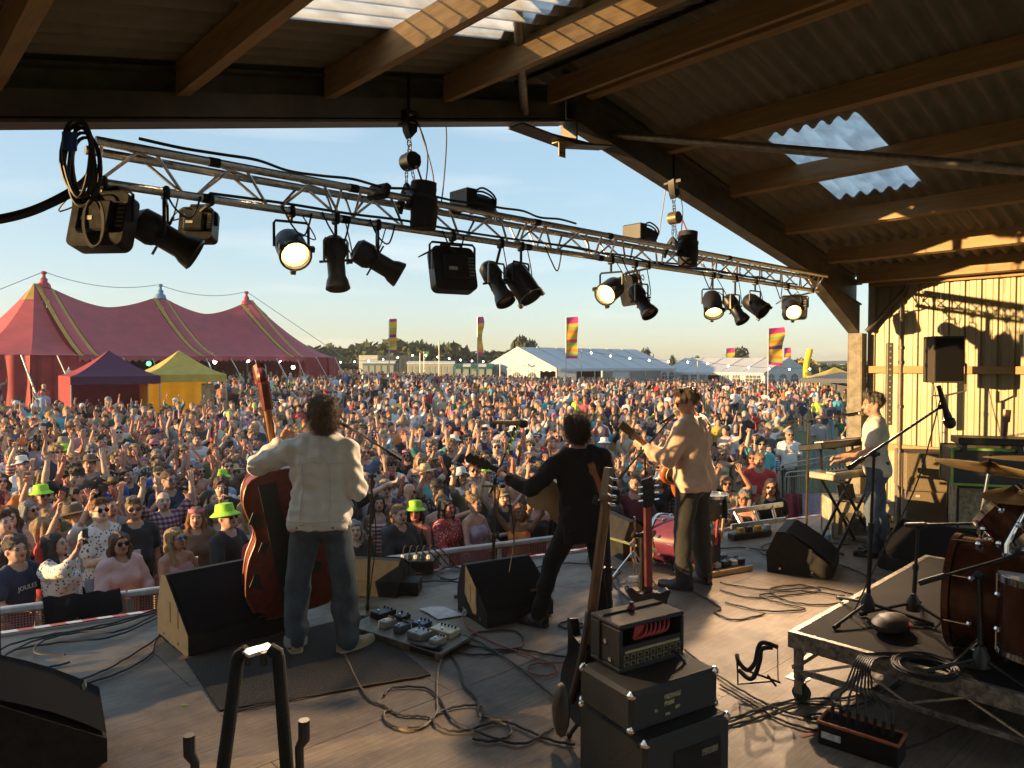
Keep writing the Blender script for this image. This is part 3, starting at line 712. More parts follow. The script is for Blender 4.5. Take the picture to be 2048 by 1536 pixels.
# plain distant feather flags
for px, py, hp, cc, lb in ((848, 703, 22, (.12, .35, .05), 'leaning green feather flag beside the toilets'), (878, 683, 30, (.55, .52, .42), 'thin white pennant on a tall pole behind the toilets')):
    q = P(px, py, 80); z0 = gz(q.x, q.y); t = thing('feather_flag', lb, 'flag', (q.x, q.y, z0)); b = MB(); b.cyl((0, 0, 0), (0, 0, q.z-z0), .04, n=6); b.build('pole', M_POLE, t)
    b = MB(); k = 80/FPX; rows = [[RGT*((-.5+u)*9*k*math.sin(math.pi*min(1, f+.25)**.8)*(1 if hp == 22 else .4)+ (6*k*(1-f) if hp == 22 else 0))+UPV*(q.z-z0-f*hp*k)+FWD*.05*math.sin(f*6) for u in (0, .5, 1)] for f in np.linspace(0, 1, 9)]
    b.grid(rows); b.build('cloth', mat('pennant_%d' % px, cc, .8), t, 60)
# ---- portable toilets, trailer and container
def toilet_row(px0, px1, py0, py1, d, label, mwall, mroof, name='toilet_trailer', cat='toilet block', nd=5):
    a, c = P(px0, py1, d), P(px1, py1, d); top = P(px0, py0, d).z; z0 = gz(a.x, a.y); Lx = (c-a).length; h = top-z0
    t = thing(name, label, cat, (a.x, a.y, z0), math.atan2((c-a).y, (c-a).x))
    b = MB(); b.box((Lx/2, 1.2, h*.45), (Lx, 2.4, h*.9), None, .05); w_ = b.build('body', mwall, t)
    b = MB(); rows = [[(x, 1.2-1.3*math.cos(a_), h*.88+h*.12*math.sin(a_)) for x in (-.1, Lx+.1)] for a_ in np.linspace(0, math.pi, 9)]; b.grid(rows); b.build('roof', mroof, t, 60)
    for i in range(nd):
        b = MB(); b.box((Lx*(i+.5)/nd, -.012, h*.43), (Lx/nd*.7, .02, h*.74), None, .005); dr = b.build('door', mat('toilet_door', (.32, .36, .30), .5), t)
        b = MB(); b.box((Lx*(i+.5)/nd+Lx/nd*.25, -.03, h*.42), (.06, .03, .12)); b.build('handle', M_BLACK, dr)
    return t
M_TW = mat('toilet_white', (.62, .60, .50), .5, 0, .08, 2); M_TG = mat('toilet_green', (.03, .12, .09), .5, 0, .1, 2)
toilet_row(725, 789, 721, 760, 88, 'white toilet trailer with rounded roof next to the red tent', mat('trailer_green', (.12, .16, .12), .6), M_TW)
toilet_row(815, 908, 722, 760, 88, 'long row of white-roofed toilets left of the green cabins', mat('trailer_cream', (.45, .40, .28), .6), M_TW, nd=8)
for k in range(5):
    toilet_row(910+15.5*k, 924+15.5*k, 727, 762, 80, ['dark green portable toilet nearest the white toilet row', 'dark green portable toilet second from the white row', 'dark green portable toilet in the middle of the five cabins', 'dark green portable toilet second from the white marquee', 'dark green portable toilet next to the white marquee'][k], M_TG, M_TW if k % 2 else M_TG, 'portable_toilet', 'toilet', 1)
a = P(755, 740, 100); t = thing('site_container', 'long dark green container behind the toilets under the trees', 'container', (a.x, a.y, gz(a.x, a.y)), YAW-math.pi/2)
hh = P(755, 711, 100).z-gz(a.x, a.y); b = MB(); b.box((2.8, 1.3, hh/2), (5.4, 2.5, hh), None, .03); b.build('body', mat('container_green', (.05, .07, .06), .6, 0, .1, 2), t)
b = MB(); b.box((-1.3, 1.3, hh/2), (2.6, 2.3, hh*1.02)); b.build('cabin', M_TW, t)
for i in range(9):
    b = MB(); b.box((.4+.6*i, .03, hh/2), (.12, .03, hh*.9)); b.build('corrugation', mat('container_green', (0, 0, 0)), t)
# ---- inflatable dancer and far gazebos on the right
q = P(1610, 735, 70); z0 = gz(q.x, q.y); t = thing('air_dancer', 'tall yellow inflatable tube dancer waving its arms beside the far trees', 'inflatable', (q.x, q.y, z0))
k = 70/FPX; top = P(1617, 698, 70).z-z0; pts = [(0, 0, 0), (.1, 0, top*.4), (.15, 0, top*.7), (.35, -.1, top*.93), (.4, -.1, top)]
b = MB(); b.tube(spline([RGT*x+FWD*y+UPV*z for x, y, z in pts], 5), [.3]*20+[.18], 10); b.build('body', mat('dancer_yellow', (.80, .50, .02), .6), t)
for sg in (-1, 1):
    b = MB(); b.tube(spline([RGT*.28+UPV*top*.74, RGT*(.28+sg*.5)+UPV*(top*.74+.05), RGT*(.28+sg*.9)+UPV*(top*.72+(.12 if sg < 0 else -.05))], 4), .11, 8); b.build('arm', MATS['dancer_yellow'], t)
c = DL(62, 27.6); gazebo('pop_up_gazebo', 'dull yellow gazebo at the far right beside the shed post', c, face_cam(c, 20), 3.6, 2.3, 3.1, M_YEL, None, {2: M_YEL})
c = DL(52, 23.6); gazebo('pop_up_gazebo', 'dark grey low awning at the far right in front of the yellow gazebo', c, face_cam(c, -15), 4.2, 2.3, 2.75, mat('awning_grey', (.10, .11, .13), .8), None, {2: mat('awning_grey', (0, 0, 0))})
# ---- festoon lights
def festoon(label, pts, n=9):
    t = thing('festoon_lights', label, 'string lights'); P0 = [Vector(p) for p in pts]
    for k in range(len(P0)-1):
        a, c = P0[k], P0[k+1]; seg = [a+(c-a)*(j/12)-UPV*(.05*(c-a).length*4*(j/12)*(1-j/12)*.5) for j in range(13)]
        b = MB(); b.tube(seg, .015, 4); b.build('cable', M_RUBBER, t)
        for i in range(n):
            f = (i+.5)/n; q = a+(c-a)*f-UPV*(.1*(c-a).length*f*(1-f)+.1); b = MB(); b.sphere(q, .085, 6); b.build('bulb', M_BULB, t)
    for p in P0:
        b = MB(); b.cyl((p.x, p.y, gz(p.x, p.y)), p, .04, n=6); b.build('post', M_POLE, t)
festoon('string of white bulbs hung in front of the white marquees', [P(1163, 700, 66), P(1395, 722, 66), P(1640, 735, 66)], 6)
festoon('string of white bulbs hung before the toilets and far trees', [P(640, 722, 78), P(840, 706, 74), P(1000, 722, 76)], 7)
# ---- trees
def crown_mesh(name, rad, hgt, n, leaf, seed, lobes=9):
    rng = np.random.RandomState(seed); L = []
    for i in range(lobes):
        a = rng.uniform(0, 6.28); rr = rng.uniform(.15, .75)*rad; L.append((rr*math.cos(a), rr*math.sin(a), hgt*rng.uniform(.15, .8), rad*rng.uniform(.28, .5)))
    L.append((0, 0, hgt*.6, rad*.5)); vs = []; fs = []
    for i in range(n):
        lx, ly, lz, lr = L[rng.randint(len(L))]; d = rng.normal(size=3); d /= np.linalg.norm(d); q = np.array([lx, ly, lz])+d*lr*rng.uniform(.55, 1.08)*np.array([1, 1, .75])
        a = rng.normal(size=3); a /= np.linalg.norm(a); c = np.cross(a, d+rng.normal(size=3)*.6); c /= np.linalg.norm(c)+1e-9; s = leaf*rng.uniform(.5, 1.3); o = len(vs)
        vs += [q-a*s-c*s*.3, q+c*s*.8, q+a*s-c*s*.2, q-c*s*.7]; fs.append((o, o+1, o+2, o+3))
    me = bpy.data.meshes.new(name); me.from_pydata([tuple(v) for v in vs], [], fs); return me
CR = [crown_mesh('crown', 4, 6, 1500, .42, 11+k) for k in range(3)]
for me in CR: me.materials.append(M_LEAF if me is not CR[1] else M_LEAF2)
def tree(label, px, py_top, d, w_px, name='broadleaf_tree', k=0, base=None, sq=1.):
    top = P(px, py_top, d); z0 = gz(top.x, min(top.y, 120)); H_ = top.z-z0; rad = w_px/2*d/FPX
    t = thing(name, label, 'tree', (top.x, top.y, z0), random.uniform(0, 6)); b = MB(); b.tube([(0, 0, -.2), (.05, 0, H_*.35), (0, .1, H_*.7)], [.3, .22, .08], 7)
    for a in range(4): b.tube([(0, 0, H_*.3), (rad*.4*math.cos(a*1.6), rad*.4*math.sin(a*1.6), H_*.55)], [.13, .04], 5)
    b.build('trunk', M_BARK, t); o = link('crown', CR[k], t); o.scale = (rad/4, rad/4, H_/6*.9*sq); o.location = (0, 0, H_*.12); return t
tree('big rounded tree rising behind the gable of the white marquee', 1040, 664, 105, 76, k=1)
tree('small round tree showing above the ridge of the white marquee', 1293, 686, 120, 36, k=0)
tree('wide tree behind the small flag over the second marquee', 1478, 690, 118, 64, k=2)
tree('dark tree behind the yellow inflatable dancer', 1612, 708, 120, 62, k=0)
for px, py, ww, lb in ((1240, 701, 26, 'low bush-like tree just left of the round tree above the marquee'), (1345, 703, 20, 'tiny treetop midway along the second marquee ridge'), (1395, 704, 30, 'low treetop right of the tiny one over the second marquee')): tree(lb, px, py, 130, ww)
wood_ = []; rng = np.random.RandomState(3)
b = MB()
for i in range(150):
    px = rng.uniform(600, 1010) if i < 110 else rng.uniform(1640, 1760)
    d = rng.uniform(125, 165); top = (686+9*math.sin(px*.021)+5*math.sin(px*.075)+rng.uniform(0, 8) if px < 900 else 700+rng.uniform(0, 10)) if px < 1100 else 727+rng.uniform(0, 6)
    if i % 3 == 0: d = 118; top += 14
    tp = P(px, top, d); z0 = gz(tp.x, min(tp.y, 120))-.5; wood_.append((tp, z0, rng.uniform(3.2, 5.6), i % 3))
vs, fs = [], []
src = []
for me in CR:
    a = np.empty(len(me.vertices)*3, np.float32); me.vertices.foreach_get('co', a); src.append(a.reshape(-1, 4, 3))
rng = np.random.RandomState(5)
for tp, z0, rad, k in wood_:
    a = src[k][rng.choice(len(src[k]), 420, replace=False)].astype(float); cen = a.mean(1, keepdims=True); a = cen+(a-cen)*1.7; th = rng.uniform(0, 6.28)
    c_, s__ = math.cos(th), math.sin(th); x = a[..., 0]*c_-a[..., 1]*s__; y = a[..., 0]*s__+a[..., 1]*c_; H_ = tp.z-z0
    q = np.stack([tp.x+x*rad/4, tp.y+y*rad/4, z0+a[..., 2]*H_/5.6], -1).reshape(-1, 3); o = len(vs); vs.extend(map(tuple, q)); fs.extend([(o+4*j, o+4*j+1, o+4*j+2, o+4*j+3) for j in range(420)])
me = bpy.data.meshes.new('far_woodland'); me.from_pydata(vs, [], fs); me.materials.append(M_LEAF); tag(link('far_woodland', me), 'dark wooded hillside beyond the festival field', None, None, 'stuff')
# distant hill line
b = MB(); rows = []
for zf in (0, 1):
    rows.append([P(px, 728-(18 if px < 1150 else 3)*zf+4*math.sin(px*.01)*zf, 420+80*zf) for px in np.linspace(-400, 2500, 40)])
b.grid(rows); tag(b.build('far_hill', mat('hill_scrub', (.07, .085, .03), .95, 0, .3, .05), None, 60), kind='structure')
# ================================================================== bodies: blended distance fields turned into one continuous skin
def axis(lo, hi, step, fine=None):
    out = [lo]; x = lo
    while x < hi:
        st = step
        if fine:
            for a, b_, s in fine:
                if a-1e-6 <= x < b_: st = s
        x += st; out.append(x)
    return np.array(out)
def v3(*a): return np.array(a, float)
class Body:
    def __init__(s): s.p = []
    def cap(s, a, b_, ra, rb, tag, k=.03): s.p.append(('c', np.array(a, float), np.array(b_, float), ra, rb, tag, k)); return s
    def ell(s, c, r, tag, k=.04, rot=None): s.p.append(('e', np.array(c, float), np.array(r, float), rot, None, tag, k)); return s
    def dist(s, p, X):
        if p[0] == 'c':
            a, b_, ra, rb = p[1:5]; d = b_-a; q = [X[i]-a[i] for i in range(3)]
            h = np.clip((q[0]*d[0]+q[1]*d[1]+q[2]*d[2])/max(1e-9, d.dot(d)), 0, 1)
            return np.sqrt(sum((q[i]-h*d[i])**2 for i in range(3)))-(ra+(rb-ra)*h)
        c, r, rot = p[1], p[2], p[3]; q = [X[i]-c[i] for i in range(3)]
        if rot is not None: q = [sum(rot[j][i]*q[j] for j in range(3)) for i in range(3)]
        k0 = np.sqrt(sum((q[i]/r[i])**2 for i in range(3)))+1e-9; k1 = np.sqrt(sum((q[i]/r[i]**2)**2 for i in range(3)))+1e-9
        return k0*(k0-1)/k1
    def bounds(s, p):
        if p[0] == 'c': r = max(p[3], p[4]); return np.minimum(p[1], p[2])-r, np.maximum(p[1], p[2])+r
        r = p[2].max() if p[3] is not None else p[2]; return p[1]-r, p[1]+r
    def mesh(s, step, fine=None, cuts=(), tags=None, keep=None):
        pr = [p for p in s.p if keep is None or p[5] in keep]
        bs = [s.bounds(p) for p in pr]; lo = np.min([b_[0] for b_ in bs], 0)-step*2; hi = np.max([b_[1] for b_ in bs], 0)+step*2
        f = fine or {}
        ax = [axis(lo[i], hi[i], step, f.get(i)) for i in range(3)]
        D = np.full([len(a) for a in ax], 1.0)
        for p, (l, h) in zip(pr, bs):
            m = p[6]+step*2.5; sl = []
            for i in range(3):
                i0 = max(0, np.searchsorted(ax[i], l[i]-m)-1); i1 = min(len(ax[i]), np.searchsorted(ax[i], h[i]+m)+1); sl.append(slice(i0, i1))
            X = np.meshgrid(*[ax[i][sl[i]] for i in range(3)], indexing='ij', sparse=True)
            d = s.dist(p, X); o = D[tuple(sl)]; k = p[6]
            hh = np.clip(.5+.5*(d-o)/k, 0, 1); D[tuple(sl)] = d*(1-hh)+o*hh-k*hh*(1-hh)
        if cuts:
            X = np.meshgrid(*ax, indexing='ij', sparse=True)
            for fn in cuts: D = np.maximum(D, fn(*X))
        V, F = nets(D, ax)
        return V, F, pr
    def tagfaces(s, V, F, pr, names):
        C = V[F].mean(1); X = [C[:, i] for i in range(3)]; best = np.full(len(C), 9.); idx = np.zeros(len(C), int)
        for p in pr:
            d = s.dist(p, X); m = d < best; best[m] = d[m]; idx[m] = names.index(p[5])
        return idx
def nets(D, ax):
    n = [a-1 for a in D.shape]; acc = np.zeros(n+[3]); cnt = np.zeros(n)
    def S(o): return tuple(slice(o[i], n[i]+o[i]) for i in range(3))
    co = [np.broadcast_to(ax[i].reshape([-1 if j == i else 1 for j in range(3)]), D.shape) for i in range(3)]
    for a in range(3):
        for o1 in (0, 1):
            for o2 in (0, 1):
                A = [0, 0, 0]; A[(a+1) % 3] = o1; A[(a+2) % 3] = o2; B_ = list(A); B_[a] = 1
                va, vb = D[S(A)], D[S(B_)]; m = (va < 0) != (vb < 0)
                t = np.where(m, va/np.where(m, va-vb, 1), 0)
                for i in range(3):
                    ca = co[i][S(A)]; acc[..., i] += np.where(m, ca+t*(co[i][S(B_)]-ca), 0)
                cnt += m
    cell = cnt > 0; idx = np.full(n, -1); idx[cell] = np.arange(cell.sum()); V = acc[cell]/cnt[cell][:, None]; F = []
    for a in range(3):
        b_, c = (a+1) % 3, (a+2) % 3
        s0 = [slice(None)]*3; s1 = [slice(None)]*3; s0[a] = slice(0, -1); s1[a] = slice(1, None)
        x0, x1 = D[tuple(s0)] < 0, D[tuple(s1)] < 0; ii = np.argwhere(x0 != x1)
        if not len(ii): continue
        ok = (ii[:, b_] > 0) & (ii[:, c] > 0) & (ii[:, b_] < n[b_]) & (ii[:, c] < n[c]) & (ii[:, a] < n[a]); ii = ii[ok]
        q = []
        for db, dc in ((1, 1), (0, 1), (0, 0), (1, 0)):
            j = ii.copy(); j[:, b_] -= db; j[:, c] -= dc; q.append(idx[j[:, 0], j[:, 1], j[:, 2]])
        q = np.stack(q, 1); ins = x0[ii[:, 0], ii[:, 1], ii[:, 2]]
        q[~ins] = q[~ins][:, ::-1]; F.append(q)
    F = np.concatenate(F); F = F[(F >= 0).all(1)]; return V, F
def wrinkle(V, amp, fr, seed=0):
    rng = np.random.RandomState(seed); out = np.zeros(len(V))
    for i in range(7):
        d = rng.normal(size=3)*np.array([1, 1, .75]); d /= np.linalg.norm(d); out += np.sin(V@d*fr*rng.uniform(.6, 1.8)+rng.uniform(0, 6.3)+1.3*np.sin(V@rng.normal(size=3)*fr*.35))
    return out*amp/3
def vnorm(V, F):
    n = np.zeros_like(V); a = np.cross(V[F[:, 2]]-V[F[:, 0]], V[F[:, 3]]-V[F[:, 1]])
    for i in range(4): np.add.at(n, F[:, i], a)
    return n/(np.linalg.norm(n, axis=1, keepdims=True)+1e-9)
def np_mesh(name, V, F, mats, mi=None, smooth=True):
    me = bpy.data.meshes.new(name); V = np.asarray(V, np.float32); F = np.asarray(F, np.int32); k = F.shape[1]
    me.vertices.add(len(V)); me.vertices.foreach_set('co', V.ravel()); me.loops.add(F.size); me.loops.foreach_set('vertex_index', F.ravel())
    me.polygons.add(len(F)); me.polygons.foreach_set('loop_start', np.arange(0, F.size, k)); me.polygons.foreach_set('use_smooth', np.full(len(F), smooth))
    for m in mats: me.materials.append(m)
    if mi is not None: me.polygons.foreach_set('material_index', np.asarray(mi, np.int32))
    me.update(calc_edges=True); me.validate(); return me
def rotm(rx=0, ry=0, rz=0): return np.array((RZ(rz) @ RY(ry) @ RX(rx)).to_3x3())
class Figure:
    """A standing figure facing -y, its right hand at -x.  arms: side -> (upper arm direction, forearm direction, hand direction)."""
    def __init__(s, h=1.75, sex='m', w=1.0, belly=0., arms=None, legs=None, lean=(0, 0, 0), head=(0, 0, 0), sleeve=.75, hips=None, pelvis=None):
        s.k = k = h/1.75; s.sex = sex; f = sex == 'f'; s.w = w
        s.B = B = Body(); M = rotm(*lean); pv = np.array(pelvis if pelvis else (0, 0, .95))*1.0; s.pv = pv
        s.U = U = lambda p: (M@((np.array(p, float)-v3(0, 0, .95)))+pv)
        s.M = M; sw = (.165 if f else .185)*(.75+.25*w)
        tt = 'torso'
        B.ell(pv+M@v3(0, 0, 0)*0+v3(0, .0, 0), (.170*w if f else .160*w, .115*w, .14), 'hip', .05)
        B.ell(U((0, -.01-belly*.05, 1.10)), ((.135 if f else .148)*w+belly*.03, .102*w+belly*.09, .17), tt, .06, M)
        B.ell(U((0, .0, 1.285)), ((.150 if f else .170)*w, .112*w, .185), tt, .06, M)
        if f:
            for sx in (-1, 1): B.ell(U((sx*.07*w, -.085*w, 1.27)), (.062*w, .055*w, .06), tt, .04, M)
        B.cap(U((-(sw-.03), .012, 1.405)), U((sw-.03, .012, 1.405)), .056*w**.5, .056*w**.5, tt, .05)
        B.cap(U((-.08, .015, 1.45)), U((.08, .015, 1.45)), .046, .046, tt, .05)
        for sx in (-1, 1): B.ell(pv+v3(sx*.075*w, .05*w, -.03), (.088*w, .08*w, .10), 'hip', .05)
        nb = U((0, .015, 1.44)); HM = rotm(*head)@M; s.HM = HM; s.nb = nb; Hd = s.Hd = lambda p: HM@(np.array(p, float)-v3(0, .015, 1.44))+nb
        nr = .047 if f else .057
        B.cap(nb, Hd((0, -.004, 1.56)), nr*1.08, nr, 'neck', .035)
        hs = .97 if f else 1.0; s.hs = hs
        B.ell(Hd((0, .012, 1.655)), (.076*hs, .097*hs, .092*hs), 'skin', .02, HM); B.ell(Hd((0, -.028, 1.605)), (.059*hs, .067*hs, .084*hs), 'skin', .03, HM)
        B.cap(Hd((-.018, -.068, 1.545)), Hd((.018, -.068, 1.545)), .022, .022, 'skin', .03)
        B.cap(Hd((-.05, .0, 1.575)), Hd((-.02, -.05, 1.548)), .022, .022, 'skin', .03); B.cap(Hd((.05, .0, 1.575)), Hd((.02, -.05, 1.548)), .022, .022, 'skin', .03)
        B.cap(Hd((0, -.095, 1.632)), Hd((0, -.112, 1.600)), .008, .014, 'skin', .015)
        B.cap(Hd((-.04, -.082, 1.652)), Hd((.04, -.082, 1.652)), .011, .011, 'skin', .02)
        for sx in (-1, 1):
            B.ell(Hd((sx*.076*hs, .012, 1.613)), (.012, .022, .032), 'skin', .008, HM); B.ell(Hd((sx*.035, -.07, 1.598)), (.022, .02, .02), 'skin', .03, HM)
        s.hands = []; s.elb = {}; s.wri = {}; s.sh = {}; s.sleeve = sleeve
        la, lf = .285, .25
        for sd, sx in (('R', -1), ('L', 1)):
            sh = U((sx*sw, .01, 1.395)); a = (arms or {}).get(sd, ((sx*.18, .02, -1), (sx*.05, -.2, -1), (0, -.1, -1)))
            d1 = v3(*a[0]); d1 /= np.linalg.norm(d1); d2 = v3(*a[1]); d2 /= np.linalg.norm(d2); d3 = v3(*a[2]); d3 /= np.linalg.norm(d3)
            el = sh+d1*la; wr = el+d2*lf; s.sh[sd], s.elb[sd], s.wri[sd] = sh, el, wr
            m_ = .9 if f else 1.05
            B.cap(sh, el, .051*m_*w**.6, .038*m_*w**.5, 'arm', .035); B.cap(el, el+d2*lf*.35, .038*m_*w**.5, .039*m_*w**.5, 'arm', .008); B.cap(el+d2*lf*.35, wr, .039*m_*w**.5, .026*m_, 'arm', .006)
            pn = v3(*a[3]) if len(a) > 3 else np.cross(d3, v3(sx, 0, .3)); curl = a[4] if len(a) > 4 else .35
            pn = pn-d3*pn.dot(d3); pn /= np.linalg.norm(pn)+1e-9; side = np.cross(pn, d3)*(1 if sx < 0 else -1)
            Rm = np.stack([d3, side, pn], 1)
            B.ell(wr+d3*.05, (.058, .042, .017), 'arm', .02, Rm); s.hands.append((wr, d3, pn, side, curl, sx))
        lg = legs or {}
        for sd, sx in (('R', -1), ('L', 1)):
            hp = pv+v3(sx*.085*w, .0, -.03); g = lg.get(sd, ((sx*.03, -.02, -1), (sx*.0, .03, -1), (sx*.2, -1, 0)))
            d1 = v3(*g[0]); d1 /= np.linalg.norm(d1); d2 = v3(*g[1]); d2 /= np.linalg.norm(d2); d3 = v3(*g[2]); d3 /= np.linalg.norm(d3)
            kn = hp+d1*.42; an = kn+d2*.41
            B.cap(hp, kn, .085*w, .056*w**.5, 'leg', .05); B.cap(kn, kn+d2*.14, .054*w**.5, .056*w**.5, 'leg', .008); B.cap(kn+d2*.14, an, .056*w**.5, .040, 'leg', .006)
            B.cap(an-v3(0, 0, .03)-d3*.05, an-v3(0, 0, .045)+d3*.13, .042, .032, 'shoe', .02); s.__dict__['foot'+sd] = (an, d3)
    def fingers(s, mb, n=6, k=1.0):
        for wr, d, pn, sd, curl, sx in s.hands:
            wr, d, pn, sd = [Vector(x) for x in (wr, d, pn, sd)]
            for i in range(4):
                L = (.066, .076, .071, .055)[i]*k; b0 = wr+d*.082+sd*(.030-.020*i)*k; a = curl*(.9+.12*i); r = (.0095-.0006*i)*k
                pts = [b0-d*.02]; q = b0; th = 0
                for f_ in (.45, .32, .23):
                    th += a; q = q+(d*math.cos(th)+pn*math.sin(th)+sd*(.10*(1.5-i)*(1-min(1, curl))))*L*f_; pts.append(q.copy())
                mb.tube([b0-d*.02, b0]+pts[1:], [r, r, r*.95, r*.85, r*.6], n, True, 0)
            b0 = wr+d*.025+sd*.032*k; t = (d*.75+sd*.75+pn*(.15+.35*curl)).normalized(); t2 = (d*1.0+sd*(.25-.5*curl)+pn*(.2+.5*curl)).normalized()
            mb.tube([b0-t*.015, b0, b0+t*.036*k, b0+t*.036*k+t2*.03*k], [.012*k, .012*k, .0105*k, .007*k], n, True, 0)
    def face(s, mb, mouth=.3, eyes=True):
        Hd = s.Hd; M4 = Matrix([list(s.HM[i])+[0] for i in range(3)]+[[0, 0, 0, 1]])
        for sx in (-1, 1):
            if eyes:
                mb.sphere((0, 0, 0), .0135, 8, Matrix.Translation(Hd((sx*.031, -.0885, 1.627))) @ M4, 3, (1.15, .5, .6))
            mb.sphere((0, 0, 0), .018, 8, Matrix.Translation(Hd((sx*.034, -.0955, 1.650))) @ M4, 4, (1.25, .3, .26))
        mb.sphere((0, 0, 0), .022, 10, Matrix.Translation(Hd((0, -.0925-.002*mouth, 1.572-.008*mouth))) @ M4, 5, (1.05-.25*mouth, .4, .3+.75*mouth))

    def zl(s, X, Y, Z):
        a = s.M[:, 2]; return a[0]*(X-s.pv[0])+a[1]*(Y-s.pv[1])+a[2]*(Z-s.pv[2])+.95
    def top(s, inflate=.013, sleeve=.5, hem=.86, neck=.085, straps=False, step=.02, wr=.004, fr=38, seed=1, flare=0., skirt=0.):
        """A garment for the upper body as its own blended skin, a little outside the body."""
        G = Body(); i = inflate
        for p in s.B.p:
            if p[5] in ('torso', 'hip') and not (straps and p[0] == 'c'):
                if p[0] == 'c': G.cap(p[1], p[2], p[3]+i, p[4]+i, 'cloth', p[6])
                else: G.ell(p[1], p[2]+i+(flare if p[5] == 'hip' else 0), 'cloth', p[6], p[3])
        if skirt: G.cap(s.U((-.065*s.w, .02, 1.05)), s.U((-.075*s.w, .022, hem-.05)), .10*s.w+skirt, .105*s.w+skirt, 'cloth', .06); G.cap(s.U((.065*s.w, .02, 1.05)), s.U((.075*s.w, .022, hem-.05)), .10*s.w+skirt, .105*s.w+skirt, 'cloth', .06)
        w = s.w**.5
        for sd in ('R', 'L'):
            sh, el, wr_ = s.sh[sd], s.elb[sd], s.wri[sd]
            if straps or sleeve <= 0: continue
            r = .053*w+i; t = min(1, sleeve); G.cap(sh, sh+(el-sh)*t, r, r-.006*t+.006*(sleeve < 1), 'cloth', .03)
            if sleeve > 1: G.cap(el, el+(wr_-el)*(sleeve-1), .043*w+i, .034+i, 'cloth', .012)
        cuts = [lambda X, Y, Z: hem-s.zl(X, Y, Z)]
        c = s.nb+s.M@v3(0, -.02, .035)
        cuts.append(lambda X, Y, Z: neck-np.sqrt((X-c[0])**2+(Y-c[1])**2+(Z-c[2])**2))
        if straps: cuts.append(lambda X, Y, Z: s.zl(X, Y, Z)-1.37)
        V, F, _ = G.mesh(step, None, cuts)
        n = vnorm(V, F); V = V+n*(wrinkle(V, wr, fr, seed))[:, None]; return V, F
    def pants(s, inflate=.014, waist=1.02, cuff=.06, step=.02, loose=(.0, .0), wr=.004, fr=30, seed=2):
        G = Body(); i = inflate
        for p in s.B.p:
            if p[5] == 'hip': G.ell(p[1], p[2]+i, 'cloth', p[6], p[3])
        lg = [p for p in s.B.p if p[5] == 'leg']
        for n_, p in enumerate(lg):
            kr = .053*s.w**.5+i+loose[0]; ar = .041+i+loose[1]
            if n_ % 3 == 0: G.cap(p[1], p[2], p[3]+i, kr, 'cloth', .05)
            elif n_ % 3 == 1: G.cap(p[1], lg[n_+1][2], kr, ar, 'cloth', .008)
        V, F, _ = G.mesh(step, None, [lambda X, Y, Z: Z-waist-(s.pv[2]-.95)])
        n = vnorm(V, F); V = V+n*(wrinkle(V, wr, fr, seed)*(1+1.5*(V[:, 2] < .45)))[:, None]; return V, F
    def headM(s):
        return Matrix([list(s.HM[i])+[s.nb[i]] for i in range(3)]+[[0, 0, 0, 1]]) @ T(0, -.015, -1.44)
def ellf(c, r): return lambda X, Y, Z: (np.sqrt(((X-c[0])/r[0])**2+((Y-c[1])/r[1])**2+((Z-c[2])/r[2])**2)-1)*min(r)
def hair_vf(style, step=.011, seed=3):
    G = Body(); cuts = [lambda X, Y, Z: -ellf((0, -.115, 1.60), (.069, .10, .105))(X, Y, Z)]
    a, fr = .0055, 125; line = lambda X, Y, Z: (1.598-.62*Y)-Z
    if style == 'short': G.ell((0, .018, 1.668), (.083, .103, .092), 'h'); cuts.append(line)
    if style == 'crop': G.ell((0, .016, 1.664), (.079, .100, .090), 'h'); cuts.append(line); a = .0015
    if style == 'quiff': G.ell((0, .018, 1.668), (.083, .103, .094), 'h'); G.cap((-.04, -.06, 1.735), (.04, -.06, 1.74), .03, .03, 'h', .03); cuts.append(line); a = .006
    if style == 'curly': G.ell((0, .02, 1.675), (.10, .122, .108), 'h'); cuts.append(lambda X, Y, Z: (1.56-.87*Y)-Z); a, fr = .012, 95
    if style == 'frizz': G.ell((0, .03, 1.672), (.100, .115, .108), 'h'); G.ell((0, .06, 1.60), (.088, .08, .09), 'h', .04); cuts.append(lambda X, Y, Z: (1.53-.6*Y)-Z); a, fr = .006, 130
    if style == 'mop': G.ell((0, .024, 1.675), (.090, .108, .099), 'h'); G.ell((0, .065, 1.61), (.082, .06, .085), 'h', .04); cuts.append(lambda X, Y, Z: (1.555-.5*Y)-Z); a, fr = .006, 110
    if style in ('long', 'wavy', 'bob'):
        e = 1.48 if style == 'bob' else 1.34; G.ell((0, .016, 1.666), (.085, .104, .092), 'h')
        for sx in (-1, 1):
            G.cap((sx*.068, -.01, 1.68), (sx*.088, .0, 1.55), .022, .032, 'h', .03); G.cap((sx*.088, .0, 1.55), (sx*.095, -.015+(.0 if style == 'bob' else -.04), e), .032, .024, 'h', .03)
        G.ell((0, .075, (1.66+e)/2), (.092, .042, (1.70-e)/2+.02), 'h', .04)
        if style == 'wavy': a, fr = .009, 60
    if style in ('bun', 'tail'):
        G.ell((0, .016, 1.664), (.081, .101, .091), 'h'); cuts.append(line)
        if style == 'bun': G.ell((0, .06, 1.762), (.042, .042, .038), 'h', .015)
        else: G.cap((0, .11, 1.70), (0, .15, 1.62), .03, .035, 'h'); G.cap((0, .15, 1.62), (0, .135, 1.42), .035, .016, 'h')
    V, F, _ = G.mesh(step, None, cuts); n = vnorm(V, F)
    V = V+n*(wrinkle(V*np.array([1, 1, .45]), a, fr, seed))[:, None]; return V, F
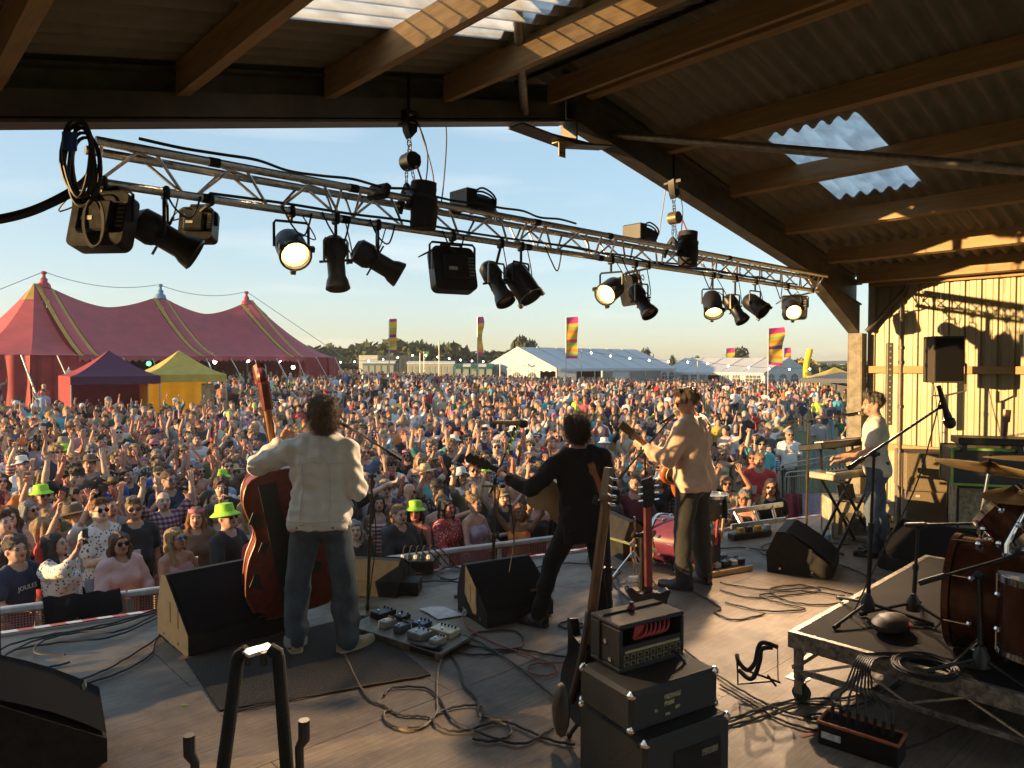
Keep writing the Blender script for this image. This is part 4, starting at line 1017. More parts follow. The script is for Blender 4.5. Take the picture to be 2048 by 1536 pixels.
def strands(V, F, n, L, wid, seed, curl=.35, down=.25, sel=None):
    rg = np.random.RandomState(seed); N = vnorm(V, F); idx = np.arange(len(V)) if sel is None else np.nonzero(sel(V))[0]; vs, fs = [], []
    for k in range(n):
        i = idx[rg.randint(len(idx))]; p = V[i]-N[i]*.004; d = N[i]+rg.normal(size=3)*.45+v3(0, 0, -down); d /= np.linalg.norm(d); c = np.cross(d, rg.normal(size=3)); c /= np.linalg.norm(c)+1e-9
        l = L*rg.uniform(.5, 1.3); o = len(vs); ax = np.cross(d, c); pts = []
        for j in range(4): f = j/3; pts.append(p+d*l*f+(c*math.sin(f*4+k)+ax*(1-math.cos(f*4)))*curl*l*f)
        for j, q in enumerate(pts): w_ = wid*(1-.8*j/3); vs += [q-c*w_, q+c*w_]
        for j in range(3): fs.append((o+2*j, o+2*j+1, o+2*j+3, o+2*j+2))
    return vs, fs
# ================================================================== the crowd
SKIN = [mat('skin_%s' % n, c, .55, 0, .11, 16, .15, 90, spec=.35) for n, c in (('fair', (.56, .33, .24)), ('rosy', (.56, .29, .21)), ('tanned', (.46, .25, .155)), ('pale', (.62, .41, .31)), ('sunburnt', (.54, .22, .15)), ('brown', (.20, .105, .065)))]
HAIRC = {n: mat('hair_%s' % n, c, .5, 0, .3, 14, .5, 120, stretch=(6, 6, 1)) for n, c in (('dark', (.022, .015, .011)), ('brown', (.06, .034, .02)), ('chestnut', (.11, .05, .025)), ('blond', (.36, .22, .10)), ('fair', (.24, .15, .075)), ('ginger', (.24, .09, .03)), ('grey', (.27, .25, .23)))}
M_EYE = mat('eye', (.03, .02, .018), .25, 0, 0); M_LIP = mat('lips', (.22, .055, .05), .5, 0, 0); M_BROW = mat('brow', (.07, .045, .03), .8, 0, 0)
SHIRTS = {}
def shirt(n, c, **k): SHIRTS[n] = mat('shirt_'+n.replace(' ', '_').replace('-', '_'), c, .85, 0, .05, 9, .25, 26, sheen=.1, **k)
for n, c in (('white', (.72, .70, .68)), ('black', (.018, .018, .02)), ('navy', (.025, .035, .075)), ('pale blue', (.33, .47, .60)), ('grey', (.25, .25, .25)), ('charcoal', (.06, .06, .065)), ('maroon', (.13, .022, .035)),
             ('red', (.45, .03, .03)), ('pale pink', (.62, .40, .38)), ('turquoise', (.10, .42, .45)), ('olive', (.13, .125, .06)), ('beige', (.47, .38, .27)), ('royal blue', (.04, .11, .38)), ('lime', (.50, .68, .06)),
             ('orange', (.65, .20, .04)), ('cream', (.62, .56, .44)), ('mustard', (.50, .33, .05)), ('lilac', (.42, .34, .48)), ('teal', (.03, .19, .19)), ('brown', (.14, .085, .05)), ('bottle green', (.02, .09, .05)), ('dusty pink', (.45, .22, .22)), ('denim blue', (.10, .15, .24))): shirt(n, c)
def pattern(n, kind, c1, c2, c3, sc):
    m = mat('shirt_'+n.replace(' ', '_').replace('-', '_'), c1, .85, 0, 0); SHIRTS[n] = m; t = m.node_tree; b = t.nodes['Principled BSDF']; L = t.links.new
    tc = t.nodes.new('ShaderNodeTexCoord'); mx = t.nodes.new('ShaderNodeMix'); mx.data_type = 'RGBA'; mx.inputs[6].default_value = (*c1, 1); mx.inputs[7].default_value = (*c2, 1)
    def thr(o, v, op='GREATER_THAN'):
        q = t.nodes.new('ShaderNodeMath'); q.operation = op; q.inputs[1].default_value = v; L(o, q.inputs[0]); return q.outputs[0]
    if kind == 'floral':
        v = t.nodes.new('ShaderNodeTexVoronoi'); v.inputs['Scale'].default_value = sc; L(tc.outputs['Object'], v.inputs['Vector']); L(thr(v.outputs['Distance'], .33, 'LESS_THAN'), mx.inputs[0])
        n2 = t.nodes.new('ShaderNodeTexVoronoi'); n2.inputs['Scale'].default_value = sc*1.4; L(tc.outputs['Object'], n2.inputs['Vector'])
        m2 = t.nodes.new('ShaderNodeMix'); m2.data_type = 'RGBA'; L(mx.outputs[2], m2.inputs[6]); m2.inputs[7].default_value = (*c3, 1); L(thr(n2.outputs['Distance'], .24, 'LESS_THAN'), m2.inputs[0]); L(m2.outputs[2], b.inputs['Base Color'])
    else:
        sp = t.nodes.new('ShaderNodeSeparateXYZ'); L(tc.outputs['Object'], sp.inputs[0])
        def band(o, k, w_):
            a = t.nodes.new('ShaderNodeMath'); a.operation = 'MULTIPLY'; a.inputs[1].default_value = k; L(o, a.inputs[0]); f = t.nodes.new('ShaderNodeMath'); f.operation = 'FRACT'; L(a.outputs[0], f.inputs[0]); return thr(f.outputs[0], w_)
        L(band(sp.outputs[2], sc, .5), mx.inputs[0]); out = mx.outputs[2]
        if kind == 'check':
            m2 = t.nodes.new('ShaderNodeMix'); m2.data_type = 'RGBA'; m2.blend_type = 'MULTIPLY'; L(out, m2.inputs[6]); m2.inputs[7].default_value = (*c3, 1); L(band(sp.outputs[0], sc, .5), m2.inputs[0]); out = m2.outputs[2]
        L(out, b.inputs['Base Color'])
pattern('floral', 'floral', (.035, .05, .06), (.45, .30, .28), (.10, .22, .14), 22); pattern('white floral', 'floral', (.66, .64, .62), (.12, .16, .26), (.45, .12, .12), 26)
pattern('red floral', 'floral', (.42, .04, .045), (.6, .5, .48), (.5, .2, .2), 34); pattern('tropical', 'floral', (.50, .20, .13), (.06, .22, .18), (.6, .45, .15), 13)
pattern('striped', 'stripe', (.66, .64, .62), (.05, .06, .10), (1, 1, 1), 22); pattern('red striped', 'stripe', (.66, .62, .6), (.45, .05, .05), (1, 1, 1), 18)
pattern('checked', 'check', (.30, .07, .08), (.42, .38, .42), (.45, .42, .55), 17); pattern('blue checked', 'check', (.12, .18, .32), (.50, .52, .56), (.45, .5, .65), 19); pattern('spotted', 'floral', (.68, .64, .60), (.09, .07, .07), (.68, .64, .60), 30)
pattern('tie-dyed', 'floral', (.06, .30, .38), (.35, .52, .56), (.03, .12, .25), 7)
def printed(n, c, ink):
    m = mat('shirt_'+n.replace(' ', '_'), c, .85, 0, 0); SHIRTS[n] = m; t = m.node_tree; b = t.nodes['Principled BSDF']; L = t.links.new; tc = t.nodes.new('ShaderNodeTexCoord'); sp = t.nodes.new('ShaderNodeSeparateXYZ'); L(tc.outputs['Object'], sp.inputs[0])
    nz = t.nodes.new('ShaderNodeTexNoise'); nz.inputs['Scale'].default_value = 34; L(tc.outputs['Object'], nz.inputs['Vector'])
    def mth(op, a, v=None):
        q = t.nodes.new('ShaderNodeMath'); q.operation = op; L(a, q.inputs[0])
        if isinstance(v, float): q.inputs[1].default_value = v
        elif v is not None: L(v, q.inputs[1])
        return q.outputs[0]
    ax = mth('LESS_THAN', mth('ABSOLUTE', sp.outputs[0]), .085); az = mth('LESS_THAN', mth('ABSOLUTE', mth('SUBTRACT', sp.outputs[2], 1.27)), .06); ay = mth('LESS_THAN', sp.outputs[1], -.03)
    f = mth('MULTIPLY', mth('MULTIPLY', ax, az), mth('MULTIPLY', ay, mth('GREATER_THAN', nz.outputs['Fac'], .5))); mx = t.nodes.new('ShaderNodeMix'); mx.data_type = 'RGBA'; mx.inputs[6].default_value = (*c, 1); mx.inputs[7].default_value = (*ink, 1); L(f, mx.inputs[0]); L(mx.outputs[2], b.inputs['Base Color'])
printed('black printed', (.02, .02, .022), (.5, .48, .45)); printed('white printed', (.66, .64, .62), (.10, .12, .22)); printed('grey printed', (.22, .22, .23), (.6, .58, .55)); printed('navy printed', (.03, .04, .08), (.55, .45, .2))
PANTS = [mat('trouser_%s' % n, c, .85, 0, .1, 14, .2, 60) for n, c in (('denim', (.07, .11, .18)), ('dark', (.03, .032, .04)), ('khaki', (.28, .23, .15)), ('black', (.015, .015, .017)), ('light_denim', (.20, .26, .34)), ('stone', (.36, .33, .27)))]
M_SHOE = mat('shoe', (.10, .09, .085), .6, 0, .2, 20)
HATC = {n: mat('hat_'+n.replace(' ', '_'), c, .8, 0, .08, 20, .3, 90) for n, c in (('neon green', (.42, .80, .06)), ('white', (.70, .69, .66)), ('black', (.02, .02, .022)), ('straw', (.52, .38, .20)), ('navy', (.03, .04, .085)), ('pink', (.55, .16, .30)), ('khaki', (.27, .24, .16)), ('orange', (.70, .18, .05)), ('red', (.45, .04, .04)), ('pale blue', (.36, .48, .60)), ('grey', (.22, .22, .22)), ('brown', (.14, .09, .055)))}
M_COW = mat('hat_cow_print', (.7, .69, .66), .8, 0, 0, 9, col2=(.015, .015, .015)); [setattr(e, 'position', q) for e, q in zip([n for n in M_COW.node_tree.nodes if n.type == 'VALTORGB'][0].color_ramp.elements, (.49, .51))]
HATC['cow print'] = M_COW
M_LENS = mat('dark_lens', (.01, .01, .012), .12, 0, 0); M_MIRROR = mat('blue_mirror_lens', (.03, .16, .55), .08, .6, 0)
def hat_mesh(kind):
    b = MB(); n = 18
    def brim(r0, z0, r1, z1, curl=0., front=1.):
        rows = []
        for th in (0, .004):
            for k in range(4):
                f = k/3; rows.append([((r0+(r1-r0)*f)*math.cos(a)*.93*(1 if abs(math.sin(a)) > .5 or curl == 0 else 1), (r0+(r1-r0)*f)*math.sin(a)*1.08+.012, z0+(z1-z0)*f+th+curl*f*f*math.cos(a)**2) for a in [2*math.pi*j/n for j in range(n)]])
        b.grid(rows[:4][::-1], None, True); b.grid(rows[4:], None, True)
    def crown(pr): b.lathe(pr, n, T(0, .012, 0) @ Matrix.Diagonal((.93, 1.1, 1, 1)))
    if kind == 'bucket hat': crown([(.098, 1.675), (.094, 1.72), (.086, 1.765), (.05, 1.775), (0, 1.776)]); brim(.097, 1.685, .152, 1.645)
    if kind == 'cap':
        crown([(.090, 1.665), (.092, 1.70), (.082, 1.745), (.05, 1.768), (0, 1.776)])
        rows = [[(.075*math.sin(a)*(1-.15*f), -.078-.09*f*math.cos(a)**.6 if math.cos(a) > 0 else -.078, 1.69-.022*f-.02*math.sin(a)**2+th) for a in np.linspace(-1.5, 1.5, 9)] for th in (0, .006) for f in (0, .5, 1)]; b.grid(rows[:3]); b.grid(rows[3:][::-1])
    if kind == 'sun hat': crown([(.096, 1.68), (.09, 1.74), (.07, 1.775), (0, 1.782)]); brim(.095, 1.69, .205, 1.665, .02)
    if kind == 'cowboy hat': crown([(.096, 1.68), (.09, 1.74), (.07, 1.80), (.03, 1.80), (0, 1.785)]); brim(.095, 1.69, .20, 1.675, .075)
    if kind == 'headband': b.lathe([(.094, 1.685), (.097, 1.70), (.096, 1.72), (.092, 1.725)], n, T(0, .012, 0) @ Matrix.Diagonal((.93, 1.12, 1, 1)), None, False)
    return b.mesh(kind.replace(' ', '_'), HATC['white'], 40)
HATM = {k: hat_mesh(k) for k in ('bucket hat', 'cap', 'sun hat', 'cowboy hat', 'headband')}
def glasses_mesh():
    b = MB()
    for sx in (-1, 1):
        b.prism([(sx*.034+.027*math.cos(a), 1.624+.021*math.sin(a)) for a in np.linspace(0, 6.283, 13)[:-1]], .0965, .1005, Matrix(((1, 0, 0, 0), (0, 0, -1, 0), (0, 1, 0, 0), (0, 0, 0, 1))))
        b.box((sx*.073, -.045, 1.634), (.004, .105, .006))
    b.box((0, -.1005, 1.634), (.022, .004, .006)); return b.mesh('sunglasses', M_LENS, 0)
GLASS = glasses_mesh()
HAIRM = {}
for st in ('short', 'crop', 'quiff', 'curly', 'long', 'wavy', 'bob', 'bun', 'tail'):
    V, F = hair_vf(st); vs_, fs_ = strands(V, F, 700, .024 if st != 'crop' else .008, .0016, 4, .35, .9 if st in ('long', 'wavy', 'bob') else .2); F = np.concatenate([F, np.array(fs_)+len(V)]); V = np.concatenate([V, np.array(vs_)]); HAIRM[st] = np_mesh('hair_'+st, V, F, [HAIRC['brown']])
dn = lambda sx: ((sx*.16, .0, -1), (sx*.02, -.25, -1), (0, -.1, -1))
UPR = ((-.55, -.25, .8), (.15, -.15, 1), (0, -.05, 1)); UPL = ((.55, -.25, .8), (-.15, -.15, 1), (0, -.05, 1))
POSES = {   # sex, arms, sleeve, phrase, head tilt, mouth
 'down': ('with both arms hanging down', {'R': dn(-1), 'L': dn(1)}), 'point': ('pointing one arm up in the air', {'R': ((-.35, -.45, .75), (.1, -.35, 1), (0, -.1, 1), (0, -1, 0), .9), 'L': dn(1)}),
 'wave': ('waving one raised hand', {'L': ((.8, -.1, .35), (.1, -.1, 1), (.05, 0, 1)), 'R': dn(-1)}), 'both': ('with both arms raised', {'R': UPR, 'L': UPL}),
 'reach': ('stretching one arm towards the stage', {'L': ((.3, -.8, .5), (.1, -1, .65), (0, -1, .3)), 'R': dn(-1)}),
 'clap': ('clapping in front of the chest', {'R': ((-.35, -.5, -.8), (.75, -.75, .5), (.35, -.5, .8)), 'L': ((.35, -.5, -.8), (-.75, -.75, .5), (-.35, -.5, .8))}),
 'clapup': ('clapping hands overhead', {'R': ((-.5, -.35, .75), (.62, -.2, .9), (.3, -.1, 1)), 'L': ((.5, -.35, .75), (-.62, -.2, .9), (-.3, -.1, 1))}),
 'cup': ('holding a drink', {'R': ((-.15, -.25, -1), (.3, -1, .35), (.1, -1, .1), (.9, 0, -.2), 1.0), 'L': dn(1)}),
 'phone': ('holding up a phone', {'R': ((-.25, -.8, .15), (.3, -.5, 1), (.15, -.2, 1), (.2, -1, 0), .8), 'L': dn(1)}),
 'phones': ('filming with both hands', {'R': ((-.35, -.8, .1), (.5, -.5, 1), (.5, -.3, .8)), 'L': ((.35, -.8, .1), (-.5, -.5, 1), (-.5, -.3, .8))}),
 'cross': ('with folded arms', {'R': ((-.2, -.25, -1), (1, -.45, .12), (1, -.1, .1)), 'L': ((.2, -.28, -1), (-1, -.55, .0), (-1, -.1, .1))}),
 'rail': ('leaning on the barrier', {'R': ((-.25, -.35, -.9), (.25, -1, -.05), (.5, -1, -.1)), 'L': ((.25, -.35, -.9), (-.3, -1, -.05), (-.5, -1, -.1))}),
 'mouth': ('cheering with a hand at the mouth', {'R': ((-.35, -.6, -.6), (.35, -.35, 1), (.2, -.1, 1)), 'L': dn(1)}),
}
VARS = []
def variant(sex, pose, garment, w=1.0, belly=0., mouth=.4, tilt=-8, turn=0, seed=0):
    ph, arms = POSES[pose]; fg = Figure(sex=sex, w=w, belly=belly, arms=arms, head=(tilt, 0, turn), lean=(4 if pose == 'rail' else 0, 0, 0))
    nm = ['skin', 'neck', 'torso', 'arm', 'hip', 'leg', 'shoe']
    V, F, pr = fg.B.mesh(.021, {2: [(1.49, 1.79, .0105)], 0: [(-.095, .095, .0115)], 1: [(-.14, .11, .0115)]})
    ti = fg.B.tagfaces(V, F, pr, nm); mi = np.array([0, 0, 0, 0, 1, 1, 2])[ti]
    b = MB(); b.v = [tuple(x) for x in V]; b.f = [tuple(int(i) for i in q) for q in F]; b.m = [int(i) for i in mi]
    fg.fingers(b, 5); fg.face(b, mouth)
    me = b.mesh('person_%s_%s' % (sex, pose), [SKIN[0], PANTS[0], M_SHOE, M_EYE, M_BROW, M_LIP], 70)
    g = dict(tee=dict(sleeve=.62, hem=.84), long=dict(sleeve=1.85, hem=.82), tank=dict(straps=True, hem=.84, neck=.0), blouse=dict(sleeve=1.3, hem=.80, inflate=.024, wr=.007), dress=dict(sleeve=.35, hem=.55, inflate=.018), open=dict(sleeve=.7, hem=.80, inflate=.02, wr=.006))[garment]
    V, F = fg.top(step=.021, seed=seed, **g); sm = np_mesh('shirt_'+garment, V, F, [SHIRTS['white']])
    # a plain far version of the same figure
    VARS.append(dict(sex=sex, pose=pose, phrase=ph, garment=garment, me=me, shirt=sm, fg=fg, w=w)); return VARS[-1]
sd_ = 0
for sex, pose, gar, w_, be, mo in (('m', 'down', 'tee', 1.0, .1, .2), ('f', 'down', 'tank', 1.0, 0, .3), ('m', 'point', 'tee', 1.0, .2, .7), ('f', 'point', 'tee', .97, 0, .8), ('f', 'wave', 'tank', 1.08, .1, .6), ('m', 'both', 'open', 1.1, .5, .9),
        ('f', 'both', 'tank', .95, 0, .9), ('m', 'clap', 'tee', 1.02, .2, .3), ('f', 'clap', 'tank', 1.1, .2, .6), ('f', 'clapup', 'tee', 1.0, 0, .8), ('m', 'cup', 'tee', 1.05, .4, .3), ('f', 'cup', 'blouse', 1.0, 0, .5),
        ('m', 'phone', 'tee', .98, 0, .2), ('f', 'phone', 'blouse', 1.0, 0, .6), ('f', 'phones', 'tee', .96, 0, .3), ('m', 'cross', 'tee', 1.08, .4, .1), ('m', 'rail', 'tee', 1.02, .1, .4), ('f', 'rail', 'blouse', 1.06, .2, .5),
        ('f', 'rail', 'tank', 1.0, 0, .8), ('m', 'mouth', 'long', 1.0, .1, 1.0), ('f', 'mouth', 'dress', 1.0, 0, .8), ('m', 'reach', 'open', 1.0, .1, .9), ('f', 'reach', 'tank', 1.0, 0, .9), ('m', 'down', 'long', 1.0, .3, .5), ('f', 'down', 'dress', 1.02, .1, .6), ('m', 'wave', 'tee', 1., .1, .5)):
    sd_ += 1; variant(sex, pose, gar, w_, be, mo, tilt=random.choice((-12, -8, -4, -10)), turn=random.choice((-14, 0, 10, 16, -6)), seed=sd_)
BYPOSE = {}
for v in VARS: BYPOSE.setdefault(v['pose'], []).append(v)
# --- cups and phones in hands are things of their own
M_CUP = mat('cup_plastic', (.62, .60, .64), .3, 0, .1, 30, alpha=.75); M_DRINK = mat('pink_drink', (.40, .05, .10), .4)
cb = MB(); cb.lathe([(.030, 0), (.041, .13), (.0385, .129), (.0285, .004), (0, .004)], 12); CUPM = cb.mesh('cup', M_CUP); cb = MB(); cb.lathe([(.0285, .006), (.035, .07), (0, .07)], 12); DRINKM = cb.mesh('drink', M_DRINK)
M_SCREEN = mat('phone_screen', (.12, .14, .18), .15, 0, 0, emit=(.35, .40, .5), estr=.25)
pb = MB(); pb.box((0, 0, 0), (.074, .009, .15), None, .004); PHONEM = pb.mesh('phone', M_BLACK); pb = MB(); pb.box((0, .0052, 0), (.066, .001, .138)); SCRM = pb.mesh('screen', M_SCREEN)
# --- where people stand
BAR = [(-1.2, 8.48), (1.97, 7.66), (5.2, 6.85), (6.6, 6.45), (9.0, 5.75)]
def behind(x, y):
    for i in range(len(BAR)-1):
        (ax, ay), (bx, by) = BAR[i], BAR[i+1]
        if ax <= x <= bx or (i == 0 and x < ax) or (i == len(BAR)-2 and x > bx): return (y-(ay+(by-ay)*(x-ax)/(bx-ax)))*.96
    return -1
def in_frame(p, m=30):
    q = p-CAM; d = q.dot(FP)
    if d < 2: return None
    x = 1024+FPX*q.dot(RGT)/d; y = 768-FPX*q.dot(UP)/d
    return (x, y, d) if -m < x < 2048+m else None
rng = np.random.RandomState(21); CELL = {}; SPOTS = []
NOGO = [(DL(28.6, -15.9), 2.2), (DL(31.4, -14.4), 2.2)]
for k in range(70000):
    if k < 30000: d = 6.5+18*rng.rand()**1.15
    else: d = 8+76*rng.rand()**.8
    px = rng.uniform(-30, 1725); p = DL(d, (px-1024)/FPX*d); z = gz(p.x, p.y); bh = behind(p.x, p.y)
    if bh < .33: continue
    if any((p-Vector((c.x, c.y, 0))).length < r for c, r in NOGO): continue
    if p.x > 53 and 51.5 < p.y < 65: continue
    # keep clear of the big tent, the lawn on the left and the open grass on the right
    lim = 47 if px < 130 else (44 if px < 330 else (56 if px < 680 else 84)); 
    if d > lim: continue
    pr = 1.0
    if 110 < px < 460 and 25 < d < 36: continue
    if px > 1560 and d < 16.5: continue
    if rng.rand() > pr: continue
    rad = .43 if bh < 3 else (.50 if d < 16 else (.60 if d < 26 else (.88 if d < 42 else 1.12)))
    cl = math.sin(p.x*.9+1.3*math.sin(p.y*.45))*math.sin(p.y*.7+1.1*math.sin(p.x*.5+2)); rad *= 1+(.42*max(0, cl-.15) if d > 12 else 0)
    if px < 130 and d > 25: rad = 3.2
    if px > 1180 and d > 12: rad *= 1.2
    if px > 1400 and d > 10.5: rad = max(rad, .80+.4*cl)
    if px > 1560 and d > 9: rad = 1.55
    if bh < .7 and px < 520: continue
    c = (int(p.x//3.3), int(p.y//3.3)); ok = True
    for i in (-1, 0, 1):
        for j in (-1, 0, 1):
            for q in CELL.get((c[0]+i, c[1]+j), ()):
                if (q[0]-p.x)**2+(q[1]-p.y)**2 < rad*rad: ok = False; break
            if not ok: break
        if not ok: break
    if not ok: continue
    CELL.setdefault(c, []).append((p.x, p.y)); SPOTS.append((d, px, p.x, p.y, z, bh))
SPOTS.sort()
print('crowd spots', len(SPOTS))
LAND = [(0, 60, 'at the far left edge'), (60, 170, 'left of the first floor wedge'), (170, 290, 'near the left of the barrier'), (290, 420, 'behind the first floor wedge'), (420, 520, 'just left of the double bass'), (520, 640, 'behind the double bass player'), (640, 720, 'behind the denim jacket shoulder'), (720, 800, 'behind the left microphone boom'),
        (800, 880, 'between bassist and guitarist'), (880, 960, 'left of the middle microphone stand'), (960, 1060, 'behind the middle microphone'), (1060, 1150, 'left of the dark-haired guitarist'), (1150, 1230, 'right of the dark-haired guitarist'), (1230, 1300, 'by the acoustic guitar neck'), (1300, 1420, 'behind the tan-jacket guitarist'), (1420, 1500, 'behind the floor tom'), (1500, 1580, 'above the ladder'), (1580, 1660, 'left of the keyboards'), (1660, 2100, 'beside the shed post')]
def land(px):
    for a, b_, t in LAND:
        if a <= px < b_: return t
    return LAND[0][2] if px < 0 else LAND[-1][2]
def rowword(bh): return 'front row' if bh < .75 else ('second row' if bh < 1.3 else ('third row' if bh < 1.9 else ('fourth row' if bh < 2.5 else ('fifth row' if bh < 3.2 else ('mid crowd' if bh < 6 else 'far crowd')))))
used = set(); held = []; SNAMES = list(SHIRTS)
SW = np.array([5, 13, 8, 3, 6, 8, 3, 3, 3, 2, 3, 4, 2, 1, 1, 3, 1, 1.5, 2, 2, 1.5, 2, 4]+[3, 3, 1.5, 1.5, 2, 1.2, 2, 2, 2, 1.2]+[5, 3, 3, 3]); SW /= SW.sum()
HATS = [('bucket hat', 'neon green', 1.2), ('bucket hat', 'white', 2), ('bucket hat', 'pale blue', 1), ('bucket hat', 'cow print', 1), ('bucket hat', 'pink', 1), ('bucket hat', 'navy', 1), ('bucket hat', 'khaki', 1), ('bucket hat', 'black', 1), ('cap', 'black', 3), ('cap', 'navy', 3), ('cap', 'grey', 2), ('cap', 'white', 2), ('cap', 'red', 1), ('cap', 'khaki', 2), ('sun hat', 'straw', 3), ('sun hat', 'white', 1), ('sun hat', 'brown', 1), ('cowboy hat', 'orange', 1), ('cowboy hat', 'black', 1), ('cowboy hat', 'pink', .7), ('cowboy hat', 'brown', .8), ('headband', 'red', 1), ('headband', 'pink', .6)]
HW = np.array([h[2] for h in HATS], float); HW /= HW.sum()
FORCED = {}   # people the photograph shows clearly: (px, row distance) -> look
def force(px, d, **k): FORCED[(px, d)] = k
force(232, 7.42, pose='rail', g='blouse', sh='pale pink', hat=None, gl=True, hair='wavy', hc='chestnut', extra='with a pink strap')
force(345, 7.72, pose='rail', g='tank', sh='dusty pink', hat=None, gl='blue', hair='long', hc='blond')
force(448, 8.05, pose='rail', g='tee', sh='black', hat=('bucket hat', 'neon green'), gl=True, hair='short', hc='dark')
force(112, 7.2, pose='phone', g='blouse', sh='spotted', hat=None, gl=False, hair='long', hc='dark')
force(22, 7.05, pose='rail', g='tee', sh='navy', hat=None, gl=False, hair='short', hc='brown', txt='JOULES', tc='white')
force(325, 9.3, pose='both', g='open', sh='checked', hat=None, gl=False, hair='crop', hc='ginger')
force(100, 8.5, pose='wave', g='tank', sh='floral', hat=None, gl=True, hair='bun', hc='blond')
force(215, 9.0, pose='down', g='tee', sh='grey', hat=None, gl=False, hair='crop', hc='brown')
force(265, 8.5, pose='cup', g='tee', sh='black', hat=None, gl=True, hair='quiff', hc='fair')
force(830, 9.1, pose='rail', g='tank', sh='black', hat=('bucket hat', 'neon green'), gl=False, hair='long', hc='dark')
force(890, 9.2, pose='rail', g='blouse', sh='red floral', hat=None, gl=False, hair='long', hc='dark')
force(945, 9.3, pose='rail', g='tank', sh='lilac', hat=None, gl=False, hair='bun', hc='blond')
force(950, 11.4, pose='mouth', g='long', sh='cream', hat=('cowboy hat', 'orange'), gl=True, hair='short', hc='grey')
force(925, 11.0, pose='cup', g='tee', sh='white', hat=('bucket hat', 'cow print'), gl=False, hair='long', hc='brown')
force(1490, 10.3, pose='clap', g='tank', sh='black', hat=None, gl=True, hair='bob', hc='grey')
force(1545, 10.6, pose='mouth', g='dress', sh='black', hat=None, gl=True, hair='long', hc='brown')
force(1455, 10.7, pose='clapup', g='tee', sh='beige', hat=None, gl=True, hair='tail', hc='fair')
force(868, 15.2, pose='both', g='tank', sh='lime', hat=None, gl=False, hair='bun', hc='blond')
force(1580, 17.2, pose='down', g='tee', sh='white', hat=None, gl=True, hair='crop', hc='grey', txt='OG24', tc='black')
force(1270, 10.4, pose='rail', g='tee', sh='maroon', hat=None, gl=False, hair='short', hc='dark')
force(1040, 14.0, pose='down', g='tee', sh='pale blue', hat=None, gl=False, hair='crop', hc='grey')
for i, px in enumerate((1030, 1080, 1110, 1125, 1140)): force(px, 20.5+.8*i, pose='down', g='tee', sh=('pink', 'black', 'maroon', 'white', 'navy')[i] if i else 'dusty pink', hat=('bucket hat', 'neon green'), gl=True, hair='short', hc='brown')
taken = {}
for (fpx, fd), kk in FORCED.items():
    p = DL(fd, (fpx-1024)/FPX*fd); j = min((i for i in range(len(SPOTS)) if i not in taken), key=lambda i: (SPOTS[i][2]-p.x)**2+(SPOTS[i][3]-p.y)**2)
    taken[j] = kk; SPOTS[j] = (fd, fpx, p.x, p.y, gz(p.x, p.y), behind(p.x, p.y))
keep = set(taken)
def clear(j):
    return all((SPOTS[i][2]-SPOTS[j][2])**2+(SPOTS[i][3]-SPOTS[j][3])**2 > .13 for i in taken if i != j)
order = [j for j in range(len(SPOTS)) if j in taken or clear(j)]; order.sort(key=lambda j: SPOTS[j][0])
def hidden(px, d):   # wholly behind a performer or the big gear
    return False
NIND = 300; NEAR, FARP = order[:NIND], order[NIND:]
POSEW = [('down', 2.0), ('point', 2.2), ('wave', 1.8), ('both', 1.8), ('clap', 1.6), ('clapup', 1.5), ('cup', 1.8), ('phone', .8), ('phones', .6), ('cross', .9), ('mouth', 1.0), ('reach', 1.4)]
PN = [p for p, _ in POSEW]; PW = np.array([w_ for _, w_ in POSEW]); PW /= PW.sum()
MH = ['short', 'short', 'crop', 'quiff', 'short', 'curly']; FH = ['long', 'wavy', 'bob', 'bun', 'tail', 'long', 'wavy', 'curly']
HC = ['dark', 'brown', 'brown', 'chestnut', 'blond', 'fair', 'ginger', 'grey', 'blond', 'dark']
GN = dict(tee='T-shirt', long='long-sleeved top', tank='vest top', blouse='blouse', dress='dress', open='shirt')
def pick(j, kk):
    d, px, x, y, z, bh = SPOTS[j]
    pose = kk.get('pose') or ('rail' if bh < .62 and rng.rand() < .6 else PN[rng.choice(len(PN), p=PW)])
    c = BYPOSE[pose]; c2 = [v for v in c if v['garment'] == kk.get('g')] or c; v = c2[rng.randint(len(c2))]
    sh = kk.get('sh') or SNAMES[rng.choice(len(SNAMES), p=SW)]
    if sh not in SHIRTS: sh = 'pale pink'
    hat = kk['hat'] if 'hat' in kk else (HATS[rng.choice(len(HATS), p=HW)][:2] if rng.rand() < .27 else None)
    gl = kk['gl'] if 'gl' in kk else (('blue' if rng.rand() < .1 else True) if rng.rand() < .42 else False)
    hair = kk.get('hair') or ((MH if v['sex'] == 'm' else FH)[rng.randint(6 if v['sex'] == 'm' else 8)]); hc = kk.get('hc') or HC[rng.randint(len(HC))]
    return v, sh, hat, gl, hair, hc
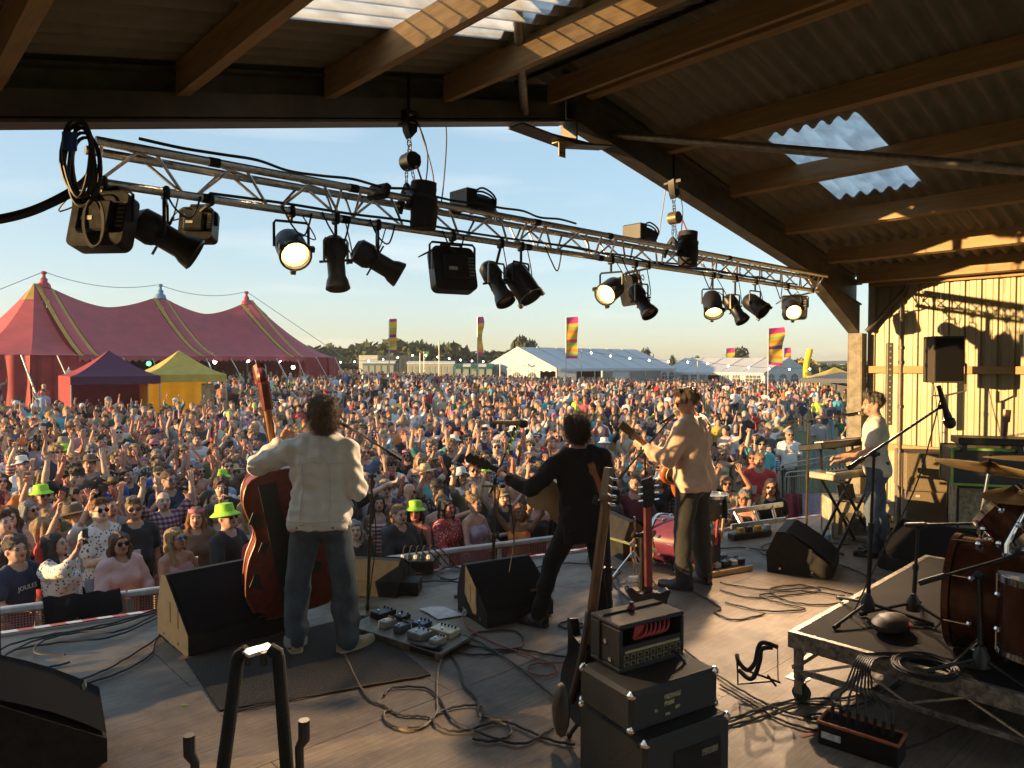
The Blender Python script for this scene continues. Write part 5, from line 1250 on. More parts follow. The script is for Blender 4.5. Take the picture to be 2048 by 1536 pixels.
for j in NEAR:
    d, px, x, y, z, bh = SPOTS[j]; kk = taken.get(j, {})
    for tr in range(60):
        v, sh, hat, gl, hair, hc = pick(j, kk)
        what = 'person in %s %s' % (sh, GN[v['garment']])
        acc = ('and %s %s' % (hat[1], hat[0])) if hat else ('and blue mirrored sunglasses' if gl == 'blue' else ('and sunglasses' if gl else ''))
        lab = ' '.join(('%s %s %s, %s' % (what, acc, v['phrase'], land(px))).split())
        if len(lab.split()) > 16: lab = ' '.join(('%s %s, %s' % (what, acc, land(px))).split())
        if len(lab.split()) <= 16 and lab not in used: break
        lab2 = ' '.join(('%s %s %s, %s' % (what, acc, v['phrase'], rowword(bh)+' '+land(px))).split())
        if len(lab2.split()) <= 16 and lab2 not in used: lab = lab2; break
        if kk and tr > 8: kk = {k: q for k, q in kk.items() if k != 'g'}
    used.add(lab)
    tgt = Vector((4.5+rng.normal()*1.5, 3.2, 0)); f_ = tgt-Vector((x, y, 0)); rz = math.atan2(f_.y, f_.x)+math.pi/2+R(rng.normal()*14)
    sc = (1.03 if v['sex'] == 'm' else .965)*rng.uniform(.95, 1.05)
    o = link('person', v['me']); o.location = (x, y, z); o.rotation_euler = (0, 0, rz); o.scale = (sc*rng.uniform(.97, 1.05), sc*rng.uniform(.97, 1.05), sc); tag(o, lab, 'person', 'festival crowd before the stage')
    sk = SKIN[rng.choice(6, p=(.27, .22, .18, .16, .13, .04))]
    for i, m in ((0, sk), (1, PANTS[rng.randint(6)])): o.material_slots[i].link = 'OBJECT'; o.material_slots[i].material = m
    if kk.get('txt'):
        Vs = v['shirt'].vertices; ys = [q.co.y for q in Vs if abs(q.co.x) < .05 and abs(q.co.z-1.27) < .03]
        tm = text_mesh(kk['txt'], .062 if len(kk['txt']) > 5 else .08, .0015); tm.materials.append(SHIRTS[kk['tc']]); to = link('lettering', tm, o); to.matrix_local = T(0, min(ys)-.004, 1.27) @ RX(84)
    s_ob = link('shirt', v['shirt'], o); s_ob.material_slots[0].link = 'OBJECT'; s_ob.material_slots[0].material = SHIRTS[sh]
    hm = v['fg'].headM()
    if not (v['sex'] == 'm' and hair == 'crop' and rng.rand() < .3):
        h_ob = link('hair', HAIRM[hair], o); h_ob.matrix_local = hm; h_ob.material_slots[0].link = 'OBJECT'; h_ob.material_slots[0].material = HAIRC[hc]
    if hat:
        q = link(hat[0].replace(' ', '_'), HATM[hat[0]], o); q.matrix_local = hm @ T(0, 0, .006); q.material_slots[0].link = 'OBJECT'; q.material_slots[0].material = HATC[hat[1]]
    if gl:
        q = link('sunglasses', GLASS, o); q.matrix_local = hm; q.material_slots[0].link = 'OBJECT'; q.material_slots[0].material = M_MIRROR if gl == 'blue' else M_LENS
    if v['pose'] in ('cup', 'phone', 'phones') and bh < 9:
        M = Matrix.LocRotScale(o.location, o.rotation_euler, o.scale); wr, dd_, pn, sdv, cu, sx = v['fg'].hands[0]
        if v['pose'] == 'cup':
            c = M @ Vector(wr+dd_*.095+pn*.035); t = thing('plastic_cup', 'clear plastic cup of pink drink held by %s' % lab.split(' and ')[0].split(' with')[0].split(' holding')[0].replace('person', 'the person')+' '+land(px), 'cup', (c.x, c.y, c.z-.07), 0, 'plastic cups in the crowd'); link('cup_wall', CUPM, t); link('drink', DRINKM, t)
        else:
            c = M @ Vector(wr+dd_*.12+pn*.03) if v['pose'] == 'phone' else M @ (Vector(v['fg'].hands[0][0]+v['fg'].hands[1][0])*.5+Vector((0, -.03, .10)))
            t = thing('phone', 'black phone raised by %s' % lab.split(' and ')[0].split(' holding')[0].split(' filming')[0].replace('person', 'the person')+' '+land(px), 'phone', c, rz, 'phones held up in the crowd', (0, R(90) if v['pose'] == 'phones' else 0, rz)); link('phone_case', PHONEM, t); link('screen', SCRM, t)
        t['label'] = ' '.join(t['label'].split()[:16]); n_ = 0
        while t['label'] in used:
            n_ += 1; w_ = t['label'].split(); e_ = rowword(bh)+(' near '+sh if n_ > 1 else ''); t['label'] = ' '.join(w_[:16-len(e_.split())]+e_.split())
            if n_ > 3: break
        used.add(t['label'])
# --- everyone farther back: one mass of low figures with their own colours
LOW = []
for sex, pose in (('m', 'down'), ('f', 'down'), ('m', 'clap'), ('f', 'clap'), ('m', 'point'), ('f', 'both'), ('f', 'wave'), ('m', 'reach'), ('f', 'clapup'), ('m', 'cup'), ('f', 'phones'), ('m', 'cross')):
    fg = Figure(sex=sex, arms=POSES[pose][1], w=1.1, belly=.2); nm = ['skin', 'neck', 'torso', 'arm', 'hip', 'leg', 'shoe', 'hair', 'sleeve']
    for sd, sx in (('R', -1), ('L', 1)): fg.B.cap(fg.sh[sd], fg.sh[sd]+(fg.elb[sd]-fg.sh[sd])*.7, .062, .058, 'sleeve', .02)
    fg.B.ell(fg.Hd((0, .03, 1.672)), (.09, .108, .098), 'hair', .004)
    if sex == 'f': fg.B.ell(fg.Hd((0, .075, 1.53)), (.085, .045, .16), 'hair', .01)
    V, F, pr = fg.B.mesh(.055, {2: [(1.46, 1.8, .03)], 0: [(-.1, .1, .033)], 1: [(-.13, .13, .035)]}); ti = fg.B.tagfaces(V, F, pr, nm); LOW.append((V, F, ti))
VS, FS, CS = [], [], []; off = 0
bc = lambda m: np.array(m.node_tree.nodes['Principled BSDF'].inputs['Base Color'].default_value[:3])
SKC = [bc(m) for m in SKIN]; SHC = [np.array(bc(SHIRTS[n])) for n in SNAMES]; HRC = [bc(m) for m in HAIRC.values()]; PTC = [bc(m) for m in PANTS]; HTC = [bc(HATC[h[1]]) for h in HATS]
for j in FARP:
    d, px, x, y, z, bh = SPOTS[j]; V, F, ti = LOW[rng.randint(len(LOW))]; rz = math.atan2(3-y, 4.5-x)+math.pi/2+rng.normal()*(.35 if d < 40 else .9); sc = rng.uniform(.92, 1.07)
    c, s = math.cos(rz), math.sin(rz); W_ = np.stack([x+sc*(V[:, 0]*c-V[:, 1]*s), y+sc*(V[:, 0]*s+V[:, 1]*c), z+sc*V[:, 2]], 1)
    sk = SKC[rng.choice(6, p=(.27, .22, .18, .16, .13, .04))]; shc = SHC[rng.choice(len(SHC), p=SW)]; hr = HTC[rng.choice(len(HTC), p=HW)] if rng.rand() < .3 else HRC[rng.randint(len(HRC))]; pt = PTC[rng.randint(6)]
    sk = sk*.92; hr = np.array(hr)*.85; pal = np.array([sk, sk, shc, sk, pt, pt if rng.rand() < .6 else sk, (.05, .05, .05), hr, shc]); VS.append(W_); FS.append(F+off); CS.append(pal[ti]); off += len(V)
V = np.concatenate(VS); F = np.concatenate(FS); Cc = np.concatenate(CS)
m = mat('crowd_colours', (.5, .5, .5), .8, 0, 0); t_ = m.node_tree; at = t_.nodes.new('ShaderNodeAttribute'); at.attribute_name = 'dress'; t_.links.new(at.outputs['Color'], t_.nodes['Principled BSDF'].inputs['Base Color'])
me = np_mesh('crowd', V, F, [m]); ca = me.attributes.new('dress', 'FLOAT_COLOR', 'FACE'); ca.data.foreach_set('color', np.concatenate([Cc, np.ones((len(Cc), 1))], 1).astype(np.float32).ravel())
tag(link('crowd', me), 'dense far crowd filling the field back to the tents', None, None, 'stuff'); print('crowd tris', len(F)*2, len(FARP))
# ================================================================== lighting truss
YT = 4.3
LA, LB = onY(182, 362, YT), onY(1636, 582, YT); ZL = (LA.z+LB.z)/2; ZU = ZL+.185
X0, X1 = LA.x, LB.x
tr = thing('lighting_truss', 'long silver lattice truss hanging across the open front of the stage', 'truss', (0, 0, 0))
for y, z, nm in ((YT, ZL, 'lower_chord'), (YT-.11, ZU, 'upper_chord'), (YT+.11, ZU, 'upper_chord')):
    b = MB(); b.cyl((X0, y, z), (X1, y, z), .0245, n=14); b.build(nm, M_ALU, tr)
nb = 34; dx = (X1-X0)/nb
for sy in (-1, 1):
    for i in range(nb):
        a, c = X0+dx*i+.03, X0+dx*(i+1)-.03
        zz = (ZL, ZU) if i % 2 == 0 else (ZU, ZL); yy = (0, .11*sy) if i % 2 == 0 else (.11*sy, 0)
        b = MB(); b.cyl((a, YT+yy[0], zz[0]), (c, YT+yy[1], zz[1]), .0092, n=7, caps=False); b.build('brace', M_ALU, tr)
for i in range(0, nb, 2):
    b = MB(); b.cyl((X0+dx*(i+.1), YT-.11, ZU), (X0+dx*(i+1.9), YT+.11, ZU), .008, n=6, caps=False); b.build('brace', M_ALU, tr)
for px in (196, 668, 706, 1036, 1072, 1186, 1216, 1418, 1462, 1632):
    x = onY(px, 480, YT).x
    for sy in (-1, 1):
        b = MB(); b.cyl((x, YT, ZL), (x, YT+.11*sy, ZU), .009, n=7, caps=False); b.build('upright', M_ALU, tr)
for px in (415, 690, 1055, 1200, 1440):
    x = onY(px, 430, YT).x
    for y, z in ((YT, ZL), (YT-.11, ZU)):
        b = MB(); b.cyl((x-.03, y, z), (x+.03, y, z), .028, n=12); b.build('coupler', M_BLACKM, tr)
# ---- lanterns
M_LAMP = mat('lamp_glow', (1, .8, .5), .3, 0, 0, emit=(1, .50, .12), estr=.22); M_LAMPC = mat('lamp_core', (1, .9, .7), .3, 0, 0, emit=(1, .80, .42), estr=3.0)
M_CAN = mat('lantern_black', (.022, .021, .020), .42, .2, .2, 18); M_CANIN = mat('lantern_silver', (.55, .45, .32), .3, .8, .1, 20)
def lantern(label, px, py, kind, beam, r=.085, L=.25, lit=False, off=0., yokeh=.16, group='stage lanterns on the truss', front=None):
    q = onY(px, py, YT+off); bd = Vector(beam).normalized(); side = UPV.cross(bd)
    side = side.normalized() if side.length > .05 else Vector((1, 0, 0))
    t = thing('stage_lantern' if kind != 'wash' else 'wash_light', label, 'stage light', q, 0, group)
    M = basis(side, bd.cross(side), bd, (0, 0, 0)); b = MB()
    if kind == 'par':
        b.lathe([(0, -L*.55), (r*.5, -L*.54), (r*.8, -L*.46), (r*.98, -L*.3), (r, -L*.1), (r, L*.42), (r*1.06, L*.43), (r*1.06, L*.5), (r*.94, L*.5), (r*.92, L*.36), (r*.55, L*.12), (0, L*.08)], 22, M)
        b.build('can', M_CAN, t)
        for k in range(3):
            a = 2*math.pi*k/3+.5; b = MB(); b.box((r*1.12*math.cos(a), r*1.12*math.sin(a), L*.47), (.03, .03, .035), M); b.build('frame_clip', M_CAN, t)
        if lit:
            b = MB(); b.lathe([(0, L*.1), (r*.55, L*.14), (r*.9, L*.37)], 20, M, None, False); b.build('reflector', M_LAMP, t)
            b = MB(); b.sphere(tuple(M @ Vector((0, 0, L*.2))), r*.38, 10, None, None); b.build('bulb', M_LAMPC, t)
            b = MB(); b.tube([M @ Vector((r*.95*math.cos(a), r*.95*math.sin(a), L*.49)) for a in np.linspace(0, 6.283, 18)[:-1]], .004, 5, closed=True); b.build('gel_ring', M_CAN, t)
            ld = bpy.data.lights.new('lantern_beam', 'SPOT'); lo = bpy.data.objects.new('lantern_beam', ld); COL.objects.link(lo); ld.energy = LAMP_W; ld.color = (1, .68, .40); ld.spot_size = R(62); ld.spot_blend = .8; ld.shadow_soft_size = .05
            lo.parent = t; lo.matrix_local = Matrix.Translation(bd*(L*.55)) @ bd.to_track_quat('-Z', 'Y').to_matrix().to_4x4()
        else:
            b = MB(); b.lathe([(0, L*.1), (r*.6, L*.14), (r*.9, L*.37)], 16, M, None, False); b.build('reflector', M_CANIN if front else M_BLACK, t)
    elif kind == 'profile':
        b.lathe([(0, -L*.5), (r*.7, -L*.5), (r*1.05, -L*.42), (r*1.1, -L*.2), (r*.95, -L*.12), (r*.82, -L*.08), (r*.82, L*.25), (r*1.0, L*.33), (r*1.15, L*.48), (r*1.0, L*.5), (r*.9, L*.38), (0, L*.36)], 18, M); b.build('barrel', M_CAN, t)
        for k in range(4):
            b = MB(); b.box((0, 0, 0), (.016, .05, .012), M @ RZ(90*k+20) @ T(0, r*1.15, -L*.05)); b.build('shutter', M_CAN, t)
        b = MB(); b.lathe([(0, L*.39), (r*.85, L*.40)], 16, M, None, False); b.build('lens', M_CANIN if front else M_BLACK, t)
        b = MB(); b.cyl(M @ Vector((r*1.1, 0, -L*.05)), M @ Vector((r*1.6, 0, -L*.05)), .012, n=8); b.build('knob', M_CAN, t)
    else:
        s = r; pts = []
        for cx, cy, a0 in ((1, 1, 0), (-1, 1, 90), (-1, -1, 180), (1, -1, 270)):
            for k in range(5): a = R(a0+22.5*k); pts.append((cx*s*.72+s*.28*math.cos(a), cy*s*.72+s*.28*math.sin(a)))
        b.prism(pts, -.05, .05, M); b.build('housing', M_CAN, t)
        b = MB(); b.box((0, 0, -.068), (s*1.2, s*1.1, .04), M, .01); bk = b.build('driver_box', M_CAN, t)
        b = MB(); b.box((s*.2, -s*.1, -.0895), (s*.4, s*.15, .002), M); b.build('sticker', mat('label_white', (.6, .6, .55), .6, 0, .2, 40), bk)
        for k in range(6):
            b = MB(); b.box((-s*.82, s*(-.3+.16*k), -.052), (s*.25, .012, .006), M); b.build('vent', M_GALV, t)
        b = MB(); b.tube([M @ Vector(p_) for p_ in ((-s*.5, s*1.0, -.02), (-s*.45, s*1.18, -.02), (s*.45, s*1.18, -.02), (s*.5, s*1.0, -.02))], .012, 7); b.build('handle', M_CAN, t)
    ys = r*1.12 if kind != 'wash' else r*1.08; top = Vector((0, 0, max(.05, ZL-.05-q.z))); yz = min(top.z, yokeh)
    b = MB(); b.tube([side*ys, side*ys+UPV*(yz*.9), side*ys*.9+UPV*yz, -side*ys*.9+UPV*yz, -side*ys+UPV*(yz*.9), -side*ys], .009, 6); b.build('yoke', M_CAN if not front else M_GALV, t)
    b = MB(); b.cyl(UPV*yz, top-Vector((0, off, 0))+UPV*.02, .011, n=8); b.box(tuple(top-Vector((0, off, 0))+UPV*.045), (.035, .07, .075), None, .01); b.build('hook_clamp', M_BLACKM, t)
    b = MB(); b.tube(spline([M @ Vector((0, r*.6, -L*.4)), M @ Vector((r*.6, r*1.2, -L*.5))-UPV*.06, side*r*1.6+UPV*(yz*.4), top+UPV*.04+Vector((.07, 0, 0))], 5), .0045, 5); b.build('tail_cable', M_RUBBER, t)
    return t
LAMP_W = 190.
F_, R_, U_ = FWD, RGT, UPV
lantern('square black wash light at the left end of the truss with cables over it', 207, 445, 'wash', F_*.9-U_*.25+R_*.1, .155, yokeh=.2, group=None)
lantern('fat black profile spot tilted down to the right, left end of truss', 332, 475, 'profile', R_*.8-U_*.5+F_*.3, .085, .36, group=None, yokeh=.2)
lantern('small square black light with white sticker beside the tilted profile spot', 398, 452, 'wash', F_*.95-U_*.2, .10, off=.18, group=None, yokeh=.15)
lantern('lit can lantern glowing warm, leftmost of the lit lamps', 583, 495, 'par', -F_*.72+R_*.42-U_*.52, .095, .26, True, group=None)
lantern('slim profile spot pointing straight down beside the leftmost lit can', 672, 527, 'profile', -U_*.95-F_*.2+R_*.12, .07, .36, front=True, group=None)
lantern('black profile spot with rounded back tilted right, left of the first chain bag', 755, 524, 'profile', R_*.82-U_*.48+F_*.2, .08, .36, group=None, yokeh=.2)
lantern('square black wash light hanging in the middle under the truss', 905, 541, 'wash', F_*.8-R_*.45-U_*.25, .17, group=None, yokeh=.2)
lantern('slim can lantern catching the sun, just right of the middle wash light', 993, 567, 'profile', R_*.38-U_*.75-F_*.4, .075, .40, off=.05, front=True, group=None)
lantern('unlit black can lantern right of the slim sunlit one', 1042, 565, 'par', R_*.45-U_*.7-F_*.3, .105, .32, group=None)
lantern('lit can lantern facing left, second of the lit lamps', 1222, 580, 'par', -F_*.74-R_*.5-U_*.4, .10, .27, True, group=None)
lantern('square wash light seen from its edge beside the second lit lamp', 1262, 580, 'wash', -F_*.3-R_*.85-U_*.2, .15, off=.2, group=None, yokeh=.18)
lantern('slim profile spot pointing down in front of the edge-on wash light', 1283, 602, 'profile', R_*.35-U_*.7-F_*.5, .075, .36, off=-.08, front=True, group=None)
lantern('lit can lantern pointing steeply down, third of the lit lamps', 1425, 608, 'par', -F_*.55-U_*.72-R_*.05, .10, .28, True, group=None)
lantern('slim spot squeezed between the third lit lamp and a black can', 1470, 618, 'profile', R_*.35-U_*.75-F_*.45, .075, .36, front=True, group=None)
lantern('unlit black can lantern left of the rightmost lit lamp', 1510, 610, 'par', R_*.5-U_*.55-F_*.6, .10, .28, group=None)
lantern('square wash light behind the rightmost lit lamp', 1590, 616, 'wash', F_*.7-U_*.3+R_*.4, .15, off=.22, group=None, yokeh=.15)
lantern('lit can lantern nearest the shed post, rightmost of the lit lamps', 1583, 618, 'par', -F_*.85-R_*.1-U_*.38, .10, .26, True, off=-.06, group=None)
# ---- small things on the truss
q = onY(758, 384, YT-.12); t = thing('flood_light', 'small flat flood light standing on top of the truss left of the hoist', 'flood light', q, 0)
b = MB(); b.box((0, 0, 0), (.17, .05, .10), Matrix.Rotation(-YAW-R(30), 4, 'Z') @ RX(-20), .008); b.build('housing', M_CAN, t); b = MB(); b.box((0, -.027, 0), (.145, .004, .078), Matrix.Rotation(-YAW-R(30), 4, 'Z') @ RX(-20)); b.build('glass', mat('flood_glass', (.10, .09, .07), .3), t)
b = MB(); b.cyl((0, 0, -.03), (0, .02, ZU-q.z), .012, n=7); b.build('bracket', M_CAN, t)
for (px, py), lb in (((943, 404), 'black dimmer box with tangled leads on the truss right of the first hoist'), ((1280, 467), 'black dimmer box with tangled leads on the truss left of the second hoist')):
    q = onY(px, py, YT); t = thing('dimmer_box', lb, 'control box', q, 0)
    b = MB(); b.box((-.08, 0, .0), (.10, .22, .15), None, .008); b.build('case', M_CAN, t); b = MB(); b.box((.09, 0, -.01), (.2, .16, .10), None, .02); b.build('plug_block', M_CAN, t)
    for k in range(5):
        b = MB(); b.tube(spline([(-.02, -.05+.03*k, .06), (.05+.02*k, -.08+.03*k, .10-.02*k), (.16+.02*k, -.1+.04*k, .03), (.2+.03*k, 0, -.10)], 4), .008, 5); b.build('lead', M_RUBBER, t)
    b = MB(); b.cyl((0, 0, -.05), (0, 0, ZU-q.z), .015, n=7); b.build('clamp', M_BLACKM, t)
def chain(mb, a, c, n, r=.012):
    a, c = Vector(a), Vector(c); d = (c-a)/n
    for i in range(n):
        m = a+d*(i+.5); s = Vector((r, 0, 0)) if i % 2 else Vector((0, r, 0)); u = d*.72
        mb.tube([m+u+s*.6, m+u*.6+s, m-u*.6+s, m-u+s*.6, m-u-s*.6, m-u*.6-s, m+u*.6-s, m+u-s*.6], r*.33, 4, closed=True)
for k, (hx, ytop, ymot, bagpx, bagy0, bagy1, bagr, lb, lb2) in enumerate(((818, 240, 323, 847, 365, 458, .10, 'chain hoist on the left rafter holding up the truss', 'tall black chain bag hanging beside the left hoist'), (1347, 372, 436, 1376, 463, 533, .11, 'chain hoist on the right rafter holding up the truss', 'tall black chain bag hanging beside the right hoist'))):
    top = onY(hx, ytop, YT); mot = onY(hx+2, ymot, YT); t = thing('chain_hoist', lb, 'hoist', top, 0)
    L_ = lambda p: Vector(p)-top
    b = MB(); b.prism([(-.05, .06), (.06, .06), (.045, -.08), (0, -.13), (-.03, -.08)], -.035, .035, Matrix(((1, 0, 0, 0), (0, 0, 1, 0), (0, 1, 0, 0), (0, 0, 0, 1)))); b.build('hook_block', M_CAN, t)
    b = MB(); b.box((.005, -.037, .0), (.05, .003, .06)); b.build('rating_plate', mat('label_white', (0, 0, 0)), t)
    b = MB(); chain(b, (0, 0, -.12), L_(mot)+UPV*.05, 4, .016); b.build('load_chain', M_CHROME, t)
    b = MB(); b.cyl(L_(mot)+Vector((0, -.05, 0)), L_(mot)+Vector((0, .05, 0)), .062, n=16); b.box(tuple(L_(mot)+Vector((.02, 0, .02))), (.12, .07, .08), None, .015); b.build('motor', M_CAN if k == 0 else mat('hoist_brass', (.20, .14, .07), .4, .5), t)
    b = MB(); chain(b, L_(mot)+Vector((-.03, 0, -.05)), (L_(mot).x-.03, 0, ZU+.02-top.z), 7, .011); chain(b, L_(mot)+Vector((.03, .02, -.05)), (L_(mot).x+.06, 0, ZU+.08-top.z), 7, .011); b.build('hand_chain', M_CHROME, t)
    b = MB()
    for s_ in (-1, 1): b.tube([L_((mot.x-.03, YT, ZU+.12)), (L_(mot).x-.03+s_*.02, s_*.11, ZU-top.z), (L_(mot).x-.06+s_*.05, s_*.12, ZU-.06-top.z)], [.022, .03, .022], 8)
    b.build('sling', M_RUBBER, t)
    b = MB(); b.cyl((0, 0, .05), (0, 0, zb(top.x)+.33-top.z), .012, n=6); b.box((0, 0, zb(top.x)+.0-top.z), (.05, .2, .03)); b.build('beam_strop', M_BLACKM, t)
    b = MB(); b.tube(spline([(.05, 0, .05), (.16, 0, -.2), (.13, 0, -.5), L_(mot)+Vector((.12, 0, -.22))], 5), .005, 5); b.build('control_cable', M_RUBBER, t)
    bt = onY(bagpx, bagy0, YT-.14); bb = onY(bagpx, bagy1, YT-.14); t2 = thing('chain_bag', lb2, 'chain bag', bb, 0); h_ = bt.z-bb.z
    rows = [[((bagr*(1+.06*math.sin(3*a+z_*9)+.03*math.sin(7*a)))*math.cos(a)*(1 if 0 < z_ < 1 else .93), (bagr*(1+.06*math.sin(3*a+z_*9)))*math.sin(a)*.8, z_*h_) for a in np.linspace(0, 6.283, 19)[:-1]] for z_ in np.linspace(0, 1, 9)]
    b = MB(); b.grid(rows, None, True); b.add(rows[0], [tuple(range(18))[::-1]]); b.add([(x*.9, y*.9, z-.03) for x, y, z in rows[-1]], [tuple(range(18))]); b.build('bag', mat('bag_cloth', (.022, .021, .022), .75, 0, .3, 9, .4, 20), t2, 50)
    b = MB(); b.lathe([(bagr*1.05, h_*.62), (bagr*1.08, h_*.64), (bagr*1.08, h_*.70), (bagr*1.05, h_*.72)], 18, Matrix.Diagonal((1, .8, 1, 1)), None, False); b.build('strap', M_BLACK, t2)
    b = MB(); b.tube([(0, 0, h_-.02), (-.01, .06, h_+.12), (L_(mot)+top-bb)*1.0-UPV*.05], .008, 6); b.build('hanger', mat('hanger_red', (.35, .05, .05), .6), t2)
# thin wires from the roof
for pts, lb in (([P(888, 210, 5.6), P(893, 280, 5.6), P(886, 380, 5.6), P(880, 415, 5.6)], 'thin black wire dropping from the beam right of the left hoist'), ([P(822, 205, 5.5), P(850, 290, 5.5), P(866, 350, 5.5), P(868, 400, 5.5)], 'thin black wire slanting past the left chain bag'), ([P(1337, 340, 7.6), P(1325, 420, 7.6), P(1318, 470, 7.6)], 'pale cord slanting down left of the right hoist')):
    b = MB(); b.tube(spline(pts, 6), .0055, 5); tag(b.build('hanging_wire', M_RUBBER if 'black' in lb else mat('cord_pale', (.4, .35, .28), .8), None), lb, 'wire')
# leads lying along the truss
def wander(x0, x1, z, y, n, amp, seed):
    rg = np.random.RandomState(seed); return spline([(x0+(x1-x0)*i/n, y+rg.uniform(-1, 1)*.04, z+rg.uniform(-.4, 1)*amp) for i in range(n+1)], 5)
for i, (a, c, z, y, lb) in enumerate(((X0+.2, X0+3.6, ZU+.035, YT-.13, 'black lead lying along the top chord at the left half of the truss'), (X0+2.2, X1-.3, ZU+.03, YT+.05, 'black lead lying along the top chord over the right half of the truss'), (X0+.6, X1-.6, ZL+.035, YT-.02, 'black lead tied along the lower chord of the truss'), (X0+3.2, X1-.9, ZL+.05, YT+.03, 'second black lead sagging along the lower chord between lanterns'))):
    b = MB(); b.tube(wander(a, c, z, y, 16, .022, i), .009, 6); tag(b.build('truss_lead', M_RUBBER, None), lb, 'cable')
for i, px in enumerate((325, 560, 640, 735, 880, 1085, 1240, 1400, 1545)):
    p = onY(px, 430, YT).x; b = MB(); b.tube(spline([(p, YT-.03, ZL+.02), (p+.05, YT-.05, ZL-.09), (p+.14, YT-.04, ZL-.13-.02*(i % 3)), (p+.2, YT-.03, ZL+.0)], 5), .006, 5)
    tag(b.build('looped_lead', M_RUBBER, None), 'short black lead looping under the truss %s' % ('right of the left wash light', 'above the leftmost lit lamp', 'between the leftmost lit lamp and slim spot', 'above the rounded profile spot', 'left of the middle wash light', 'right of the middle can lantern', 'above the second lit lamp', 'left of the third lit lamp', 'left of the rightmost lit lamp')[i], 'cable')
# coil and thick loom at the left end
cc = onY(172, 335, YT-.14); t = thing('cable_coil', 'big coil of black cable with blue plug hung on the left truss end', 'cable', cc)
for k in range(7):
    rx, rz = .065+.007*(k % 3), .17+.012*(k % 4); b = MB(); b.tube([Vector((.0, 0, 0))+RGT*(rx*math.cos(a)+.01*math.sin(2*a+k))+UPV*(rz*math.sin(a)+.008*k-.02)-FWD*(.012*k) for a in np.linspace(0, 6.283, 27)[:-1]], .0085, 6, closed=True); b.build('cable_turn', M_RUBBER, t)
b = MB(); b.cyl(-FWD*.10-RGT*.02+UPV*.06, -FWD*.10-RGT*.02+UPV*.14, .032, n=12); b.build('blue_plug', mat('plug_blue', (.03, .09, .40), .4), t)
for k in range(3):
    b = MB(); b.tube([RGT*(.03+.015*k)+RGT*(.05*math.cos(a))+UPV*(-.28+.12*math.sin(a))-FWD*.02*k for a in np.linspace(0, 6.283, 22)[:-1]], .006, 5, closed=True); b.build('cable_turn', M_RUBBER, t)
t = thing('cable_loom', 'thick bundle of black cables sagging from the truss to the left edge', 'cable', cc)
for k in range(9):
    o = RGT*.008*math.cos(k*1.7)+UPV*.013*math.sin(k*2.3)-FWD*.006*k; b = MB(); b.tube([p-cc+o for p in spline([P(190, 330, 3.95), P(182, 360, 3.92), P(140, 392, 3.8), P(60, 428, 3.7), P(-40, 446, 3.6), P(-160, 440, 3.5)], 6)], .009, 6); b.build('cable', M_RUBBER, t)
# ================================================================== the four musicians
def wmap(p): return Vector(p)
def fabric(name, col, **k): return mat(name, col, .88, 0, .07, 7, .35, 22, sheen=.15, **k)
def denim(name, c1, c2): return mat(name, c1, .9, 0, 0, 9, .3, 140, col2=c2)
def performer(label, c, facing, fig, skin, hair_style, hairm, parts, hstr=None, pm=None, shoe=None, mouth=.2, glasses=None, eyebrow=None, fg_k=1.0):
    k = fig.k; t = thing('person', label, 'person', (c.x, c.y, 0), math.atan2(facing.y, facing.x)+math.pi/2, 'musicians on the stage', None, k)
    nm = ['skin', 'neck', 'torso', 'arm', 'hip', 'leg', 'shoe']
    V, F, pr = fig.B.mesh(.013, {2: [(1.42, 1.80, .0065)], 0: [(-.12, .12, .0075)], 1: [(-.16, .16, .0075)]}, keep=('skin', 'neck', 'torso', 'arm', 'hip', 'leg'))
    b = MB(); b.v = [tuple(x) for x in V]; b.f = [tuple(int(i) for i in q) for q in F]; b.m = [0]*len(b.f)
    fig.fingers(b, 8, fg_k); fig.face(b, mouth); b.build('body', [skin, skin, skin, M_EYE, eyebrow or hairm, M_LIP], t, 80)
    hm = fig.headM(); V, F = hair_vf(hair_style, .008); V, F = (V, F); h = link('hair', np_mesh('hair', V, F, [hairm]), t); h.matrix_local = hm
    if hstr:
        vs, fs = strands(V, F, *hstr); q = MB(); q.add(vs, fs); s_ = q.build('hair_strands', hairm, t, 0); s_.matrix_local = hm
    for nm_, VF, m in parts: link(nm_, np_mesh(nm_, VF[0], VF[1], [m]), t)
    for sd in ('R', 'L'):
        an, d3 = getattr(fig, 'foot'+sd); shoe(t, Vector(an), Vector((d3[0], d3[1], 0)).normalized())
    if glasses:
        g = link('sunglasses', GLASS, t); g.matrix_local = hm
    return t
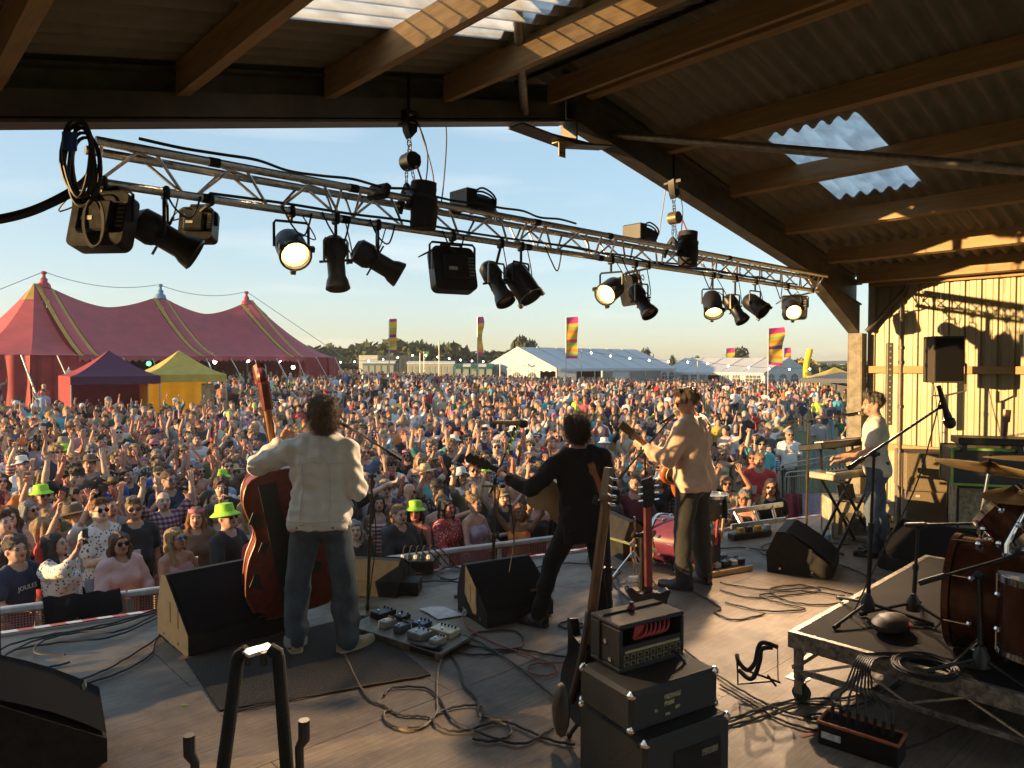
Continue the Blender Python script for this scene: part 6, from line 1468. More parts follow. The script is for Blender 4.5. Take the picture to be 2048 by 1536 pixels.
def shoe_fn(mat_up, mat_sole, L=.285, W=.10, pointed=False, hgt=.09):
    def fn(t, an, d):
        s = Vector((-d.y, d.x, 0)); up = UPV; z0 = 0.0; prof = []
        n = 11; rows = []
        for i in range(n):
            f = i/(n-1); x = -.075+L*f; wd = W/2*(.72+.35*math.sin(math.pi*min(1, f*1.05)))*(1 if f < .75 else max(.12 if pointed else .45, 1-(f-.75)*(3.4 if pointed else 2.0)))*(1 if i else .8)
            hh = hgt*(1.15 if f < .25 else (1.15-.62*min(1, (f-.25)/.45)))*(.72 if i == n-1 else 1)
            rows.append([an*1.0*Vector((1, 1, 0)).x*0+Vector((an.x, an.y, 0))+d*x+s*wd*math.cos(a)+up*(.022+max(0, math.sin(a))*hh) for a in np.linspace(0, math.pi, 9)])
        b = MB(); b.grid(rows); b.add(rows[0], [tuple(range(9))]); b.add(rows[-1], [tuple(range(9))[::-1]]); u = b.build('shoe', mat_up, t, 50)
        pl = [(r[0], r[-1]) for r in rows]; poly = [p[0] for p in pl]+[p[1] for p in pl][::-1]; vs = [(p.x, p.y, 0.001) for p in poly]+[(p.x, p.y, .026) for p in poly]; m = len(poly)
        b = MB(); b.add(vs, [tuple(range(m)), tuple(range(m, 2*m))[::-1]]+[(i, (i+1) % m, m+(i+1) % m, m+i) for i in range(m)]); b.build('sole', mat_sole, u, 30)
    return fn
def ribbon(pts, w, nrm, th=.004):
    b = MB(); rows = []
    pts = spline(pts, 5)
    for k in (0, 1):
        r0, r1 = [], []
        for i, p in enumerate(pts):
            tg = (pts[min(i+1, len(pts)-1)]-pts[max(0, i-1)]).normalized(); s = tg.cross(nrm).normalized(); r0.append(p-s*w/2+nrm*th*k); r1.append(p+s*w/2+nrm*th*k)
        b.grid([r0, r1] if k else [r1, r0])
    return b
M_SUEDE = mat('sneaker_tan', (.42, .33, .20), .75, 0, .15, 30); M_SOLEW = mat('sole_cream', (.5, .42, .28), .7); M_BOOT = mat('boot_black', (.02, .019, .018), .28, 0, .2, 20); M_SOLEB = mat('sole_black', (.015, .015, .015), .7)
# ---- double bass player
fb = Figure(h=1.83, sex='m', w=1.06, arms={'L': ((.95, -.25, -.42), (-.62, -.62, .72), (-.4, -.4, .8), (-.5, .8, 0), .9), 'R': ((-.26, .12, -1), (.35, -1, -.12), (.4, -1, -.2), (0, 0, -1), .7)},
            legs={'L': ((.16, -.06, -1), (.05, .04, -1), (.35, -1, 0)), 'R': ((-.17, -.02, -1), (-.05, .03, -1), (-.75, -.8, 0))}, head=(-10, 0, 46), lean=(2, 0, 0))
M_JACK = denim('cream_denim', (.74, .70, .63), (.62, .59, .53)); M_JEAN = denim('washed_jeans', (.075, .105, .125), (.04, .058, .075))
cb_ = Vector((2.50, 4.76, 0)); fdir = (FWD*1.0-RGT*.05).normalized()
jk = fb.top(.024, 1.86, .865, .078, step=.012, wr=.009, fr=46, seed=4, flare=.004, skirt=.004)
tB = performer('person in cream denim jacket and turned-up jeans playing the double bass', cb_, fdir, fb, mat('skin_player', (.50, .28, .19), .5, 0, .06, 30), 'frizz', mat('hair_frizzy', (.12, .075, .042), .6, 0, .3, 20, .5, 90), [('jacket', jk, M_JACK), ('jeans', fb.pants(.018, 1.02, .06, .012, (.014, .026), .0045, 30), M_JEAN)], (6000, .022, .0010, 5, .9, .05), None, shoe_fn(M_SUEDE, M_SOLEW, .30, .105))
jb = [o for o in kids(tB) if o.name.startswith('jacket')][0]
# jacket details: collar, yoke seam, waistband, back seams
nbv = Vector(fb.nb)
b = MB(); rows = [[(nbv.x+r_*math.cos(a), nbv.y-.005+r_*.95*math.sin(a), nbv.z+z_+.02*math.sin(a)) for a in np.linspace(-.6, math.pi+.6, 20)] for r_, z_ in ((.098, -.012), (.086, .042), (.094, .045), (.112, -.022))]; b.grid(rows); b.build('collar', M_JACK, jb, 60)
def on_surface(VF, pts, off=.002):
    V = VF[0]; N = vnorm(*VF); out = []
    for x, z, s in pts:
        m = (np.abs(V[:, 0]-x) < .03) & (np.abs(V[:, 2]-z) < .03) & (N[:, 1]*s > 0)
        if not m.any(): continue
        i = np.nonzero(m)[0]; j = i[np.argmin((V[i, 0]-x)**2+(V[i, 2]-z)**2)]; out.append(Vector(V[j]+N[j]*off))
    return out
M_SEAM = mat('jacket_seam', (.58, .55, .49), .9, 0, 0)
for pts in ([(x, 1.33-.02*abs(x)*5, 1) for x in np.linspace(-.2, .2, 17)], [(-.085-.03*(1.33-z), z, 1) for z in np.linspace(1.32, .93, 14)], [(.085+.03*(1.33-z), z, 1) for z in np.linspace(1.32, .93, 14)], [(x, .935, 1) for x in np.linspace(-.19, .19, 17)]):
    p_ = on_surface(jk, pts)
    if len(p_) > 3: b = MB(); b.tube(p_, .0035, 5); b.build('seam', M_SEAM, jb, 60)
for x in (-.12, .12):
    p_ = on_surface(jk, [(x, .90, 1)], .004)
    if p_: b = MB(); b.sphere(p_[0], .009, 8, None, None, (1, .5, 1)); b.build('button', mat('brass_button', (.30, .20, .10), .35, .8), jb)
jn = [o for o in kids(tB) if o.name.startswith('jeans')][0]
for sd in ('L', 'R'):
    an, d3 = getattr(fb, 'foot'+sd); b = MB(); b.lathe([(.074, .02), (.083, .022), (.086, .05), (.083, .082), (.072, .084)], 20, T(an[0], an[1], .03) @ Matrix.Diagonal((.93, .93, 1, 1))); b.build('turn_up', denim('jean_inside', (.30, .31, .29), (.24, .25, .24)), jn, 60)
for sx in (-1, 1):
    pv = (fb.pants(.020, 1.02, .06, .014, (.014, .026), .0)) if sx == -1 else pv
    p_ = on_surface(pv, [(sx*.035, .93, 1), (sx*.10, .915, 1), (sx*.155, .93, 1)], .006)
    if len(p_) > 1: b = MB(); b.tube(p_, .003, 5); b.build('pocket_seam', mat('jean_thread', (.17, .19, .19), .9), jn)
gl = MB()
for sx in (-1, 1): gl.tube([fb.headM() @ Vector((sx*.074, .02, 1.63)), fb.headM() @ Vector((sx*.074, -.09, 1.64))], .003, 5)
gl.tube([fb.headM() @ Vector((-.074, -.09, 1.64)), fb.headM() @ Vector((0, -.105, 1.64)), fb.headM() @ Vector((.074, -.09, 1.64))], .004, 5); gl.build('spectacles', M_BLACK, tB)
# ---- guitarist in black suit
fm = Figure(h=1.74, sex='m', w=1.0, arms={'L': ((.62, -.30, -.72), (.62, -.75, .22), (.55, -.6, .45), (-.3, .4, .8), .9), 'R': ((-.25, .0, -1), (.75, -.85, -.15), (.8, -.8, -.1), (0, 0, -1), .7)},
            legs={'L': ((.34, -.42, -1), (.26, -.02, -1), (.75, -.75, 0)), 'R': ((-.16, .04, -1), (-.02, .10, -1), (-.1, -1, 0))}, head=(6, 0, -6), lean=(-3, 5, 0), pelvis=(0, 0, .90))
M_SUIT = mat('black_suit', (.012, .011, .013), .9, 0, .12, 8, .3, 24, sheen=.04, spec=.25)
pm_ = P(1166, 1090, 5.65); cm = Vector((pm_.x, pm_.y, 0))
jm = fm.top(.020, 1.84, .765, .08, step=.012, wr=.007, fr=36, seed=9, flare=.0, skirt=.002)
tM = performer('person in black suit and pointed boots playing guitar at the middle microphone', cm, (FWD*.98-RGT*.2).normalized(), fm, mat('skin_ruddy', (.56, .30, .22), .5, 0, .06, 30), 'mop', mat('hair_dark_tousled', (.045, .024, .014), .45, 0, .3, 16, .5, 90, stretch=(6, 6, 1)), [('suit_jacket', jm, M_SUIT), ('trousers', fm.pants(.016, 1.0, .06, .012, (.006, .008), .004), M_SUIT)], (5500, .040, .0011, 8, .15, .15), None, shoe_fn(M_BOOT, M_SOLEB, .30, .098, True))
jo = [o for o in kids(tM) if o.name.startswith('suit_jacket')][0]; nbv = Vector(fm.nb)
b = MB(); rows = [[(nbv.x+r_*math.cos(a), nbv.y-.005+r_*.95*math.sin(a), nbv.z+z_+.02*math.sin(a)) for a in np.linspace(-.5, math.pi+.5, 20)] for r_, z_ in ((.094, -.012), (.082, .038), (.09, .040), (.108, -.025))]; b.grid(rows); b.build('collar', M_SUIT, jo, 60)
p_ = on_surface(jm, [(.02+.0*i, 1.45, 1) if i == 0 else (.03-.022*i, 1.44-.055*i, 1) for i in range(8)], .005)
if len(p_) > 3: rb = ribbon(p_, .055, Vector((0, 1, .05)).normalized()); rb.build('guitar_strap', tape_mat('strap_weave', (.24, .055, .018), (.34, .14, .04), 60), tM, 0)
# ---- acoustic guitarist in tan jacket
fa = Figure(h=1.86, sex='m', w=1.07, arms={'L': ((.34, -.32, -.9), (.05, -1, .42), (.0, -.9, .35), (-1, 0, .2), .9), 'R': ((-.3, -.1, -1), (.6, -1, .1), (.8, -.8, -.1), (0, 0, -1), .6)},
            legs={'L': ((.10, -.08, -1), (.03, .05, -1), (.2, -1, 0)), 'R': ((-.10, .05, -1), (-.02, .05, -1), (-.35, -1, 0))}, head=(8, 0, 34), lean=(3, 0, 0))
M_TAN = fabric('tan_jacket', (.62, .42, .30)); M_OLIVE = fabric('olive_trousers', (.022, .021, .016))
ja = fa.top(.026, 1.75, .85, .078, step=.012, wr=.008, fr=36, seed=12, flare=.006, skirt=.012); pa_ = P(1386, 1020, 6.78)
tA = performer('person in tan jacket, dark olive trousers and sunglasses strumming an acoustic guitar', Vector((pa_.x, pa_.y, 0)), (FWD*.62-RGT*.78).normalized(), fa, mat('skin_warm', (.52, .28, .18), .5, 0, .06, 30), 'quiff', mat('hair_brown_short', (.055, .028, .015), .5, 0, .3, 16, .5, 90, stretch=(6, 6, 1)), [('jacket', ja, M_TAN), ('trousers', fa.pants(.016, 1.02, .06, .012, (.010, .014), .0045, 26), M_OLIVE)], (1500, .022, .0010, 8, .25, -.1), None, shoe_fn(M_BOOT, M_SOLEB, .30, .10), glasses=True)
jo = [o for o in kids(tA) if o.name.startswith('jacket')][0]; nbv = Vector(fa.nb)
b = MB(); rows = [[(nbv.x+r_*math.cos(a), nbv.y-.005+r_*.95*math.sin(a), nbv.z+z_+.02*math.sin(a)) for a in np.linspace(-.6, math.pi+.6, 20)] for r_, z_ in ((.098, -.012), (.084, .034), (.092, .036), (.112, -.022))]; b.grid(rows); b.build('collar', M_TAN, jo, 60)
p_ = on_surface(ja, [(-.02-.019*i, 1.45-.02*i if i < 4 else 1.37-.05*(i-4), 1) for i in range(9)], .005)
if len(p_) > 3: rb = ribbon(p_, .045, Vector((0, 1, .1)).normalized()); rb.build('guitar_strap', mat('strap_cream', (.55, .48, .36), .8), tA, 0)
wr = Vector(fa.wri['L']); b = MB(); dd_ = (Vector(fa.wri['L'])-Vector(fa.elb['L'])).normalized(); b.tube([wr-dd_*.012, wr+dd_*.012], .033, 14, False); b.build('watch', M_CHROME, tA)
# ---- keyboard player
fk = Figure(h=1.77, sex='m', w=1.0, arms={'L': ((.10, -.34, -1), (.0, -1, -.42), (.05, -1, -.12), (0, -.1, -1), .35), 'R': ((-.12, -.30, -1), (.1, -1, -.40), (.05, -1, -.12), (0, -.1, -1), .35)},
            legs={'L': ((.08, -.14, -1), (.02, .12, -1), (.1, -1, 0)), 'R': ((-.05, .08, -1), (-.02, .04, -1), (-.15, -1, 0))}, head=(4, 0, 8), lean=(2, 0, 0))
M_TEE = fabric('cream_tee', (.70, .63, .52)); pk = P(1752, 1000, 7.9)
tK = performer('person in cream T-shirt and jeans playing keyboards beside the cream wall', Vector((pk.x, pk.y, 0)), (-RGT*.92+FWD*.38).normalized(), fk, mat('skin_player', (0, 0, 0)), 'quiff', mat('hair_greying', (.10, .085, .07), .55, 0, .4, 22, .5, 90), [('shirt', fk.top(.018, .66, .86, .082, step=.012, wr=.006, fr=26, seed=15), M_TEE), ('jeans', fk.pants(.012, 1.02, .06, .012, (.006, .008), .007), denim('blue_jeans', (.12, .16, .21), (.06, .085, .12)))], (1300, .028, .0010, 8, .5, .0), None, shoe_fn(M_BOOT, M_SOLEB, .29, .10))
V, F, _ = (lambda G: G.mesh(.009))(Body().ell((0, -.055, 1.556), (.052, .052, .042), 'h').cap((-.055, -.01, 1.60), (-.03, -.06, 1.56), .016, .02, 'h').cap((.055, -.01, 1.60), (.03, -.06, 1.56), .016, .02, 'h'))
h = link('beard', np_mesh('beard', V, F, [mat('beard_grey', (.27, .22, .17), .8, 0, .3, 40)]), tK); h.matrix_local = fk.headM()
# ================================================================== instruments
def bouts(L, wl, ww, wu, n=7):
    c = [(0, 0), (wl*.72, .012*L), (wl*.97, .13*L), (wl, .24*L), (wl*.86, .42*L), (ww, .57*L), (wu*.93, .71*L), (wu, .83*L), (wu*.78, .955*L), (.05*L*.8, L)]
    r = [(p.x, p.y) for p in spline([(x, y, 0) for x, y in c], n)]; return r+[(-x, y) for x, y in r[::-1]]
def body_shell(mb, poly, depth, M, arch=.02):
    n = len(poly); cx = sum(p[0] for p in poly)/n; cy = sum(p[1] for p in poly)/n; rings = []
    for s_, z in ((.0, arch), (.55, arch*.85), (.9, arch*.25), (1.0, 0)): rings.append([(cx+(x-cx)*s_, cy+(y-cy)*s_, depth/2+z) for x, y in poly])
    back = [[(x, y, -z) for x, y, z in r] for r in rings[::-1]]
    mb.grid([[M @ Vector(p) for p in r] for r in rings+back][::-1], None, True)
M_BASS = mat('bass_varnish', (.21, .030, .015), .35, 0, .25, 5, .05, col2=(.11, .015, .008), stretch=(5, .6, 5)); M_BASSD = mat('bass_dark_panel', (.022, .028, .024), .4, 0, .2, 8); M_NECK = mat('bass_neck_maple', (.30, .13, .05), .38, 0, .2, 10, stretch=(8, 8, .6))
# double bass, leaning on its spike, back towards us
bb, bs = P(600, 1246, 5.72), P(521, 748, 5.42); bb.z = 0; ax = (bs-bb); TL = ax.length; ax.normalize(); nr = (-FWD*.86+RGT*.40); nr = (nr-ax*nr.dot(ax)).normalized(); sd = ax.cross(nr)
t = thing('double_bass', 'big red-brown double bass with dark bars across its back, held by the bassist', 'double bass', bb)
MB_ = basis(sd, ax, nr, (0, 0, 0)); BL = 1.13; y0 = .17
poly = bouts(BL, .345, .215, .262); b = MB(); body_shell(b, poly, .20, MB_ @ T(0, y0, -.02), .022); b.build('body', M_BASS, t, 50)
for k in (-1, 1):
    b = MB(); b.tube([MB_ @ Vector((x*1.012, y+y0, k*.10-.02)) for x, y in poly[::2]], .008, 6, closed=True); b.build('edge_binding', mat('bass_binding', (.20, .06, .02), .4), t)
for x, y, w_, h_, a in ((-.06, .58, .13, .98, 3), (-.17, .80, .15, .095, -28), (-.155, .575, .11, .08, -28), (-.20, .31, .22, .11, -28), (.06, .70, .14, .09, -28), (.10, .38, .24, .10, -28)):
    b = MB(); b.box((0, 0, 0), (w_, h_, .006), MB_ @ T(x, y0+y-.02, .087+.018*(1-min(1, abs(x)/.25))) @ RZ(a), .002); b.build('dark_panel', M_BASSD, t)
nb_ = y0+BL; b = MB(); b.tube([MB_ @ Vector(p) for p in ((0, nb_-.06, .0), (0, nb_+.08, .02), (0, nb_+.34, .05), (0, nb_+.5, .065))], [.048, .03, .025, .027], 12); b.build('neck', M_NECK, t)
b = MB(); b.box((0, nb_+.10, .035-.06), (.062, .86, .018), MB_ @ T(0, 0, -.01) @ RX(3), .004); b.build('fingerboard', mat('ebony', (.02, .017, .015), .3), t)
b = MB(); b.box((0, nb_+.58, .06), (.075, .22, .085), MB_ @ RX(2), .015); pg = b.build('peg_box', M_BASS, t)
for k in range(4):
    sx = -1 if k % 2 else 1; b = MB(); b.cyl(MB_ @ Vector((sx*.03, nb_+.51+.045*k, .06)), MB_ @ Vector((sx*.085, nb_+.51+.045*k, .06)), .006, n=6); b.box((sx*.10, nb_+.51+.045*k, .06), (.012, .045, .03), MB_, .005); b.cyl(MB_ @ Vector((sx*.03, nb_+.51+.045*k, .10)), MB_ @ Vector((sx*.05, nb_+.51+.045*k, .10)), .02, n=10); b.build('tuning_peg', M_CHROME, pg)
b = MB(); pts = [(0, nb_+.66, .05)]+[(.0, nb_+.725+.075*(1-a/9)*math.sin(a+2.2), .05+.10*(1-a/9)*math.cos(a+2.2)) for a in np.linspace(0, 7, 20)]
b.tube([MB_ @ Vector(p) for p in pts], [.04]+[.05-.0012*i for i in range(20)], 10); b.build('scroll', M_BASS, t)
b = MB(); b.cyl(MB_ @ Vector((0, 0, 0)), MB_ @ Vector((0, y0+.02, 0)), .006, n=7); b.build('spike', M_CHROME, t)
for k in range(4):
    x = -.022+.0147*k; b = MB(); b.cyl(MB_ @ Vector((x*1.4, y0+.25, -.22)), MB_ @ Vector((x*.6, nb_+.52, .03-.03)), .0016, n=4); b.build('string', M_CHROME, t)
# acoustic guitar of the tan-jacket player
hw = tA.matrix_basis.copy(); 
def wp(o, p): return Matrix.LocRotScale(o.location, o.rotation_euler, o.scale) @ Vector(p)
ga, gb = P(1250, 854, 6.45), P(1368, 948, 7.02); ax = (ga-gb).normalized(); nr = (FWD*.75+RGT*-.5+UPV*.25); nr = (nr-ax*nr.dot(ax)).normalized(); sd = ax.cross(nr); L_ = (ga-gb).length
t = thing('acoustic_guitar', 'sunburst acoustic guitar held across the tan-jacket player', 'guitar', gb); G_ = basis(sd, ax, nr, (0, 0, 0))
M_SUNB = mat('guitar_orange', (.50, .13, .03), .3, 0, .2, 6, col2=(.26, .05, .015)); M_GBACK = mat('guitar_dark_back', (.045, .028, .012), .3, 0, .2, 6)
b = MB(); body_shell(b, bouts(.50, .20, .125, .15), .10, G_ @ T(0, -.22, 0), .006); b.build('body', M_GBACK, t, 40)
b = MB(); b.tube([G_ @ Vector((x*1.005, y-.22, .0)) for x, y in bouts(.50, .20, .125, .15)[::2]], .035, 8, closed=True); b.build('side', M_SUNB, t, 50)
b = MB(); b.tube([G_ @ Vector((x*1.02, y-.22, -.048)) for x, y in bouts(.50, .20, .125, .15)[::2]], .005, 6, closed=True); b.build('binding', mat('binding_cream', (.6, .52, .36), .5), t)
b = MB(); b.box((0, .28+(L_-.28-.18)/2, .045), (.05, L_-.28-.12, .024), G_, .008); b.build('neck', M_NECK, t)
b = MB(); b.box((0, L_-.06, .035), (.075, .2, .018), G_ @ RX(0), .005); hs_ = b.build('headstock', mat('headstock_brown', (.10, .05, .02), .35), t)
for k in range(6):
    sx = -1 if k % 2 else 1; b = MB(); b.cyl(G_ @ Vector((sx*.035, L_-.12+.05*(k//2), .035)), G_ @ Vector((sx*.06, L_-.12+.05*(k//2), .035)), .005, n=6); b.sphere(G_ @ Vector((sx*.065, L_-.12+.05*(k//2), .035)), .011, 6); b.build('tuner', mat('tuner_gold', (.55, .40, .16), .3, .9), hs_)
# guitar of the black-suited player: neck and headstock reach out past his hand, body in front of him
W_h = wp(tM, Vector(fm.wri['L'])+Vector(fm.hands[1][1])*.08); ax = (-RGT*.88+UPV*.42-FWD*.12).normalized(); ga, gb = W_h+ax*.30+FWD*.03, W_h-ax*.62+FWD*.03; nr = (FWD*.9-RGT*.1+UPV*.15); nr = (nr-ax*nr.dot(ax)).normalized(); sd = ax.cross(nr); L_ = (ga-gb).length
t = thing('acoustic_guitar', 'dark guitar with black headstock and gold tuners held by the black-suited player', 'guitar', gb); G_ = basis(sd, ax, nr, (0, 0, 0))
b = MB(); body_shell(b, bouts(.48, .19, .12, .145), .09, G_ @ T(0, -.12, 0), .006); b.build('body', mat('guitar_cream', (.50, .36, .20), .35, 0, .1, 5), t, 40)
b = MB(); b.box((0, .36+(L_-.36-.15)/2, .04), (.048, L_-.36-.1, .024), G_, .008); b.build('neck', M_GBACK, t)
b = MB(); b.prism([(-.03, 0), (.03, 0), (.048, .05), (.042, .19), (.015, .21), (-.015, .20), (-.042, .19), (-.048, .05)], -.008, .008, G_ @ T(0, L_-.2, .035)); hs_ = b.build('headstock', M_BLACK, t)
for k in range(6):
    sx = -1 if k % 2 else 1; y = L_-.15+.05*(k//2); b = MB(); b.cyl(G_ @ Vector((sx*.03, y, .03)), G_ @ Vector((sx*.062, y, .03)), .006, n=6); b.sphere(G_ @ Vector((sx*.068, y, .03)), .013, 8); b.build('tuner', mat('tuner_gold', (0, 0, 0)), hs_)
b = MB(); q = G_ @ Vector((0, L_-.24, .05)); b.box((0, L_-.24, .055), (.06, .025, .02), G_, .006); b.build('capo', M_CHROME, t)
# electric guitars on stands behind the amplifier
M_GLOSS = mat('gloss_black', (.012, .011, .013), .18, 0, .2, 8); M_MAROON = mat('neck_maroon', (.085, .018, .02), .35, 0, .2, 8)
gb, ga = P(1300, 1262, 4.75), P(1296, 985, 4.62); ax = (ga-gb).normalized(); nr = (FWD*.9-RGT*.2); nr = (nr-ax*nr.dot(ax)).normalized(); sd = ax.cross(nr); G_ = basis(sd, ax, nr)
t = thing('electric_guitar', 'black electric guitar seen from behind on a stand, maroon neck', 'guitar', gb)
ob = [(0, -.07), (.10, -.06), (.155, .02), (.15, .10), (.118, .17), (.13, .24), (.165, .31), (.13, .325), (.085, .28), (.03, .27), (-.03, .27), (-.07, .26), (-.115, .275), (-.14, .26), (-.115, .20), (-.125, .12), (-.16, .04), (-.13, -.05)]
b = MB(); b.prism([(p.x, p.y) for p in spline([(x, y, 0) for x, y in ob+[ob[0]]], 3)[:-1]], -.022, .022, G_); b.build('body', M_GLOSS, t, 50)
b = MB(); b.box((0, .55, .012), (.054, .62, .028), G_, .008); b.build('neck', M_MAROON, t)
b = MB(); b.prism([(-.03, .84), (.03, .84), (.05, .89), (.045, 1.02), (-.03, 1.04), (-.045, .9)], -.004, .014, G_); hs_ = b.build('headstock', M_GLOSS, t)
for k in range(6):
    b = MB(); sx = -1 if k % 2 else 1; b.cyl(G_ @ Vector((sx*.04, .89+.045*(k//2), -.005)), G_ @ Vector((sx*.07, .89+.045*(k//2), -.005)), .008, n=7); b.build('tuner', M_CHROME, hs_)
b = MB(); b.tube(spline([G_ @ Vector(p) for p in ((-.14, .0, -.03), (-.02, .12, -.08), (.12, .16, -.07), (.22, .05, -.05), (.27, -.15, -.02), (.26, -.3, 0))], 6), .02, 8); b.build('strap', M_RUBBER, t)
def guitar_stand(label, base, top, neck_rest=True):
    t = thing('guitar_stand', label, 'guitar stand', (base.x, base.y, 0)); q = top-Vector((base.x, base.y, 0))
    b = MB(); b.tube([(0, 0, .22), tuple(q)], .016, 10); b.build('upright', M_BLACKM, t)
    for k in range(3):
        a = .6+2.09*k; b = MB(); b.tube([(0, 0, .3), (.26*math.cos(a), .26*math.sin(a), .02)], .012, 8); b.sphere((.26*math.cos(a), .26*math.sin(a), .018), .018, 8); b.build('leg', M_BLACKM, t)
    for s_ in (-1, 1):
        o = RGT*.05*s_; b = MB(); b.tube([q, q+o*1.3-FWD*.02, q+o*1.3-FWD*.09+UPV*.04], .014, 8); b.build('yoke_arm', M_RUBBER, t)
        b = MB(); b.tube([Vector((0, 0, .33)), o*2.4+UPV*.31, o*2.4-FWD*.12+UPV*.33], .013, 8); b.build('cradle_arm', M_RUBBER, t)
    b = MB(); b.cyl(q*.62, q*.72, .024, n=10); b.build('collar', M_BLACKM, t); return t
guitar_stand('black guitar stand carrying the black electric guitar', P(1283, 1250, 4.85), P(1284, 1070, 4.82))
gb, ga = P(1158, 1395, 4.0), P(1216, 945, 3.9); ax = (ga-gb).normalized(); nr = (RGT*.93+FWD*.3); nr = (nr-ax*nr.dot(ax)).normalized(); sd = ax.cross(nr); L_ = (ga-gb).length; G_ = basis(sd, ax, nr)
t = thing('bass_guitar', 'bass guitar with long wooden neck standing edge-on left of the amplifier', 'guitar', gb)
b = MB(); b.prism([(p.x, p.y) for p in spline([(x*1.1, y*1.25, 0) for x, y in ob+[ob[0]]], 3)[:-1]], -.025, .025, G_ @ T(0, -.02, -.02)); b.build('body', M_GLOSS, t, 50)
M_NECKW = mat('bass_guitar_neck', (.19, .092, .042), .4, 0, .2, 14, stretch=(8, 8, .7)); b = MB(); b.box((0, .28+(L_-.28)/2-.07, .012), (.06, L_-.36, .045), G_, .012); b.build('neck', M_NECKW, t)
b = MB(); b.prism([(-.03, 0), (.03, 0), (.06, .06), (.045, .22), (-.02, .23), (-.045, .06)], -.005, .022, G_ @ T(0, L_-.2, 0)); hs_ = b.build('headstock', M_NECKW, t)
for k in range(4):
    b = MB(); b.cyl(G_ @ Vector((-.04, L_-.15+.045*k, .0)), G_ @ Vector((-.085, L_-.15+.045*k, .0)), .007, n=7); b.box((-.10, L_-.15+.045*k, 0), (.02, .012, .035), G_, .004); b.build('tuner', M_CHROME, hs_)
b = MB(); b.tube(spline([G_ @ Vector(p) for p in ((.0, -.02, -.05), (-.09, .2, -.07), (-.10, .42, -.06), (-.04, .50, -.03), (.02, .45, .0))], 6), .018, 8); b.build('strap', mat('strap_brown', (.09, .06, .045), .7), t)
guitar_stand('black stand with padded arm that holds the bass guitar neck', P(1225, 1400, 4.1), P(1212, 1003, 4.0))
# ================================================================== microphones and stands
def mic(label, p, d, big=False, col=None, L=.17):
    t = thing('microphone', label, 'microphone', p); M = frame_z((0, 0, 0), d); r = .026 if big else .018
    b = MB(); b.lathe([(0, -L), (r*.55, -L), (r*.75, -.06), (r, -.02), (r, -.005)], 14, M); b.build('handle', col or M_BLACKM, t)
    b = MB(); b.lathe([(r, -.004), (r*1.45, .004), (r*1.5, .03), (r*1.2, .055), (r*.6, .066), (0, .068)], 14, M); b.build('grille', M_GALV if not big else M_BLACK, t); return t
def mic_stand(label, base, joint, tail, tip, feet='tripod', col=None, z=0., fl=.30, cat='microphone stand', fa=0.3):
    col = col or M_BLACKM; o = Vector((base.x, base.y, z)); t = thing('microphone_stand', label, cat, o); J, A, B_ = joint-o, tail-o, tip-o
    if feet == 'tripod':
        for k in range(3):
            a = fa+2.094*k; b = MB(); b.tube([(0, 0, .10), (fl*math.cos(a), fl*math.sin(a), .02)], .010, 8); b.cyl((fl*math.cos(a)*.9, fl*math.sin(a)*.9, .02), (fl*math.cos(a)*1.04, fl*math.sin(a)*1.04, .014), .014, n=8); b.build('leg', col, t)
        b = MB(); b.lathe([(.045, .05), (.04, .11), (.022, .15), (.016, .16)], 14); b.build('hub', M_BLACK, t)
    else:
        b = MB(); b.lathe([(.13, .0), (.13, .012), (.12, .022), (.02, .034), (.018, .07)], 24); b.build('round_base', col, t)
    b = MB(); b.tube([(0, 0, .04), tuple(J*.55+Vector((0, 0, 0)))], .0135, 10); b.build('lower_tube', col, t)
    b = MB(); b.tube([tuple(J*.5), tuple(J)], .0095, 10); b.cyl(tuple(J*.52), tuple(J*.58), .019, n=10); b.build('upper_tube', col, t)
    b = MB(); b.tube([A, B_], .0085, 8); bo = b.build('boom', col, t)
    b = MB(); b.sphere(J, .024, 10); b.cyl(J-RGT*.03, J+RGT*.035, .012, n=8); b.build('clutch', M_BLACK, t)
    d = (B_-A).normalized(); b = MB(); b.cyl(A, A+d*.14, .016, n=10); b.build('counterweight', M_BLACK, bo)
    b = MB(); b.cyl(B_-d*.03, B_+d*.04, .015, n=8); b.build('mic_clip', M_BLACK, bo); return t
M_POLEG = mat('stand_bronze', (.16, .12, .07), .35, .7, .15, 20)
b0 = onZ(735, 1226); mic_stand('black round-based boom stand between the bassist and the pedal board', b0, P(744, 952, 5.75), P(803, 919, 5.7), P(690, 850, 5.5), 'round', M_POLEG)
mic('black vocal microphone at the bassist\'s mouth', P(681, 845, 5.45), (P(660, 832, 5.35)-P(700, 856, 5.55)))
b0 = onZ(985, 1196); mic_stand('bronze tripod stand with angled boom in front of the black-suited player', b0, P(990, 968, 5.95), P(980, 985, 5.95), P(1028, 862, 5.75), 'tripod', M_POLEG, fl=.33)
t = mic('gold vocal microphone pointing right on the middle boom', P(1040, 846, 5.7), RGT*.95-UPV*.04+FWD*.1, True, mat('mic_gold', (.38, .30, .16), .35, .7), .2)
for k in range(5):
    q = P(1016+5.2*k-2, 905-13*k, 5.72); b = MB(); b.sphere((0, 0, 0), .017, 8, None, None, (1, .3, 1.2)); o = b.build('guitar_pick', mat('pick_lime', (.42, .72, .12), .5), None); o.location = q; tag(o, 'lime plectrum clipped on the middle boom, %s' % ('lowest of five', 'second from the bottom', 'in the middle of five', 'second from the top', 'topmost of five')[k], 'plectrum')
b = MB(); 
t = thing('phone_holder', 'small black phone arm clamped on the middle microphone stand', 'clamp', P(988, 972, 5.9)); b.tube([RGT*-.10, RGT*.05], .010, 8); b.box(tuple(RGT*.06), (.05, .05, .03), None, .005); b.build('arm', M_BLACK, t)
